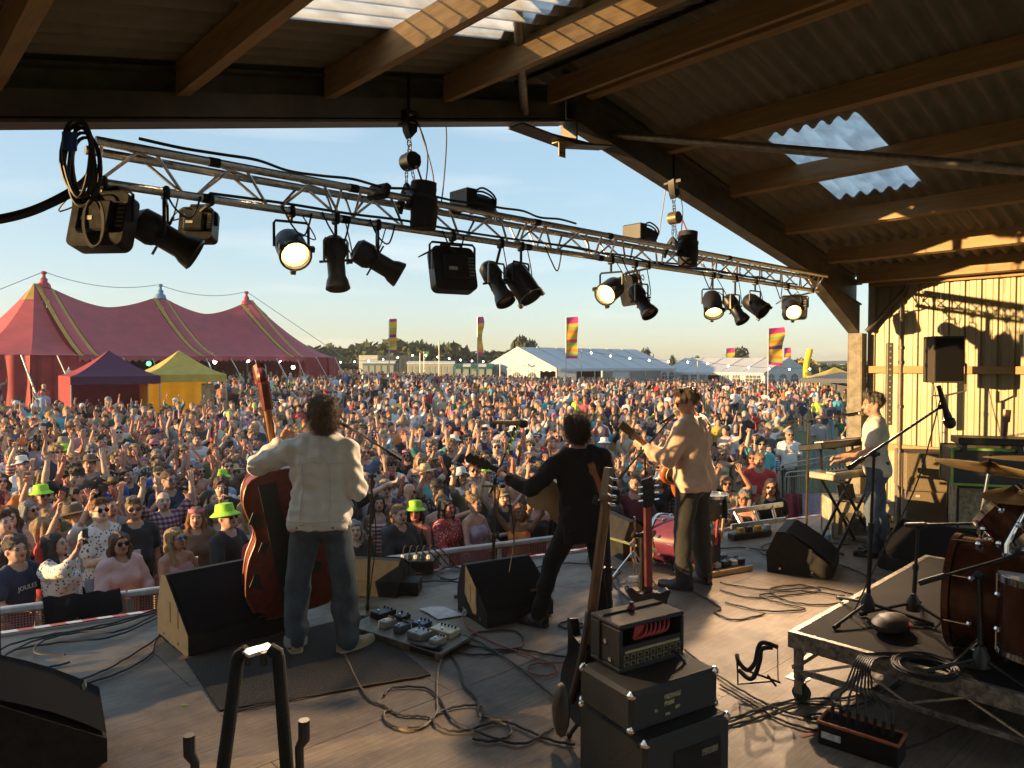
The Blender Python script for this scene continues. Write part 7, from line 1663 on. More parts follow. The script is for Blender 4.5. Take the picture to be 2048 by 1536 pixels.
b0 = onZ(1292, 1120); mic_stand('black boom stand rising to the acoustic player\'s mouth', b0, P(1290, 906, 6.7), P(1236, 958, 6.6), P(1343, 836, 6.75), 'round')
mic('black vocal microphone at the acoustic player\'s lips', P(1350, 829, 6.75), RGT*.8+UPV*.5)
b0 = onZ(1612, 1083); mic_stand('slim brown stand with long flat boom left of the keyboards', b0, P(1617, 842, 8.2), P(1560, 846, 8.3), P(1702, 830, 8.0), 'round', M_POLEG)
mic('silver vocal microphone at the keyboard player\'s mouth', P(1716, 827, 7.95), RGT*1.0+UPV*.08)
# ================================================================== wedge monitors
M_GRILLE = mat('wedge_grille', (.013, .013, .014), .95, .0, .1, 300, .5, 420, spec=.1); M_WEDGE = mat('wedge_paint', (.019, .017, .014), .7, 0, .25, 14, .25, 120, spec=.28)
def wedge(label, c, face, w_=.6, d_=.55, h_=.42, logo=True, z=0., holes=True):
    f = Vector((face.x, face.y, 0)).normalized(); s = Vector((-f.y, f.x, 0)); t = thing('floor_monitor', label, 'floor monitor', (c.x, c.y, z)); M = basis(s, f, UPV)
    pr = [(-d_*.5, 0), (-d_*.52, h_*.45), (-d_*.36, h_*.98), (-d_*.22, h_), (d_*.5, h_*.30), (d_*.5, h_*.04), (d_*.42, 0)]   # y towards the performer, z up
    b = MB(); Mx = M @ Matrix(((0, 0, 1, 0), (1, 0, 0, 0), (0, 1, 0, 0), (0, 0, 0, 1))); b.prism(pr, -w_/2, w_/2, Mx); b.build('cabinet', M_WEDGE, t, 20)
    y0, z0, y1, z1 = -d_*.20, h_*.99, d_*.49, h_*.33; n = Vector((0, z0-z1, y1-y0)).normalized(); b = MB(); rows = []
    for k in range(5):
        g = k/4; yy = y0+(y1-y0)*g; zz = z0+(z1-z0)*g; bl = .012+.02*math.sin(math.pi*g); rows.append([M @ Vector((x*w_*.96, yy+n.y*bl, zz+n.z*bl)) for x in (-.5, -.25, 0, .25, .5)])
    b.grid(rows); b.build('grille', M_GRILLE, t, 60)
    for sx in (-1, 1):
        for k in (0, 1) if holes else ():
            b = MB(); b.box((sx*(w_/2+.002), -d_*.10+.14*k*d_/.55, h_*.48), (.006, .05, .15), M @ T(0, 0, 0), .002); b.build('hand_hole', M_SHADE, t)
        for k in range(2):
            b = MB(); b.cyl(M @ Vector((sx*(w_/2), -d_*.3+.3*k, .05)), M @ Vector((sx*(w_/2+.004), -d_*.3+.3*k, .05)), .012, n=8); b.build('pole_screw', M_CHROME, t)
    if logo:
        q0 = Vector((w_*.28, d_*.36, h_*.47)); b = MB(); b.box((0, 0, 0), (.10, .006, .035), M @ T(q0.x, q0.y+n.y*.03, q0.z+n.z*.03) @ RX(-38), .002); b.build('badge', mat('badge_gold', (.42, .33, .20), .5, .3, .3, 60), t)
    return t
wedge('big black floor monitor left of the double bass with sunlit end panel', P(455, 1205, 5.62), -FWD*.72+RGT*.7, .82, .62, .5)
wedge('black floor monitor at the bottom left corner, domed grille, cut by the frame', P(55, 1478, 3.85), RGT*.84+FWD*.54, .66, .70, .46, holes=False)
wedge('black floor monitor in the middle beside the middle microphone stand', P(1010, 1140, 6.05), -FWD*.85+RGT*.5, .62, .52, .42)
wedge('black floor monitor behind the bassist seen from its plain back', P(740, 1135, 6.75), FWD*.95+RGT*.2, .72, .5, .32, False)
wedge('grey floor monitor tilted at the keyboards, dark slotted end', P(1608, 1108, 7.4), RGT*.62-FWD*.35, .66, .60, .42, False)
wedge('black floor monitor with tan side left of the pink bass drum', P(1263, 1078, 8.0), RGT*.6+FWD*.2, .6, .5, .42, False)
wedge('big dark floor monitor on the floor behind the drum kit', P(1868, 1085, 7.2), -FWD*.5-RGT*.8, .8, .6, .46, False)
# ================================================================== pedals
def pedal(par, M, w_, d_, h_, m, knobs=2, nm='pedal'):
    b = MB(); b.box((0, 0, h_/2), (w_, d_, h_), M, .006); p = b.build(nm, m, par)
    for k in range(knobs):
        b = MB(); b.cyl(M @ Vector((-w_*.32+w_*.64*k/max(1, knobs-1), d_*.3, h_)), M @ Vector((-w_*.32+w_*.64*k/max(1, knobs-1), d_*.3, h_+.014)), .008, n=8); b.build('knob', M_BLACK, p)
    b = MB(); b.cyl(M @ Vector((0, -d_*.28, h_)), M @ Vector((0, -d_*.28, h_+.014)), .008, n=8); b.build('foot_switch', M_CHROME, p); return p
PC = {n: mat('pedal_'+n, c, .4, .2, .1, 20) for n, c in (('silver', (.45, .43, .38)), ('blue', (.06, .07, .20)), ('steel', (.30, .32, .31)), ('cream', (.62, .54, .38)), ('slate', (.14, .17, .20)), ('black', (.02, .02, .02)), ('red', (.42, .05, .03)), ('yellow', (.60, .34, .04)), ('pink', (.60, .28, .24)), ('white', (.5, .48, .45)))}
a_, c_ = onZ(708, 1262), onZ(880, 1318); e_ = onZ(885, 1262); xx = (c_-a_).normalized(); yy = Vector((-xx.y, xx.x, 0)); L_ = (c_-a_).length
t = thing('pedal_board', 'long black pedal board crowded with effects pedals at the bassist\'s right foot', 'pedal board', a_+yy*.10); PB = basis(xx, yy, UPV)
b = MB(); b.box((L_/2, .04, .045), (L_+.06, .34, .022), PB @ RX(5), .004); b.box((L_/2, -.13, .028), (L_+.06, .02, .055), PB, .004); b.box((L_/2, .2, .04), (L_+.06, .02, .08), PB, .004); b.build('deck', mat('board_frame', (.20, .17, .13), .5, .4, .2, 12), t)
for x, y, w_, d_, h_, m, k in ((.05, .10, .13, .17, .06, 'black', 3), (.17, -.02, .075, .125, .055, 'silver', 3), (.28, -.02, .075, .125, .055, 'slate', 3), (.42, -.04, .15, .13, .055, 'steel', 3), (.55, -.05, .08, .12, .05, 'silver', 3), (.33, .12, .12, .11, .05, 'blue', 3), (.50, .11, .21, .13, .055, 'cream', 5), (.17, .14, .1, .1, .05, 'black', 2)):
    pedal(t, PB @ T(x*L_/.62, y+.04, .055) @ RZ(random.uniform(-4, 4)), w_, d_, h_, PC[m], k)
q = onZ(853, 1308); t = thing('volume_pedal', 'flat black volume pedal on the mat beside the crowded pedal board', 'pedal', q); PB2 = basis(xx, yy, UPV); b = MB(); b.box((0, 0, .03), (.26, .10, .05), PB2, .008); b.build('base', M_BLACKM, t); b = MB(); b.box((0, 0, .068), (.24, .085, .014), PB2 @ RY(-5), .005); b.build('treadle', M_RUBBER, t)
q = onZ(1010, 1212); xx2 = (onZ(1055, 1195)-onZ(975, 1222)).normalized(); yy2 = Vector((-xx2.y, xx2.x, 0)); t = thing('foot_controller', 'black foot controller with rows of silver switches by the middle stand', 'pedal', q); b = MB(); b.box((0, 0, .03), (.42, .20, .05), basis(xx2, yy2, UPV), .008); b.build('case', mat('controller_black', (.04, .03, .026), .4, .3, .2, 15), t)
for k in range(10):
    b = MB(); b.cyl(xx2*(-.16+.08*(k % 5))+yy2*(-.05+.10*(k//5))+UPV*.054, xx2*(-.16+.08*(k % 5))+yy2*(-.05+.10*(k//5))+UPV*.075, .011, n=8); b.build('foot_switch', M_CHROME, t)
a_, c_ = onZ(1402, 1158), onZ(1502, 1140); xx = (c_-a_).normalized(); yy = Vector((-xx.y, xx.x, 0)); t = thing('pedal_board', 'wooden-edged pedal board of bright pedals right of the acoustic player\'s feet', 'pedal board', a_); PB = basis(xx, yy, UPV); L_ = (c_-a_).length
b = MB(); b.box((L_/2, .2, .03), (L_, .42, .05), PB, .006); b.build('deck', M_BLACK, t); b = MB(); b.box((L_/2, -.018, .03), (L_, .024, .052), PB, .004); b.build('wooden_edge', mat('board_wood', (.42, .24, .10), .5), t)
for i, (x, y, m) in enumerate(((.05, .06, 'yellow'), (.15, .07, 'red'), (.25, .08, 'white'), (.35, .08, 'black'), (.45, .08, 'white'), (.54, .08, 'black'), (.07, .20, 'red'), (.2, .26, 'pink'), (.35, .30, 'yellow'), (.50, .28, 'slate'))): pedal(t, PB @ T(x*L_/.6, y+.03, .055), .08, .12, .05, PC[m], 3)
# ================================================================== boxes, bottles, paper, ladder, mats on the floor
def mesh_thing(name, label, cat, mb, m, loc=(0, 0, 0), **k):
    o = mb.build(name, m, None); o.location = loc; return tag(o, label, cat, k.get('group'))
mp = [onZ(x, y) for x, y in ((370, 1320), (440, 1424), (862, 1352), (720, 1232))]; b = MB(); b.prism([(p.x, p.y) for p in mp][::-1], .001, .011); mesh_thing('floor_mat', 'dark carpet mat under the double bass player', 'mat', b, mat('carpet_dark', (.060, .056, .05), .97, 0, .45, 90, .9, 160))
q = onZ(787, 1192); t = thing('rack_box', 'long low black box on the floor behind the crowded pedal board', 'box', q, math.atan2(RGT.y, RGT.x)-.05); b = MB(); b.box((0, .12, .06), (.44, .22, .12), None, .006); b.build('case', M_WEDGE, t); b = MB(); b.box((0, .005, .06), (.40, .006, .09)); b.build('front_panel', M_BLACKM, t)
q = onZ(830, 1146); t = thing('power_distro', 'black mains distribution box with plugs and red leads near the barrier', 'power box', q, math.atan2(RGT.y, RGT.x)); b = MB(); b.box((0, .1, .06), (.36, .2, .12), None, .01); b.build('case', M_BLACK, t)
for k in range(5):
    b = MB(); b.box((-.13+.065*k, .08, .14), (.045, .045, .05), None, .01); p = b.build('plug', (mat('label_white', (0, 0, 0)), M_BLACK)[k % 2], t); b = MB(); b.tube(spline([(-.13+.065*k, .08, .165), (-.1+.065*k, .05, .26), (-.02+.07*k, .1, .2), (.1+.07*k, .22, .02)], 5), .007, 6); b.build('lead', M_RUBBER, p)
b = MB(); q = onZ(885, 1228); vs = [onZ(x, y, .006)-q+UPV*random.uniform(0, .012) for x, y in ((838, 1219), (862, 1214), (888, 1213), (905, 1222), (926, 1232), (900, 1236), (876, 1240), (858, 1229), (882, 1226))]; b.add(vs, [(0, 1, 8, 7), (1, 2, 3, 8), (8, 3, 4, 5), (7, 8, 5, 6)])
mesh_thing('set_list', 'crumpled white sheet of paper on the floor right of the pedal board', 'paper', b, mat('paper_white', (.66, .60, .60), .8), q)
q = onZ(932, 1229); t = thing('cable_connector', 'red and white mains connector on the floor next to the paper', 'connector', q, .6); b = MB(); b.cyl((-.05, 0, .028), (.01, 0, .028), .024, n=10); b.build('socket', mat('label_white', (0, 0, 0)), t); b = MB(); b.cyl((.012, 0, .03), (.07, 0, .03), .030, n=12); b.build('plug', mat('plug_red', (.55, .04, .04), .45), t)
M_BOTTLE = mat('bottle_plastic', (.85, .88, .9), .06, 0, 0, alpha=.35); M_LABEL = mat('bottle_label', (.25, .36, .50), .6, 0, .4, 30)
def bottle(label, loc, rot=(0, 0, 0)):
    t = thing('water_bottle', label, 'bottle', loc, 0, 'plastic water bottles', rot); b = MB(); b.lathe([(.030, 0), (.034, .01), (.033, .06), (.034, .09), (.033, .15), (.026, .18), (.013, .20), (.013, .21)], 16); b.build('bottle_wall', M_BOTTLE, t)
    b = MB(); b.lathe([(.0345, .085), (.0345, .145)], 16, None, None, False); b.build('label', M_LABEL, t); b = MB(); b.cyl((0, 0, .208), (0, 0, .232), .0155, n=12); b.build('cap', M_BLACK, t); return t
bottle('clear water bottle standing between the black-suited player\'s legs', onZ(1102, 1200)); bottle('clear water bottle lying on its side by the pink drum stand', onZ(1258, 1166)+UPV*.034, (R(90), 0, R(60))); bottle('clear water bottle standing under the keyboards', onZ(1655, 1095))
la, lb_ = P(1455, 1024, 9.0), P(1556, 1010, 9.3); l2, l3 = P(1472, 1052, 8.9), P(1562, 1040, 9.2); t = thing('ladder', 'aluminium ladder lying along the front edge of the stage by the floor tom', 'ladder', la)
for p0, p1 in ((la, lb_), (l2, l3)):
    d = (p1-p0).normalized(); s = Vector((-d.y, d.x, 0)); b = MB(); b.box(((p1-p0).length/2, 0, 0), ((p1-p0).length+.15, .03, .06), basis(d, d.cross(UPV).normalized(), UPV, p0-la), .003); b.build('stile', M_ALU, t)
for f in (.12, .5, .88):
    b = MB(); b.cyl(la+(lb_-la)*f-la, l2+(l3-l2)*f-la, .022, n=8); b.build('rung', M_ALU, t)
b = MB()
for x0, y0, x1, y1 in ((1602, 1475, 1640, 1462), (1622, 1462, 1650, 1478), (1618, 1470, 1655, 1466)):
    a, c = onZ(x0, y0), onZ(x1, y1); d = (c-a).normalized(); n_ = Vector((-d.y, d.x, 0))*.012; b.add([a+n_+UPV*.004, a-n_+UPV*.004, c-n_+UPV*.0044, c+n_+UPV*.0044], [(0, 1, 2, 3)])
mesh_thing('spike_mark', 'faded pink tape mark on the floor left of the stage box', 'tape mark', b, mat('tape_pink', (.40, .15, .12), .8))
p = onZ(360, 1412, .0); b = MB(); b.add([p+FWD*.0+UPV*.003, p+FWD*.02+RGT*.015+UPV*.008, p+FWD*.01+RGT*.05+UPV*.004, p-FWD*.008+RGT*.03+UPV*.003], [(0, 1, 2, 3)]); mesh_thing('fallen_leaf', 'small green leaf on the bare floor right of the corner monitor', 'leaf', b, mat('leaf_lime', (.22, .32, .08), .7))
# ================================================================== amplifier tower in the foreground
M_TOLEX = mat('amp_vinyl', (.020, .0195, .018), .6, 0, .2, 60, .35, 260)
aA = onZ(1150, 1600); fx = (RGT*.93-FWD*.30).normalized(); fy = Vector((-fx.y, fx.x, 0))
AMPX = (RGT*math.cos(.545)+FWD*math.sin(.545))
def amp_box(name, label, px, py, z0, z1, W_, dep, cat, m=M_TOLEX, corners=True):
    C = onZ(px, py, z1); H_ = z1-z0; t = thing(name, label, cat, (C.x+AMPX.x*W_/2, C.y+AMPX.y*W_/2, z0), math.atan2(AMPX.y, AMPX.x))
    if corners:
        b = MB(); b.box((0, dep/2, H_/2), (W_, dep, H_), None, .018); b.build('cabinet', m, t)
        for sx in (-1, 1):
            for sy in (0, 1):
                for sz in (0, 1):
                    b = MB(); b.box((sx*(W_/2-.016), sy*dep+(.016 if sy == 0 else -.016), sz*H_+(.016 if sz == 0 else -.016)), (.044, .044, .044), None, .016); b.build('corner_cap', M_CHROME, t)
    return t, W_, H_
t, W_, H_ = amp_box('speaker_cabinet', 'large black bass speaker cabinet at the bottom of the amplifier tower', 1290, 1488, 0, .43, .535, .485, 'amplifier')
t['label'] = 'large black bass speaker cabinet lowest in the amplifier tower'
b = MB(); b.box((.05, -.004, H_*.55), (W_*.55, .008, H_*.5), None, .003); b.build('rear_panel', M_BLACKM, t); b = MB(); b.box((.12, -.009, H_*.70), (.10, .003, .03)); b.build('rating_label', mat('label_dull', (.18, .15, .09), .6, 0, .4, 80), t)
t, W_, H_ = amp_box('speaker_cabinet', 'smaller black speaker cabinet with shiny corners under the amplifier head', 1262, 1390, .434, .62, .55, .385, 'amplifier')
for x, z, w_, h_, c in ((.0, .11, .13, .022, (.30, .24, .12)), (-.02, .08, .075, .02, (.30, .32, .10)), (.03, .05, .04, .014, (.34, .28, .16)), (-.03, .03, .035, .012, (.34, .28, .16)), (-.10, .06, .025, .014, (.34, .28, .16))):
    b = MB(); b.box((x-.03, -.003, z+.02), (w_*.8, .004, h_)); b.build('rear_label', mat('label_%d' % int(c[1]*100), c, .6, 0, .4, 70), t)
t, W_, H_ = amp_box('amplifier_head', 'black amplifier head with open back full of red wires, top of the tower', 1240, 1253, .624, .85, .414, .23, 'amplifier', corners=False)
hd = t
b = MB(); th = .022
for c, d in (((0, .115, th/2), (W_, .23, th)), ((0, .115, H_-th/2), (W_, .23, th)), ((-W_/2+th/2, .115, H_/2), (th, .23, H_-2*th-.002)), ((W_/2-th/2, .115, H_/2), (th, .23, H_-2*th-.002)), ((0, .22, H_/2), (W_-2*th-.002, .02, H_-2*th-.002))): b.box(c, d, None, .006)
b.box((0, .012, H_*.30), (W_-2*th-.002, .012, H_*.46)); b.build('cabinet', M_TOLEX, hd)
b = MB(); b.tube([(-W_/2-.004, .15, .02), (-W_/2-.004, .15, H_-.02), (-W_/2+.02, .15, H_+.004), (W_/2-.02, .15, H_+.004), (W_/2+.004, .15, H_-.02)], .007, 6); b.build('band', M_RUBBER, hd)
for k in range(9):
    x = -W_*.40+W_*.8*k/8
    for z in (.30, .16):
        b = MB(); b.box((x, .004, H_*z), (W_*.075, .006, H_*.10)); jp = b.build('jack_plate', mat('jack_gold', (.30, .23, .10), .5, .4, .2, 60), hd); b = MB(); b.cyl((x, .002, H_*z), (x, -.004, H_*z), .009, n=8); b.build('jack', M_BLACK, jp)
b = MB(); b.box((0, .003, H_*.41), (W_*.84, .005, .012)); b.build('panel_strip', mat('strip_gold', (.42, .33, .16), .5), hd)
M_WRED = mat('wire_red', (.45, .035, .03), .5)
for k in range(6):
    x = W_*(-.05+.07*k); b = MB(); b.tube(spline([(x-.05, .06, H_*.52), (x, .04, H_*.62), (x+.03, .06, H_*.78), (x+.05, .1, H_*.9)], 5), .007, 6); b.build('wire', M_WRED, hd)
b = MB(); b.box((-W_*.18, .06, H_*.68), (.06, .01, .10), RY(12)); b.build('red_card', M_WRED, hd)
b = MB(); b.tube(spline([(W_*.3, -.004, H_*.2), (W_*.32, -.06, H_*.1), (W_*.45, -.08, -.1), (W_*.55, -.1, -.3), (W_*.6, -.1, -.6)], 6), .008, 6); b.build('speaker_lead', M_RUBBER, hd)
for z in (.2, .55):
    b = MB(); b.cyl((-W_/2-.006, .05+.1*z, H_*z), (-W_/2-.002, .05+.1*z, H_*z), .012, n=8); b.build('stud', M_CHROME, hd)
q = onZ(1263, 1222, .85); b = MB(); b.sphere((0, 0, .012), .024, 8, None, None, (1, 1, .7)); b.cyl((0, 0, .02), (0, 0, .045), .012, n=8); mesh_thing('glass_knob', 'small dark red knob lying on top of the amplifier head', 'knob', b, mat('knob_red', (.10, .02, .03), .2), (q.x, q.y, .852))
q = P(1122, 1420, 3.35); b = MB(); b.sphere((0, 0, 0), .1, 12, None, None, (.35, .5, 1.3)); mesh_thing('gig_pouch', 'black soft pouch hanging on the left side of the amplifier tower', 'pouch', b, M_RUBBER, q)
# near guitar stand at the bottom left, and a folded one on the floor
p0, p1, q0, q1 = P(478, 1300, 2.75), P(556, 1296, 2.75), P(430, 1660, 2.6), P(583, 1660, 2.6); t = thing('guitar_stand', 'tall empty black guitar stand with silver clamp plate in the near foreground', 'guitar stand', (p0+p1)/2-UPV*((p0+p1)/2).z); o = Vector(t.location)
for a, c in ((p0, q0), (p1, q1)):
    b = MB(); b.tube([a+(p1-p0 if a is p0 else p0-p1)*.22-UPV*.002-o, a-UPV*.012-o+(c-a)*.015, a+(c-a)*.06-o, c-o], .0245, 12); b.build('padded_leg', mat('foam_black', (.012, .012, .012), .85, 0, .2, 60, .5, 200), t)
b = MB(); b.box(tuple((p0+p1)/2-o-UPV*.004), (.11, .07, .012), Matrix.Identity(4) if False else None, .003); pl_ = b.build('clamp_plate', M_ALU, t)
for s_ in (-1, 1):
    b = MB(); b.cyl((p0+p1)/2-o+RGT*.03*s_-FWD*.03, (p0+p1)/2-o+RGT*.03*s_-FWD*.03-UPV*.05, .012, n=8); b.build('wing_nut', M_BLACK, pl_)
for px, py, dx in ((378, 1470, 25), (608, 1440, -22)):
    a = P(px, py, 2.6); b = MB(); b.tube([a-o, a-UPV*.07-o, a+RGT*.0008*dx-UPV*.10-o, a+RGT*.0006*dx-UPV*.4-o], [.021, .021, .016, .014], 9); b.build('yoke_arm', M_RUBBER, t)
q = onZ(1520, 1352); t = thing('guitar_stand', 'small folded black guitar stand with bent foam arms on the open floor', 'guitar stand', q); zz = lambda px, py, z: onZ(px, py, z)-q
b = MB(); b.tube(spline([P(1474, 1310, 4.55)-q, P(1478, 1325, 4.5)-q, P(1495, 1340, 4.5)-q, P(1510, 1325, 4.5)-q, P(1517, 1295, 4.5)-q, P(1527, 1285, 4.5)-q, P(1555, 1294, 4.5)-q], 5), .014, 8); b.build('padded_arm', MATS['foam_black'], t)
b = MB(); b.tube(spline([P(1478, 1340, 4.6)-q, P(1497, 1357, 4.55)-q, P(1510, 1350, 4.55)-q, P(1520, 1320, 4.55)-q, P(1524, 1298, 4.55)-q, P(1545, 1295, 4.55)-q], 5), .014, 8); b.build('padded_arm', MATS['foam_black'], t)
for pts in (((1474, 1312), (1476, 1368), (1545, 1362)), ((1485, 1338), (1560, 1365)), ((1535, 1350), (1552, 1372))):
    b = MB(); b.tube([P(x, y, 4.55)-q for x, y in pts], .007, 6); b.build('frame_tube', M_BLACKM, t)
b = MB(); b.tube([P(1555, 1294, 4.5)-q, P(1556, 1362, 4.55)-q], .004, 5); b.build('rubber_strap', mat('strap_orange', (.35, .16, .05), .6), t)
# ================================================================== drum riser and drum kit
ZR = .43
A_ = onZ(1575, 1262, ZR); u = (onZ(2048, 1392, ZR)-A_).normalized(); v = Vector((-u.y, u.x, 0))
if v.dot(onZ(1880, 1183, ZR)-A_) < 0: v = -v
UL, VL = 2.4, 2.6; RB = basis(u, v, UPV, (A_.x, A_.y, 0))
t = thing('drum_riser', 'aluminium-framed drum riser with black top on castors at the right', 'riser', A_); loc0 = Matrix.Translation(-A_); RBL = loc0 @ RB
b = MB(); b.box((UL/2, VL/2, ZR-.012), (UL-.09, VL-.09, .02), RBL); b.build('deck', mat('riser_top', (.016, .014, .013), .85, 0, .3, 9, spec=.2), t)
M_WORN = mat('worn_aluminium', (.30, .27, .23), .5, .6, .35, 22, .1)
for c, d in (((UL/2, .022, ZR-.05), (UL, .044, .10)), ((UL/2, VL-.022, ZR-.05), (UL, .044, .10)), ((.022, VL/2, ZR-.05), (.044, VL-.09, .10)), ((UL-.022, VL/2, ZR-.05), (.044, VL-.09, .10))):
    b = MB(); b.box(c, d, RBL, .004); b.build('edge_beam', M_WORN, t)
for c, d in (((UL/2, .02, ZR-.235), (UL-.1, .03, .03)), ((.02, VL/2, ZR-.235), (.03, VL-.1, .03))):
    b = MB(); b.box(c, d, RBL, .003); b.build('lower_rail', M_WORN, t)
for i in range(8):
    x0, x1 = .12+.28*i, .12+.28*(i+1); zz = (ZR-.10, ZR-.225) if i % 2 else (ZR-.225, ZR-.10)
    b = MB(); b.cyl(RBL @ Vector((x0, .02, zz[0])), RBL @ Vector((x1, .02, zz[1])), .008, n=7); b.build('strut', M_ALU, t); b = MB(); b.cyl(RBL @ Vector((.02, x0, zz[0])), RBL @ Vector((.02, x1, zz[1])), .008, n=7); b.build('strut', M_ALU, t)
for x, y in ((.05, .05), (.05, VL-.05), (UL-.05, .05)):
    b = MB(); b.cyl(RBL @ Vector((x, y, .13)), RBL @ Vector((x, y, ZR-.1)), .03, n=14); lg = b.build('leg', M_WORN, t); b = MB(); b.box((x, y, .135), (.12, .10, .008), RBL); b.box((x+.01, y-.028, .09), (.05, .006, .08), RBL); b.box((x+.01, y+.028, .09), (.05, .006, .08), RBL); b.build('castor_fork', M_GALV, lg)
    b = MB(); b.cyl(RBL @ Vector((x+.02, y-.02, .052)), RBL @ Vector((x+.02, y+.02, .052)), .052, n=16); b.build('castor_wheel', mat('castor_teal', (.015, .04, .045), .6), lg)
M_DRUM = mat('drum_mahogany', (.085, .02, .008), .22, 0, .3, 4, 0, col2=(.035, .008, .004), stretch=(4, 4, 1)); M_HEAD = mat('drum_head', (.62, .58, .50), .5); M_BRONZE = mat('cymbal_bronze', (.52, .34, .12), .32, .95, .25, 5, .05)
def drum(name, label, c, axis, r, L, m=M_DRUM, head=None, hoop=None, nl=8, loc=None):
    t = thing(name, label, 'drum', c); M = frame_z((0, 0, 0), axis)
    b = MB(); b.cyl(M @ Vector((0, 0, -L/2+.02)), M @ Vector((0, 0, L/2-.02)), r, n=36, caps=False); b.build('shell', m, t)
    for s in (-1, 1):
        b = MB(); b.lathe([(r*1.01, s*L/2-.022), (r*1.045, s*L/2-.022), (r*1.045, s*L/2+.012), (r*.99, s*L/2+.012), (r*.99, s*L/2+.002)], 36, M, None, False); b.build('hoop', hoop or M_CHROME, t)
        b = MB(); b.lathe([(0, s*(L/2)), (r*1.0, s*(L/2-.002))], 32, M, None, False); b.build('skin', head or M_HEAD, t)
    for k in range(nl):
        a = 2*math.pi*k/nl+.3; o = Vector((math.cos(a), math.sin(a), 0))
        for s in (-1, 1): b = MB(); b.sphere(M @ (o*(r*1.02)+Vector((0, 0, s*L*.24))), .018, 8); b.cyl(M @ (o*(r*1.05)+Vector((0, 0, s*L*.24))), M @ (o*(r*1.05)+Vector((0, 0, s*(L/2+.01)))), .005, n=6); b.build('lug', M_CHROME, t)
    return t
aw = (RGT*.74-FWD*.68).normalized(); F0 = P(1912, 1178, 4.25); rr = F0.z-ZR-.005
drum('bass_drum', 'big mahogany bass drum lying on the riser', F0+aw*.23, aw, rr/1.045, .44, head=mat('head_smoked', (.10, .06, .04), .35), hoop=mat('hoop_wood', (.10, .025, .012), .3, 0, .2, 9))
drum('rack_tom', 'mahogany tom tilted above the bass drum', P(2030, 1040, 4.1), (UPV*.62-RGT*.45+FWD*.62), .165, .22, nl=6)
drum('floor_tom', 'mahogany floor tom at the right edge beside the bass drum', P(2085, 1230, 3.75), UPV, .20, .38, nl=6)
def cymbal(label, c, n_, r, base, legs=True):
    t = thing('cymbal', label, 'cymbal', c); M = frame_z((0, 0, 0), n_); b = MB(); b.lathe([(0, .03), (r*.1, .026), (r*.2, .008), (r*.6, 0), (r, -.014), (r, -.017), (r*.6, -.004), (r*.2, .004)], 40, M, None, False); b.build('plate', M_BRONZE, t)
    b = MB(); b.cyl(M @ Vector((0, 0, .03)), M @ Vector((0, 0, .075)), .014, n=8); b.build('wing_nut', M_BLACK, t)
    s = thing('cymbal_stand', 'chrome stand under the '+label, 'cymbal stand', (base.x, base.y, base.z)); q = c-base; b = MB(); b.tube([(0, 0, .02), (0, 0, q.z*.7), tuple(q-UPV*.02)], [.015, .014, .008], 10); b.build('pole', M_CHROME, s)
    for k in range(3):
        a = .4+2.09*k
        for dz in (0, .012): b = MB(); b.tube([(0, 0, .30-dz*3), (.3*math.cos(a), .3*math.sin(a), .02)], .007, 6); b.build('leg', M_CHROME, s)
    for z in (.35, .62):
        b = MB(); b.cyl((0, 0, q.z*z-.03), (0, 0, q.z*z+.03), .024, n=10); b.box((.035, 0, q.z*z), (.04, .012, .02)); b.build('clamp', M_CHROME, s)
cymbal('bronze crash cymbal left in the drum kit', P(1978, 932, 4.45), (UPV*.97+RGT*.10-FWD*.05), .29, onZ(1958, 1262, ZR))
cymbal('bronze ride cymbal at the right frame edge', P(2072, 916, 4.2), (UPV*.96+RGT*.05+FWD*.05), .26, onZ(2040, 1300, ZR))
cymbal('low bronze hi-hat cymbal by the tom', P(2066, 985, 3.95), (UPV*.95-RGT*.12), .24, onZ(2010, 1330, ZR))
# stands on the riser
b0 = onZ(1735, 1236, ZR); mic_stand('tall black tripod boom stand on the riser corner', b0, P(1748, 908, 4.72), P(1698, 936, 4.62), P(1884, 812, 5.0), z=ZR, fl=.36, fa=.9)
mic('large dark microphone hanging down from the tall riser boom', P(1897, 838, 4.98), -UPV*.95+RGT*.3, True, None, .24)
b0 = onZ(1826, 1236, ZR); mic_stand('short black stand with level arm left of the bass drum', b0, P(1836, 1052, 4.78), P(1812, 1050, 4.8), P(1992, 1046, 4.3), z=ZR, fl=.32, fa=2.3)
b0 = onZ(1962, 1352, ZR); mic_stand('low black boom stand crossing in front of the bass drum', b0, P(1958, 1150, 3.9), P(1838, 1166, 4.0), P(2075, 1098, 3.7), z=ZR, fl=.26, fa=.2)
t = thing('cable_coil', 'wound coil of thin black cable on the riser edge', 'cable', onZ(1850, 1342, ZR))
for k in range(8):
    r_ = .13+.012*(k % 4); b = MB(); b.tube([(r_*math.cos(a)+.006*math.sin(3*a+k), r_*math.sin(a)*.95, .008+.009*(k//2)+.004*math.sin(2*a+k)) for a in np.linspace(0, 6.283, 30)[:-1]], .0055, 5, closed=True); b.build('cable_turn', M_RUBBER, t)
q = onZ(1782, 1262, ZR); b = MB(); b.sphere((0, 0, .05), .13, 14, None, None, (1.3, .8, .42)); o = mesh_thing('soft_bag', 'small black soft bag with red print lying on the riser', 'bag', b, M_RUBBER, q); b = MB(); b.box((.03, -.06, .092), (.07, .03, .004), RZ(-20) @ RX(20)); b.build('print', mat('print_red', (.45, .08, .09), .7), o)
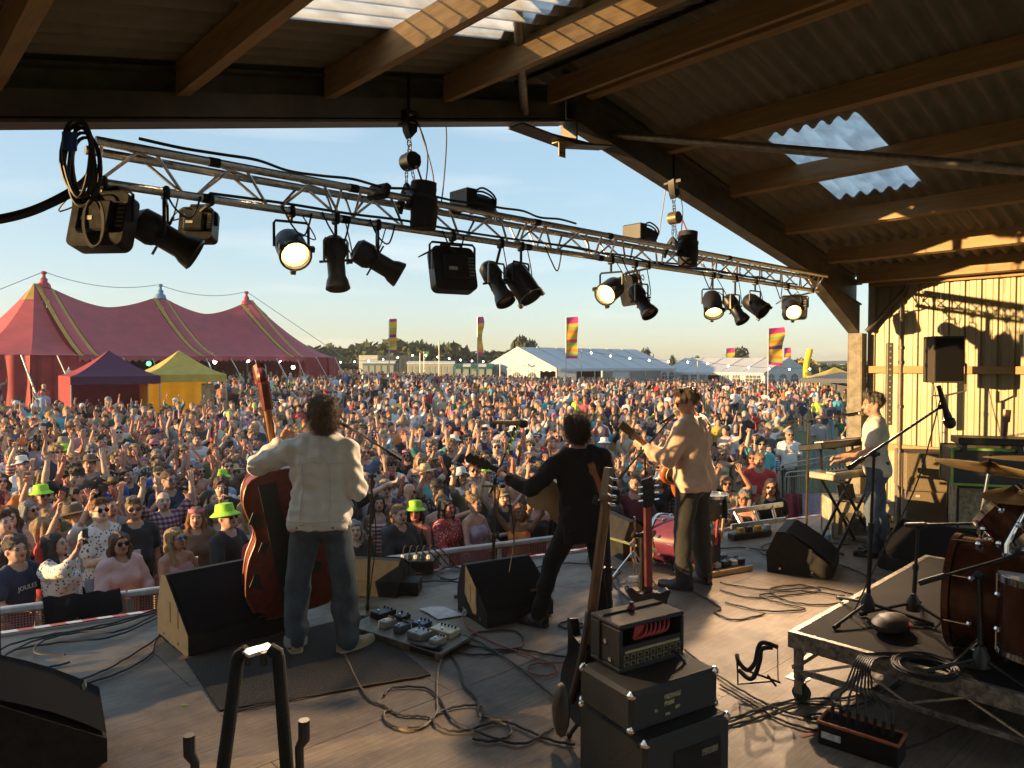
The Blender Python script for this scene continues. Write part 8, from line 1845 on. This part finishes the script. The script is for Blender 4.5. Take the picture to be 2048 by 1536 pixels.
# stage box with plugs
q = onZ(1722, 1500); x1 = (onZ(1800, 1520)-onZ(1664, 1476)).normalized(); y1 = Vector((-x1.y, x1.x, 0)); t = thing('stage_box', 'black and orange stage box full of cable plugs in front of the riser', 'stage box', q); SB = basis(x1, y1, UPV)
b = MB(); b.box((0, 0, .06), (.40, .17, .12), SB, .006); b.build('case', M_BLACKM, t); M_ORG = mat('box_orange', (.40, .11, .05), .5)
for c, d in (((0, -.082, .123), (.41, .014, .016)), ((0, .082, .123), (.41, .014, .016)), ((-.2, 0, .123), (.014, .15, .016)), ((.2, 0, .123), (.014, .15, .016))):
    b = MB(); b.box(c, d, SB, .003); b.build('trim', M_ORG, t)
b = MB(); b.box((-.13, -.0865, .06), (.10, .003, .035), SB); b.build('type_label', mat('label_white', (0, 0, 0)), t)
for k in range(8):
    b = MB(); x = -.15+.043*k; b.cyl(SB @ Vector((x, 0, .12)), SB @ Vector((x, .01, .19)), .010, n=8); p = b.build('plug', M_BLACKM, t)
    e = onZ(1716+4*k, 1322+2*k, ZR)-q; m_ = SB @ Vector((x*.5-.03, .06, .30)); b = MB(); b.tube(spline([SB @ Vector((x, .01, .19)), SB @ Vector((x-.01, .03, .25)), m_, m_*.4+e*.6-v*.02, e+UPV*.015-v*.02, e+v*(.10+.01*k)+UPV*.010, e+v*(.26+.02*k)+u*(.14+.012*k)+UPV*.010, e+v*(.24+.02*k)+u*(.34+.012*k)+UPV*.009], 5), .0055, 5); b.build('lead', M_RUBBER, p)
# ================================================================== keyboards and the gear by the wall
kf = (-RGT*.92+FWD*.38).normalized(); kl = Vector((-kf.y, kf.x, 0)); kp = Vector((pk.x, pk.y, 0))
def keyboard(label, c, m, keys=52, W_=1.05, D_=.32, H_=.09, tilt=0.):
    t = thing('keyboard', label, 'keyboard', c); M = basis(kl, kf, UPV) @ RX(tilt); b = MB(); b.box((0, 0, 0), (W_, D_, H_), M, .01); b.build('case', m, t)
    b = MB()
    for i in range(keys): b.box((-W_*.46+W_*.92*(i+.5)/keys, -D_*.30, H_/2+.006), (W_*.92/keys*.88, D_*.36, .012), M)
    o = b.build('white_keys', mat('key_white', (.65, .60, .52), .35), t, 0); o['kind'] = 'stuff'; b = MB()
    for i in range(keys):
        if i % 7 not in (2, 6): b.box((-W_*.46+W_*.92*(i+1)/keys, -D_*.22, H_/2+.015), (W_*.5/keys, D_*.22, .012), M)
    o = b.build('black_keys', M_BLACK, t, 0); o['kind'] = 'stuff'
    for i in range(9):
        b = MB(); b.cyl(M @ Vector((-W_*.3+.07*i, D_*.3, H_/2)), M @ Vector((-W_*.3+.07*i, D_*.3, H_/2+.018)), .012, n=8); b.build('knob', M_BLACKM, t)
    return t
kf, kl = (FWD*.84-RGT*.54).normalized(), (RGT*.84+FWD*.54).normalized(); kc = P(1694, 938, 8.15); kc.z = 0; keyboard('upper black keyboard on the two-tier stand', kc+kf*.10-kl*.06+UPV*1.17, M_BLACKM, 44, .95, .30, .075, -10); keyboard('lower beige keyboard under the player\'s hands', kc+kl*.02+UPV*.86, mat('keyboard_beige', (.40, .34, .25), .45), 52, 1.0, .30, .07)
t = thing('keyboard_stand', 'black crossed-leg stand under the two keyboards', 'keyboard stand', kc); M = basis(kl, kf, UPV)
for y in (-.12, .12):
    for s_ in (-1, 1): b = MB(); b.tube([M @ Vector((-.36*s_, y, .03)), M @ Vector((.30*s_, y, .80))], .017, 8); b.build('leg', M_BLACKM, t)
for x, z in ((-.36, .03), (.36, .03), (-.3, .80), (.3, .80)):
    b = MB(); b.tube([M @ Vector((x, -.2, z)), M @ Vector((x, .2, z))], .016, 8); b.build('cross_bar', M_BLACKM, t)
for x in (-.25, .35):
    b = MB(); b.tube([M @ Vector((x, .14, .82)), M @ Vector((x, .16, 1.14)), M @ Vector((x, -.02, 1.15))], .016, 8); b.build('tier_arm', M_BLACKM, t)
b = MB(); b.sphere(M @ Vector((0, -.14, .42)), .04, 10); b.build('pivot_knob', M_GALV, t)
def crate(name, label, px0, px1, y0, y1, d, dep, cat, m, rot=0., edge=None):
    p0, p1 = P(px0, y1, d), P(px1, y1, d); zt = P(px0, y0, d).z; W_, H_ = (p1-p0).length, zt-p0.z; c = (p0+p1)/2; t = thing(name, label, cat, (c.x, c.y, p0.z), math.atan2(RGT.y, RGT.x)+R(rot)); b = MB(); b.box((0, dep/2, H_/2), (W_, dep, H_), None, .008); b.build('case', m, t)
    if edge:
        for z in (0, H_):
            for y in (0, dep): b = MB(); b.box((0, y, z), (W_+.01, .02, .024)); b.build('edge_trim', edge, t)
        for x in (-W_/2, W_/2):
            for y in (0, dep): b = MB(); b.box((x, y, H_/2), (.022, .024, H_-.03)); b.build('edge_trim', edge, t)
    return t, W_, H_
M_CAB = mat('cabinet_brown', (.24, .185, .115), .8, 0, .15, 60, .3, 200); g0 = 728+CAMZ*FPX/8.8
t, W_, H_ = crate('sub_speaker', 'lower brown bass speaker box against the cream wall', 1818, 1942, 985, g0, 8.8, .55, 'speaker', M_CAB, -14); b = MB(); b.box((-.25, -.004, H_-.05), (.05, .004, .03)); b.build('badge', mat('label_white', (0, 0, 0)), t)
crate('sub_speaker', 'upper brown bass speaker box carrying the speaker pole', 1818, 1942, 908, 984, 8.8, .55, 'speaker', M_CAB, -14)
t, W_, H_ = crate('pole_speaker', 'small black loudspeaker on a pole in front of the cream wall', 1869, 1926, 672, 766, 8.9, .32, 'speaker', mat('cabinet_dark', (.06, .048, .032), .8, 0, .15, 60), -8)
b = MB(); b.box((0, -.006, H_/2), (W_*.9, .01, H_*.92), None, .004); b.build('grille', M_GRILLE, t); b = MB(); b.tube([(W_*.55, .1, H_*.45), (W_*.68, .1, H_*.4), (W_*.68, .1, -.1), (0, .1, -.16), (-W_*.4, .1, -.16), (-W_*.4, .1, -.02)], .014, 8); b.build('yoke', M_GALV, t); b = MB(); b.cyl((0, .1, -.16), (0, .1, -.98), .022, n=12); b.build('pole', M_GALV, t)
M_LIME = mat('lime_tape', (.28, .55, .10), .6); crate('flight_case', 'black flight case edged with lime green tape behind the drums', 1916, 2090, 900, 972, 7.7, .5, 'case', M_BLACK, -18, M_LIME)
crate('guitar_amplifier', 'pale guitar amplifier under the lime-edged case', 1924, 2060, 976, 1062, 7.9, .4, 'amplifier', mat('amp_cream', (.40, .32, .19), .7, 0, .3, 18), -18, M_BLACKM)
t, W_, H_ = crate('stage_piano', 'flat dark keyboard resting above the lime-edged case', 1930, 2110, 878, 892, 7.6, .34, 'keyboard', M_BLACKM, -18)
for x in (-W_*.44, W_*.1):
    b = MB(); b.box((x, .1, -.04), (.05, .2, .08)); b.build('foot', M_BLACK, t)
gb, ga = P(2006, 900, 8.1), P(2014, 828, 8.1); t = thing('electric_guitar', 'far guitar whose red neck stands up behind the flat keyboard', 'guitar', gb); G_ = frame_z((0, 0, 0), ga-gb, FWD); L_ = (ga-gb).length; b = MB(); b.box((0, 0, L_*.4), (.045, .025, L_*.8), G_, .006); b.build('neck', M_MAROON, t); b = MB(); b.prism([(-.025, -.008), (.025, -.008), (.045, .0), (.02, .012), (-.04, .01)], L_*.78, L_*1.12, G_); b.build('headstock', M_NECKW, t); b = MB(); b.box((0, 0, -.2), (.3, .05, .42), G_, .02); b.build('body', M_GLOSS, t)
t, W_, H_ = crate('rack_case', 'cream-lit equipment rack case standing behind the keyboard player', 1668, 1786, 1003, 728+CAMZ*FPX/8.6, 8.6, .45, 'case', mat('rack_cream', (.48, .42, .28), .55, 0, .2, 8), -8, M_GALV); b = MB(); b.box((0, -.006, H_*.4), (W_*.82, .006, H_*.6)); b.build('rear_opening', mat('rack_inside', (.16, .13, .08), .7, 0, .3, 12), t)
for k in range(6):
    b = MB(); b.tube(spline([(-W_*.3+.1*k, -.01, H_*.6), (-W_*.32+.11*k, -.06, H_*.3), (-W_*.25+.1*k, -.05, .12), (-W_*.1+.07*k, -.03, .3)], 4), .006, 5); b.build('lead', M_RUBBER, t)
p = P(1714, 1002, 8.55); t = thing('laptop', 'open black laptop standing on the rack case', 'laptop', p, math.atan2(RGT.y, RGT.x)+.5); b = MB(); b.box((0, 0, .01), (.3, .22, .016), None, .004); b.build('base', M_BLACK, t); b = MB(); b.box((0, .12, .11), (.3, .012, .2), RX(-15), .004); b.build('lid', M_BLACK, t)
crate('practice_amplifier', 'small black amplifier leaning behind the keyboard player\'s heels', 1783, 1818, 1056, 1104, 7.9, .25, 'amplifier', M_BLACK, -25)
q = onZ(1797, 1062); pt = P(1797, 612, 9.1); t = thing('lamp_pole', 'dark lighting pole with clamps standing against the cream wall', 'pole', (q.x, q.y, 0)); h_ = pt.z; b = MB(); b.cyl((0, 0, 0), (0, 0, h_), .024, n=10); b.box((0, 0, .01), (.4, .4, .02)); b.build('tube', M_STEEL, t)
for z in (1.55, 2.1, 2.28, 1.0): b = MB(); b.box((.02, 0, z), (.09, .05, .05), None, .01); b.build('clamp', M_BLACK, t)
p0, p1 = P(1777, 850, 9.3), P(1777, 686, 9.3); t = thing('led_batten', 'upright strip of white lamps beside the lighting pole', 'light strip', p0); b = MB(); hh = p1.z-p0.z; b.box((0, 0, hh/2), (.08, .05, hh), RZ(-43), .006); b.build('housing', mat('batten_grey', (.16, .14, .10), .5), t)
for k in range(14): b = MB(); b.cyl(RZ(-43) @ Vector((0, -.026, hh*(k+.5)/14)), RZ(-43) @ Vector((0, -.03, hh*(k+.5)/14)), .012, n=8); b.build('lamp', mat('label_white', (0, 0, 0)), t)
# ================================================================== the acoustic player's small kit
M_PINK = mat('drum_pink', (.11, .016, .034), .25, 0, .25, 5, col2=(.17, .04, .07)); ax = (-RGT*.80+FWD*.58).normalized(); c = P(1392, 1088, 7.35)
drum('kick_drum', 'pink bass drum with tan head behind the acoustic player\'s legs', Vector((c.x, c.y, .262))+ax*.2, ax, .245, .42, M_PINK, mat('head_tan', (.50, .30, .17), .5), nl=8)
c = P(1425, 1014, 7.5); t = drum('snare_drum', 'black drum with white head standing right of the tan jacket player', c, UPV, .155, .25, M_GLOSS, M_HEAD, nl=6); b = MB(); b.cyl((0, 0, -.12), (0, 0, -c.z+.02), .018, n=10); b.build('stand', M_CHROME, t)
for k in range(3): b = MB(); a = 2.1*k; b.tube([(0, 0, -c.z+.25), (.2*math.cos(a), .2*math.sin(a), -c.z+.015)], .009, 6); b.build('leg', M_CHROME, t)
q = P(1428, 1082, 7.25); t = thing('stick_bag', 'black bag with drumsticks hung under the white-headed drum', 'bag', q); b = MB(); b.box((0, 0, -.06), (.17, .08, .34), None, .03); b.build('bag', M_RUBBER, t)
for x, m in ((-.05, mat('stick_red', (.50, .05, .05), .5)), (-.03, MATS['stick_red']), (.05, mat('stick_wood', (.55, .36, .18), .5)), (.07, MATS['stick_wood'])): b = MB(); b.cyl((x, -.045, -.02), (x+.03, -.05, .22), .010, n=8); b.build('drumstick', m, t)
q = onZ(1268, 1162); t = thing('percussion_stand', 'chrome stand with jingles and beater left of the pink drum', 'percussion', q)
for k in range(3): b = MB(); a = .5+2.1*k; b.tube([(0, 0, .3), (.25*math.cos(a), .25*math.sin(a), .015)], .010, 6); b.build('leg', M_CHROME, t)
b = MB(); b.cyl((0, 0, .05), (0, 0, .62), .011, n=8); b.build('upright', M_CHROME, t); b = MB(); b.tube([RGT*(.11*math.cos(a)+.08)+UPV*(.30+.16*math.sin(a)) for a in np.linspace(0, 6.283, 20)[:-1]], .012, 6, closed=True); b.build('tambourine_frame', M_NECKW, t)
for k in range(9): a = .7*k; b = MB(); p = RGT*(.11*math.cos(a)+.08)+UPV*(.30+.16*math.sin(a)); b.cyl(p-FWD*.014, p+FWD*.014, .024, n=10); b.build('jingle', M_CHROME, t)
b = MB(); b.tube([RGT*-.25+UPV*.42, RGT*.02+UPV*.34], .012, 6); b.build('drum_brush', mat('stick_lime', (.45, .50, .20), .5), t); q = P(1376, 1085, 7.2); b = MB(); b.cyl((0, 0, 0), (0, 0, -q.z+.04), .006, n=6); b.sphere((0, 0, 0), .03, 10); b.box((0, 0, -q.z+.02), (.1, .3, .02), RZ(40)); mesh_thing('kick_pedal', 'metal bass drum pedal with round beater before the tan head', 'pedal', b, M_CHROME, q)
q = onZ(1500, 1075); t = thing('power_strip', 'black power strip with yellow adaptors and white plug near the ladder', 'power strip', q, -.3); b = MB(); b.box((0, 0, .04), (.6, .12, .07), None, .01); b.build('strip', M_BLACK, t)
for x, m in ((-.15, 'yellow'), (-.02, 'black'), (.12, 'yellow'), (.27, 'white')): b = MB(); b.box((x, 0, .10), (.08, .07, .07), None, .01); b.build('adaptor', PC[m], t)
# ================================================================== barriers
M_PERF = mat('barrier_pink', (.50, .22, .20), .6, 0, .12, 6); M_BWHITE = mat('barrier_white', (.62, .58, .56), .6, 0, .1, 10); tt = M_PERF.node_tree; vo = tt.nodes.new('ShaderNodeTexVoronoi'); vo.inputs['Scale'].default_value = 42; tc_ = tt.nodes.new('ShaderNodeTexCoord'); tt.links.new(tc_.outputs['Object'], vo.inputs['Vector']); vo.inputs['Randomness'].default_value = 0
gt = tt.nodes.new('ShaderNodeMath'); gt.operation = 'GREATER_THAN'; gt.inputs[1].default_value = .36; tt.links.new(vo.outputs['Distance'], gt.inputs[0]); tt.links.new(gt.outputs[0], tt.nodes['Principled BSDF'].inputs['Alpha'])
bn = ['%s pink barrier panel along the stage front' % w_ for w_ in ('first', 'second', 'third', 'fourth', 'fifth', 'sixth', 'seventh', 'eighth', 'ninth', 'tenth', 'eleventh', 'twelfth')]; i = 0
for (ax_, ay_), (bx_, by_) in zip(BAR[:-1], BAR[1:]):
    p0, p1 = Vector((ax_, ay_, -1.35)), Vector((bx_, by_, -1.35)); n = max(1, round((p1-p0).length/1.15))
    for k in range(n):
        a, c = p0+(p1-p0)*(k/n), p0+(p1-p0)*((k+1)/n); d = c-a; L_ = d.length; t = thing('crowd_barrier', bn[min(i, 11)]+', counted from the speaker tower', 'barrier', a, math.atan2(d.y, d.x), 'pink barrier along the stage front'); i += 1
        b = MB(); b.box((L_/2, 0, .62), (L_-.06, .004, 1.1)); b.build('mesh_panel', M_PERF, t); b = MB(); b.box((L_/2, 0, 1.2), (L_-.004, .07, .06), None, .012); b.build('top_rail', M_BWHITE, t)
        for x in (.03, L_/2, L_-.03): b = MB(); b.box((x, -.005, .58), (.055, .03, 1.15), None, .004); b.build('post', M_BWHITE, t)
a = Vector((1.3, 7.835, -.12)); b = MB(); rows = []
for j in range(9): f = j/8; rows.append([a+Vector((.6*i/10, -.193*i/10-.085*math.cos(f*3.14)-.02, .045*math.sin(f*3.14)-.30*abs(f-.5)*1.5*(1+.3*math.sin(i*1.1+j*.3))+.012*math.sin(i*2.1))) for i in range(11)])
b.grid(rows); mesh_thing('draped_jacket', 'black jacket hung over the pink barrier at the left', 'jacket', b, M_SUIT)
for k, (d0, x0, d1, x1) in enumerate(((16.3, 1562, 17.6, 1645), (17.65, 1648, 19.0, 1730), (15.2, 1572, 15.8, 1690))): fence_run(DL(d0, (x0-1024)/FPX*d0, -1.35), DL(d1, (x1-1024)/FPX*d1, -1.35), 'grey steel crowd barrier %s' % ('standing beyond the ladder, its rounded end toward the stage', 'half hidden by the keyboards, meeting the shed post', 'nearest the stage below the keyboards')[k], 1.15, n=22)
for x0, x1, m, lb in ((1572, 1606, mat('cover_crimson', (.30, .03, .05), .8), 'crimson cloth tied low on the steel barrier'), (1606, 1690, mat('cover_mauve', (.36, .27, .36), .8), 'mauve cloth tied low on the steel barrier')):
    b = MB(); a, c = P(x0, 1030, 15.05), P(x1, 1030, 15.5); b.grid([[a+(c-a)*(i/8)+UPV*z+FWD*.04*math.sin(i*2+z*4) for i in range(9)] for z in (.45, .2, -.4)]); mesh_thing('barrier_cover', lb, 'cloth', b, m)
# ================================================================== cables on the stage floor (pixel paths laid on the boards)
CB = [('tan', 'tan cable running from the bassist\'s heels to the coils by the amplifier', [(690, 1310), (712, 1358), (738, 1398), (770, 1412), (800, 1430), (835, 1432), (862, 1437), (845, 1455), (810, 1460), (775, 1445), (768, 1425), (785, 1420)]), ('tan', 'tan cable curving off the pedal board towards the coils', [(845, 1255), (872, 1275), (886, 1300), (876, 1345), (874, 1390), (873, 1425), (850, 1450), (815, 1455)]),
 ('black', 'black cable looping wide in the middle of the floor', [(882, 1280), (925, 1288), (1000, 1300), (1045, 1290), (1030, 1262), (960, 1265), (920, 1285), (900, 1300), (960, 1310), (1040, 1300), (1100, 1310), (1180, 1318)]), ('black', 'black cable snaking from the pedal board to the amplifier foot', [(885, 1285), (915, 1330), (928, 1370), (955, 1400), (960, 1430), (1000, 1440), (1030, 1450), (1100, 1480), (1150, 1490)]), ('black', 'black cable with double loop ahead of the amplifier', [(768, 1392), (785, 1376), (850, 1376), (880, 1400), (905, 1440), (960, 1466), (1040, 1488), (1090, 1466), (1110, 1452)]), ('black', 'black cable circling in the middle foreground', [(960, 1440), (965, 1415), (930, 1411), (885, 1422), (865, 1440), (890, 1460), (930, 1462), (985, 1446), (1015, 1450), (1020, 1470), (985, 1483), (945, 1478)]), ('red', 'thin red cable looping left of the amplifier', [(925, 1235), (945, 1262), (1000, 1290), (1060, 1312), (1108, 1330), (1112, 1345), (1085, 1352), (1056, 1343), (1062, 1330), (1100, 1326), (1180, 1324)]),
 ('black', 'black cable crossing from the paper to the amplifier side', [(890, 1262), (940, 1275), (985, 1300), (1045, 1340), (1080, 1370), (1110, 1395), (1135, 1410)]), ('black', 'black cable running under the middle stand', [(1050, 1240), (990, 1235), (960, 1215), (1000, 1175), (1090, 1130), (1180, 1128)]), ('black', 'black ring of cable beside the suited player\'s boot', [(1165, 1248), (1135, 1243), (1117, 1250), (1135, 1257), (1170, 1254)]), ('brown', 'black cable edging the carpet mat', [(450, 1426), (600, 1396), (740, 1370), (850, 1352)]),
 ('black', 'black cable sweeping along the left stage edge', [(-20, 1330), (60, 1285), (150, 1262), (250, 1240), (330, 1212)]), ('black', 'black cable looping behind the corner monitor', [(330, 1228), (230, 1272), (120, 1285), (30, 1300), (10, 1320), (60, 1340), (140, 1325)]), ('black', 'second black cable along the left stage edge', [(330, 1218), (220, 1252), (110, 1268), (20, 1290), (-30, 1320)]), ('black', 'black cable pair curving from the big left monitor', [(330, 1250), (310, 1285), (300, 1310), (240, 1345), (140, 1375), (-20, 1400)]), ('black', 'black cable running to the corner monitor from the left wedge', [(335, 1262), (280, 1300), (200, 1345), (90, 1378), (-20, 1395)]), ('black', 'black cable bowing between the two left monitors', [(325, 1222), (240, 1262), (160, 1265), (90, 1280), (70, 1305), (130, 1310)]),
 ('black', 'black cable from the amplifier towards the riser wheel', [(1370, 1300), (1420, 1340), (1490, 1385), (1560, 1420), (1640, 1440)]), ('black', 'thick black cable passing under the riser', [(1440, 1445), (1500, 1425), (1590, 1400), (1700, 1395), (1760, 1370)]), ('black', 'second thick cable passing under the riser', [(1445, 1455), (1520, 1435), (1600, 1408), (1720, 1410), (1800, 1360)]), ('black', 'thin cable looping beneath the riser edge', [(1660, 1400), (1690, 1420), (1650, 1440), (1615, 1435), (1640, 1428), (1700, 1440)]),
 ('black', 'black cable tangle right of the pedals', [(1440, 1180), (1500, 1195), (1580, 1190), (1640, 1180), (1600, 1170), (1540, 1178), (1570, 1200), (1640, 1210), (1720, 1200), (1790, 1195)]), ('black', 'black cable crossing the lit floor towards the riser', [(1440, 1165), (1540, 1180), (1640, 1175), (1720, 1190), (1800, 1192)]), ('black', 'thin cable curling before the riser corner', [(1450, 1205), (1530, 1222), (1610, 1218), (1560, 1205), (1520, 1190), (1600, 1182), (1690, 1192)]), ('black', 'black cable from the keyboard monitor across the floor', [(1680, 1130), (1720, 1145), (1760, 1165), (1850, 1185)]), ('black', 'black cable along the stage front by the power strip', [(1420, 1100), (1480, 1095), (1540, 1100), (1620, 1085), (1700, 1090)]), ('black', 'loop of cable left of the keyboard monitor', [(1545, 1085), (1520, 1095), (1530, 1110), (1560, 1112), (1590, 1120)]),
 ('black', 'black cable meandering from the acoustic player to the amplifier', [(1390, 1185), (1440, 1215), (1430, 1225), (1470, 1240), (1530, 1228)]), ('black', 'black cable beneath the acoustic guitarist\'s mike stand', [(1180, 1120), (1230, 1150), (1240, 1190), (1250, 1230), (1250, 1262)]), ('black', 'cable coiling around the pink drum stand', [(1200, 1100), (1175, 1115), (1190, 1140), (1240, 1140), (1225, 1165), (1260, 1200)]), ('black', 'pile of black cable by the middle monitor', [(870, 1145), (905, 1132), (930, 1145), (905, 1160), (875, 1150), (890, 1135), (925, 1138), (915, 1158), (880, 1158)]), ('black', 'black cable drooping to the middle monitor', [(780, 1150), (820, 1165), (870, 1162), (930, 1165)]),
 ('black', 'black cable under the riser lip near the stage box', [(1690, 1450), (1640, 1462), (1560, 1440), (1500, 1405), (1440, 1370)]), ('black', 'black cable trailing from the stage box to the right', [(1800, 1500), (1860, 1480), (1930, 1440), (1985, 1380), (2060, 1330)])]
CM = dict(tan=mat('cable_tan', (.20, .15, .09), .6), black=M_RUBBER, red=mat('cable_red', (.34, .07, .05), .6), brown=mat('cable_brown', (.10, .075, .05), .7))
for k, (c, lb, pts) in enumerate(CB):
    r_ = .0075 if c != 'red' else .006; b = MB(); b.tube([p+UPV*(.004*(j % 3 == 0)) for j, p in enumerate(spline([onZ(x, y, r_+.002+.0006*(k % 9)) for x, y in pts], 6))], r_, 6); mesh_thing('floor_cable', lb, 'cable', b, CM[c])
for px0, y0, d0, px1, y1, d1, lb in ((742, 960, 5.72, 735, 1222, 5.9, 'thin cable running down the bassist\'s microphone stand'), (1018, 990, 5.8, 1012, 1185, 6.1, 'thin cable hanging down the middle microphone stand'), (1880, 800, 5.0, 1700, 1240, 4.7, 'thin cable dropping from the tall riser boom'), (1850, 690, 9.2, 1880, 900, 9.0, 'thin cable slanting down the cream wall')):
    a, c = P(px0, y0, d0), P(px1, y1, d1); b = MB(); b.tube(spline([a, a+(c-a)*.35+RGT*.05-UPV*.06, a+(c-a)*.7+RGT*.03, c], 6), .005, 5); mesh_thing('mike_cable', lb, 'cable', b, M_RUBBER)
# ================================================================== warm evening haze over the field
hz = bpy.data.materials.new('evening_haze'); hz.use_nodes = True; t_ = hz.node_tree; t_.nodes.clear(); o_ = t_.nodes.new('ShaderNodeOutputMaterial'); p_ = t_.nodes.new('ShaderNodeVolumePrincipled')
p_.inputs['Color'].default_value = (.92, .90, .88, 1); p_.inputs['Density'].default_value = HAZE; p_.inputs['Anisotropy'].default_value = .2; t_.links.new(p_.outputs[0], o_.inputs['Volume'])
b = MB(); b.box((650, 650, 6.0), (2100, 2100, 17.0)); o = b.build('haze', hz, None, 0); tag(o, kind='stuff')
SC.cycles.volume_step_rate = 1; SC.cycles.volume_bounces = 0
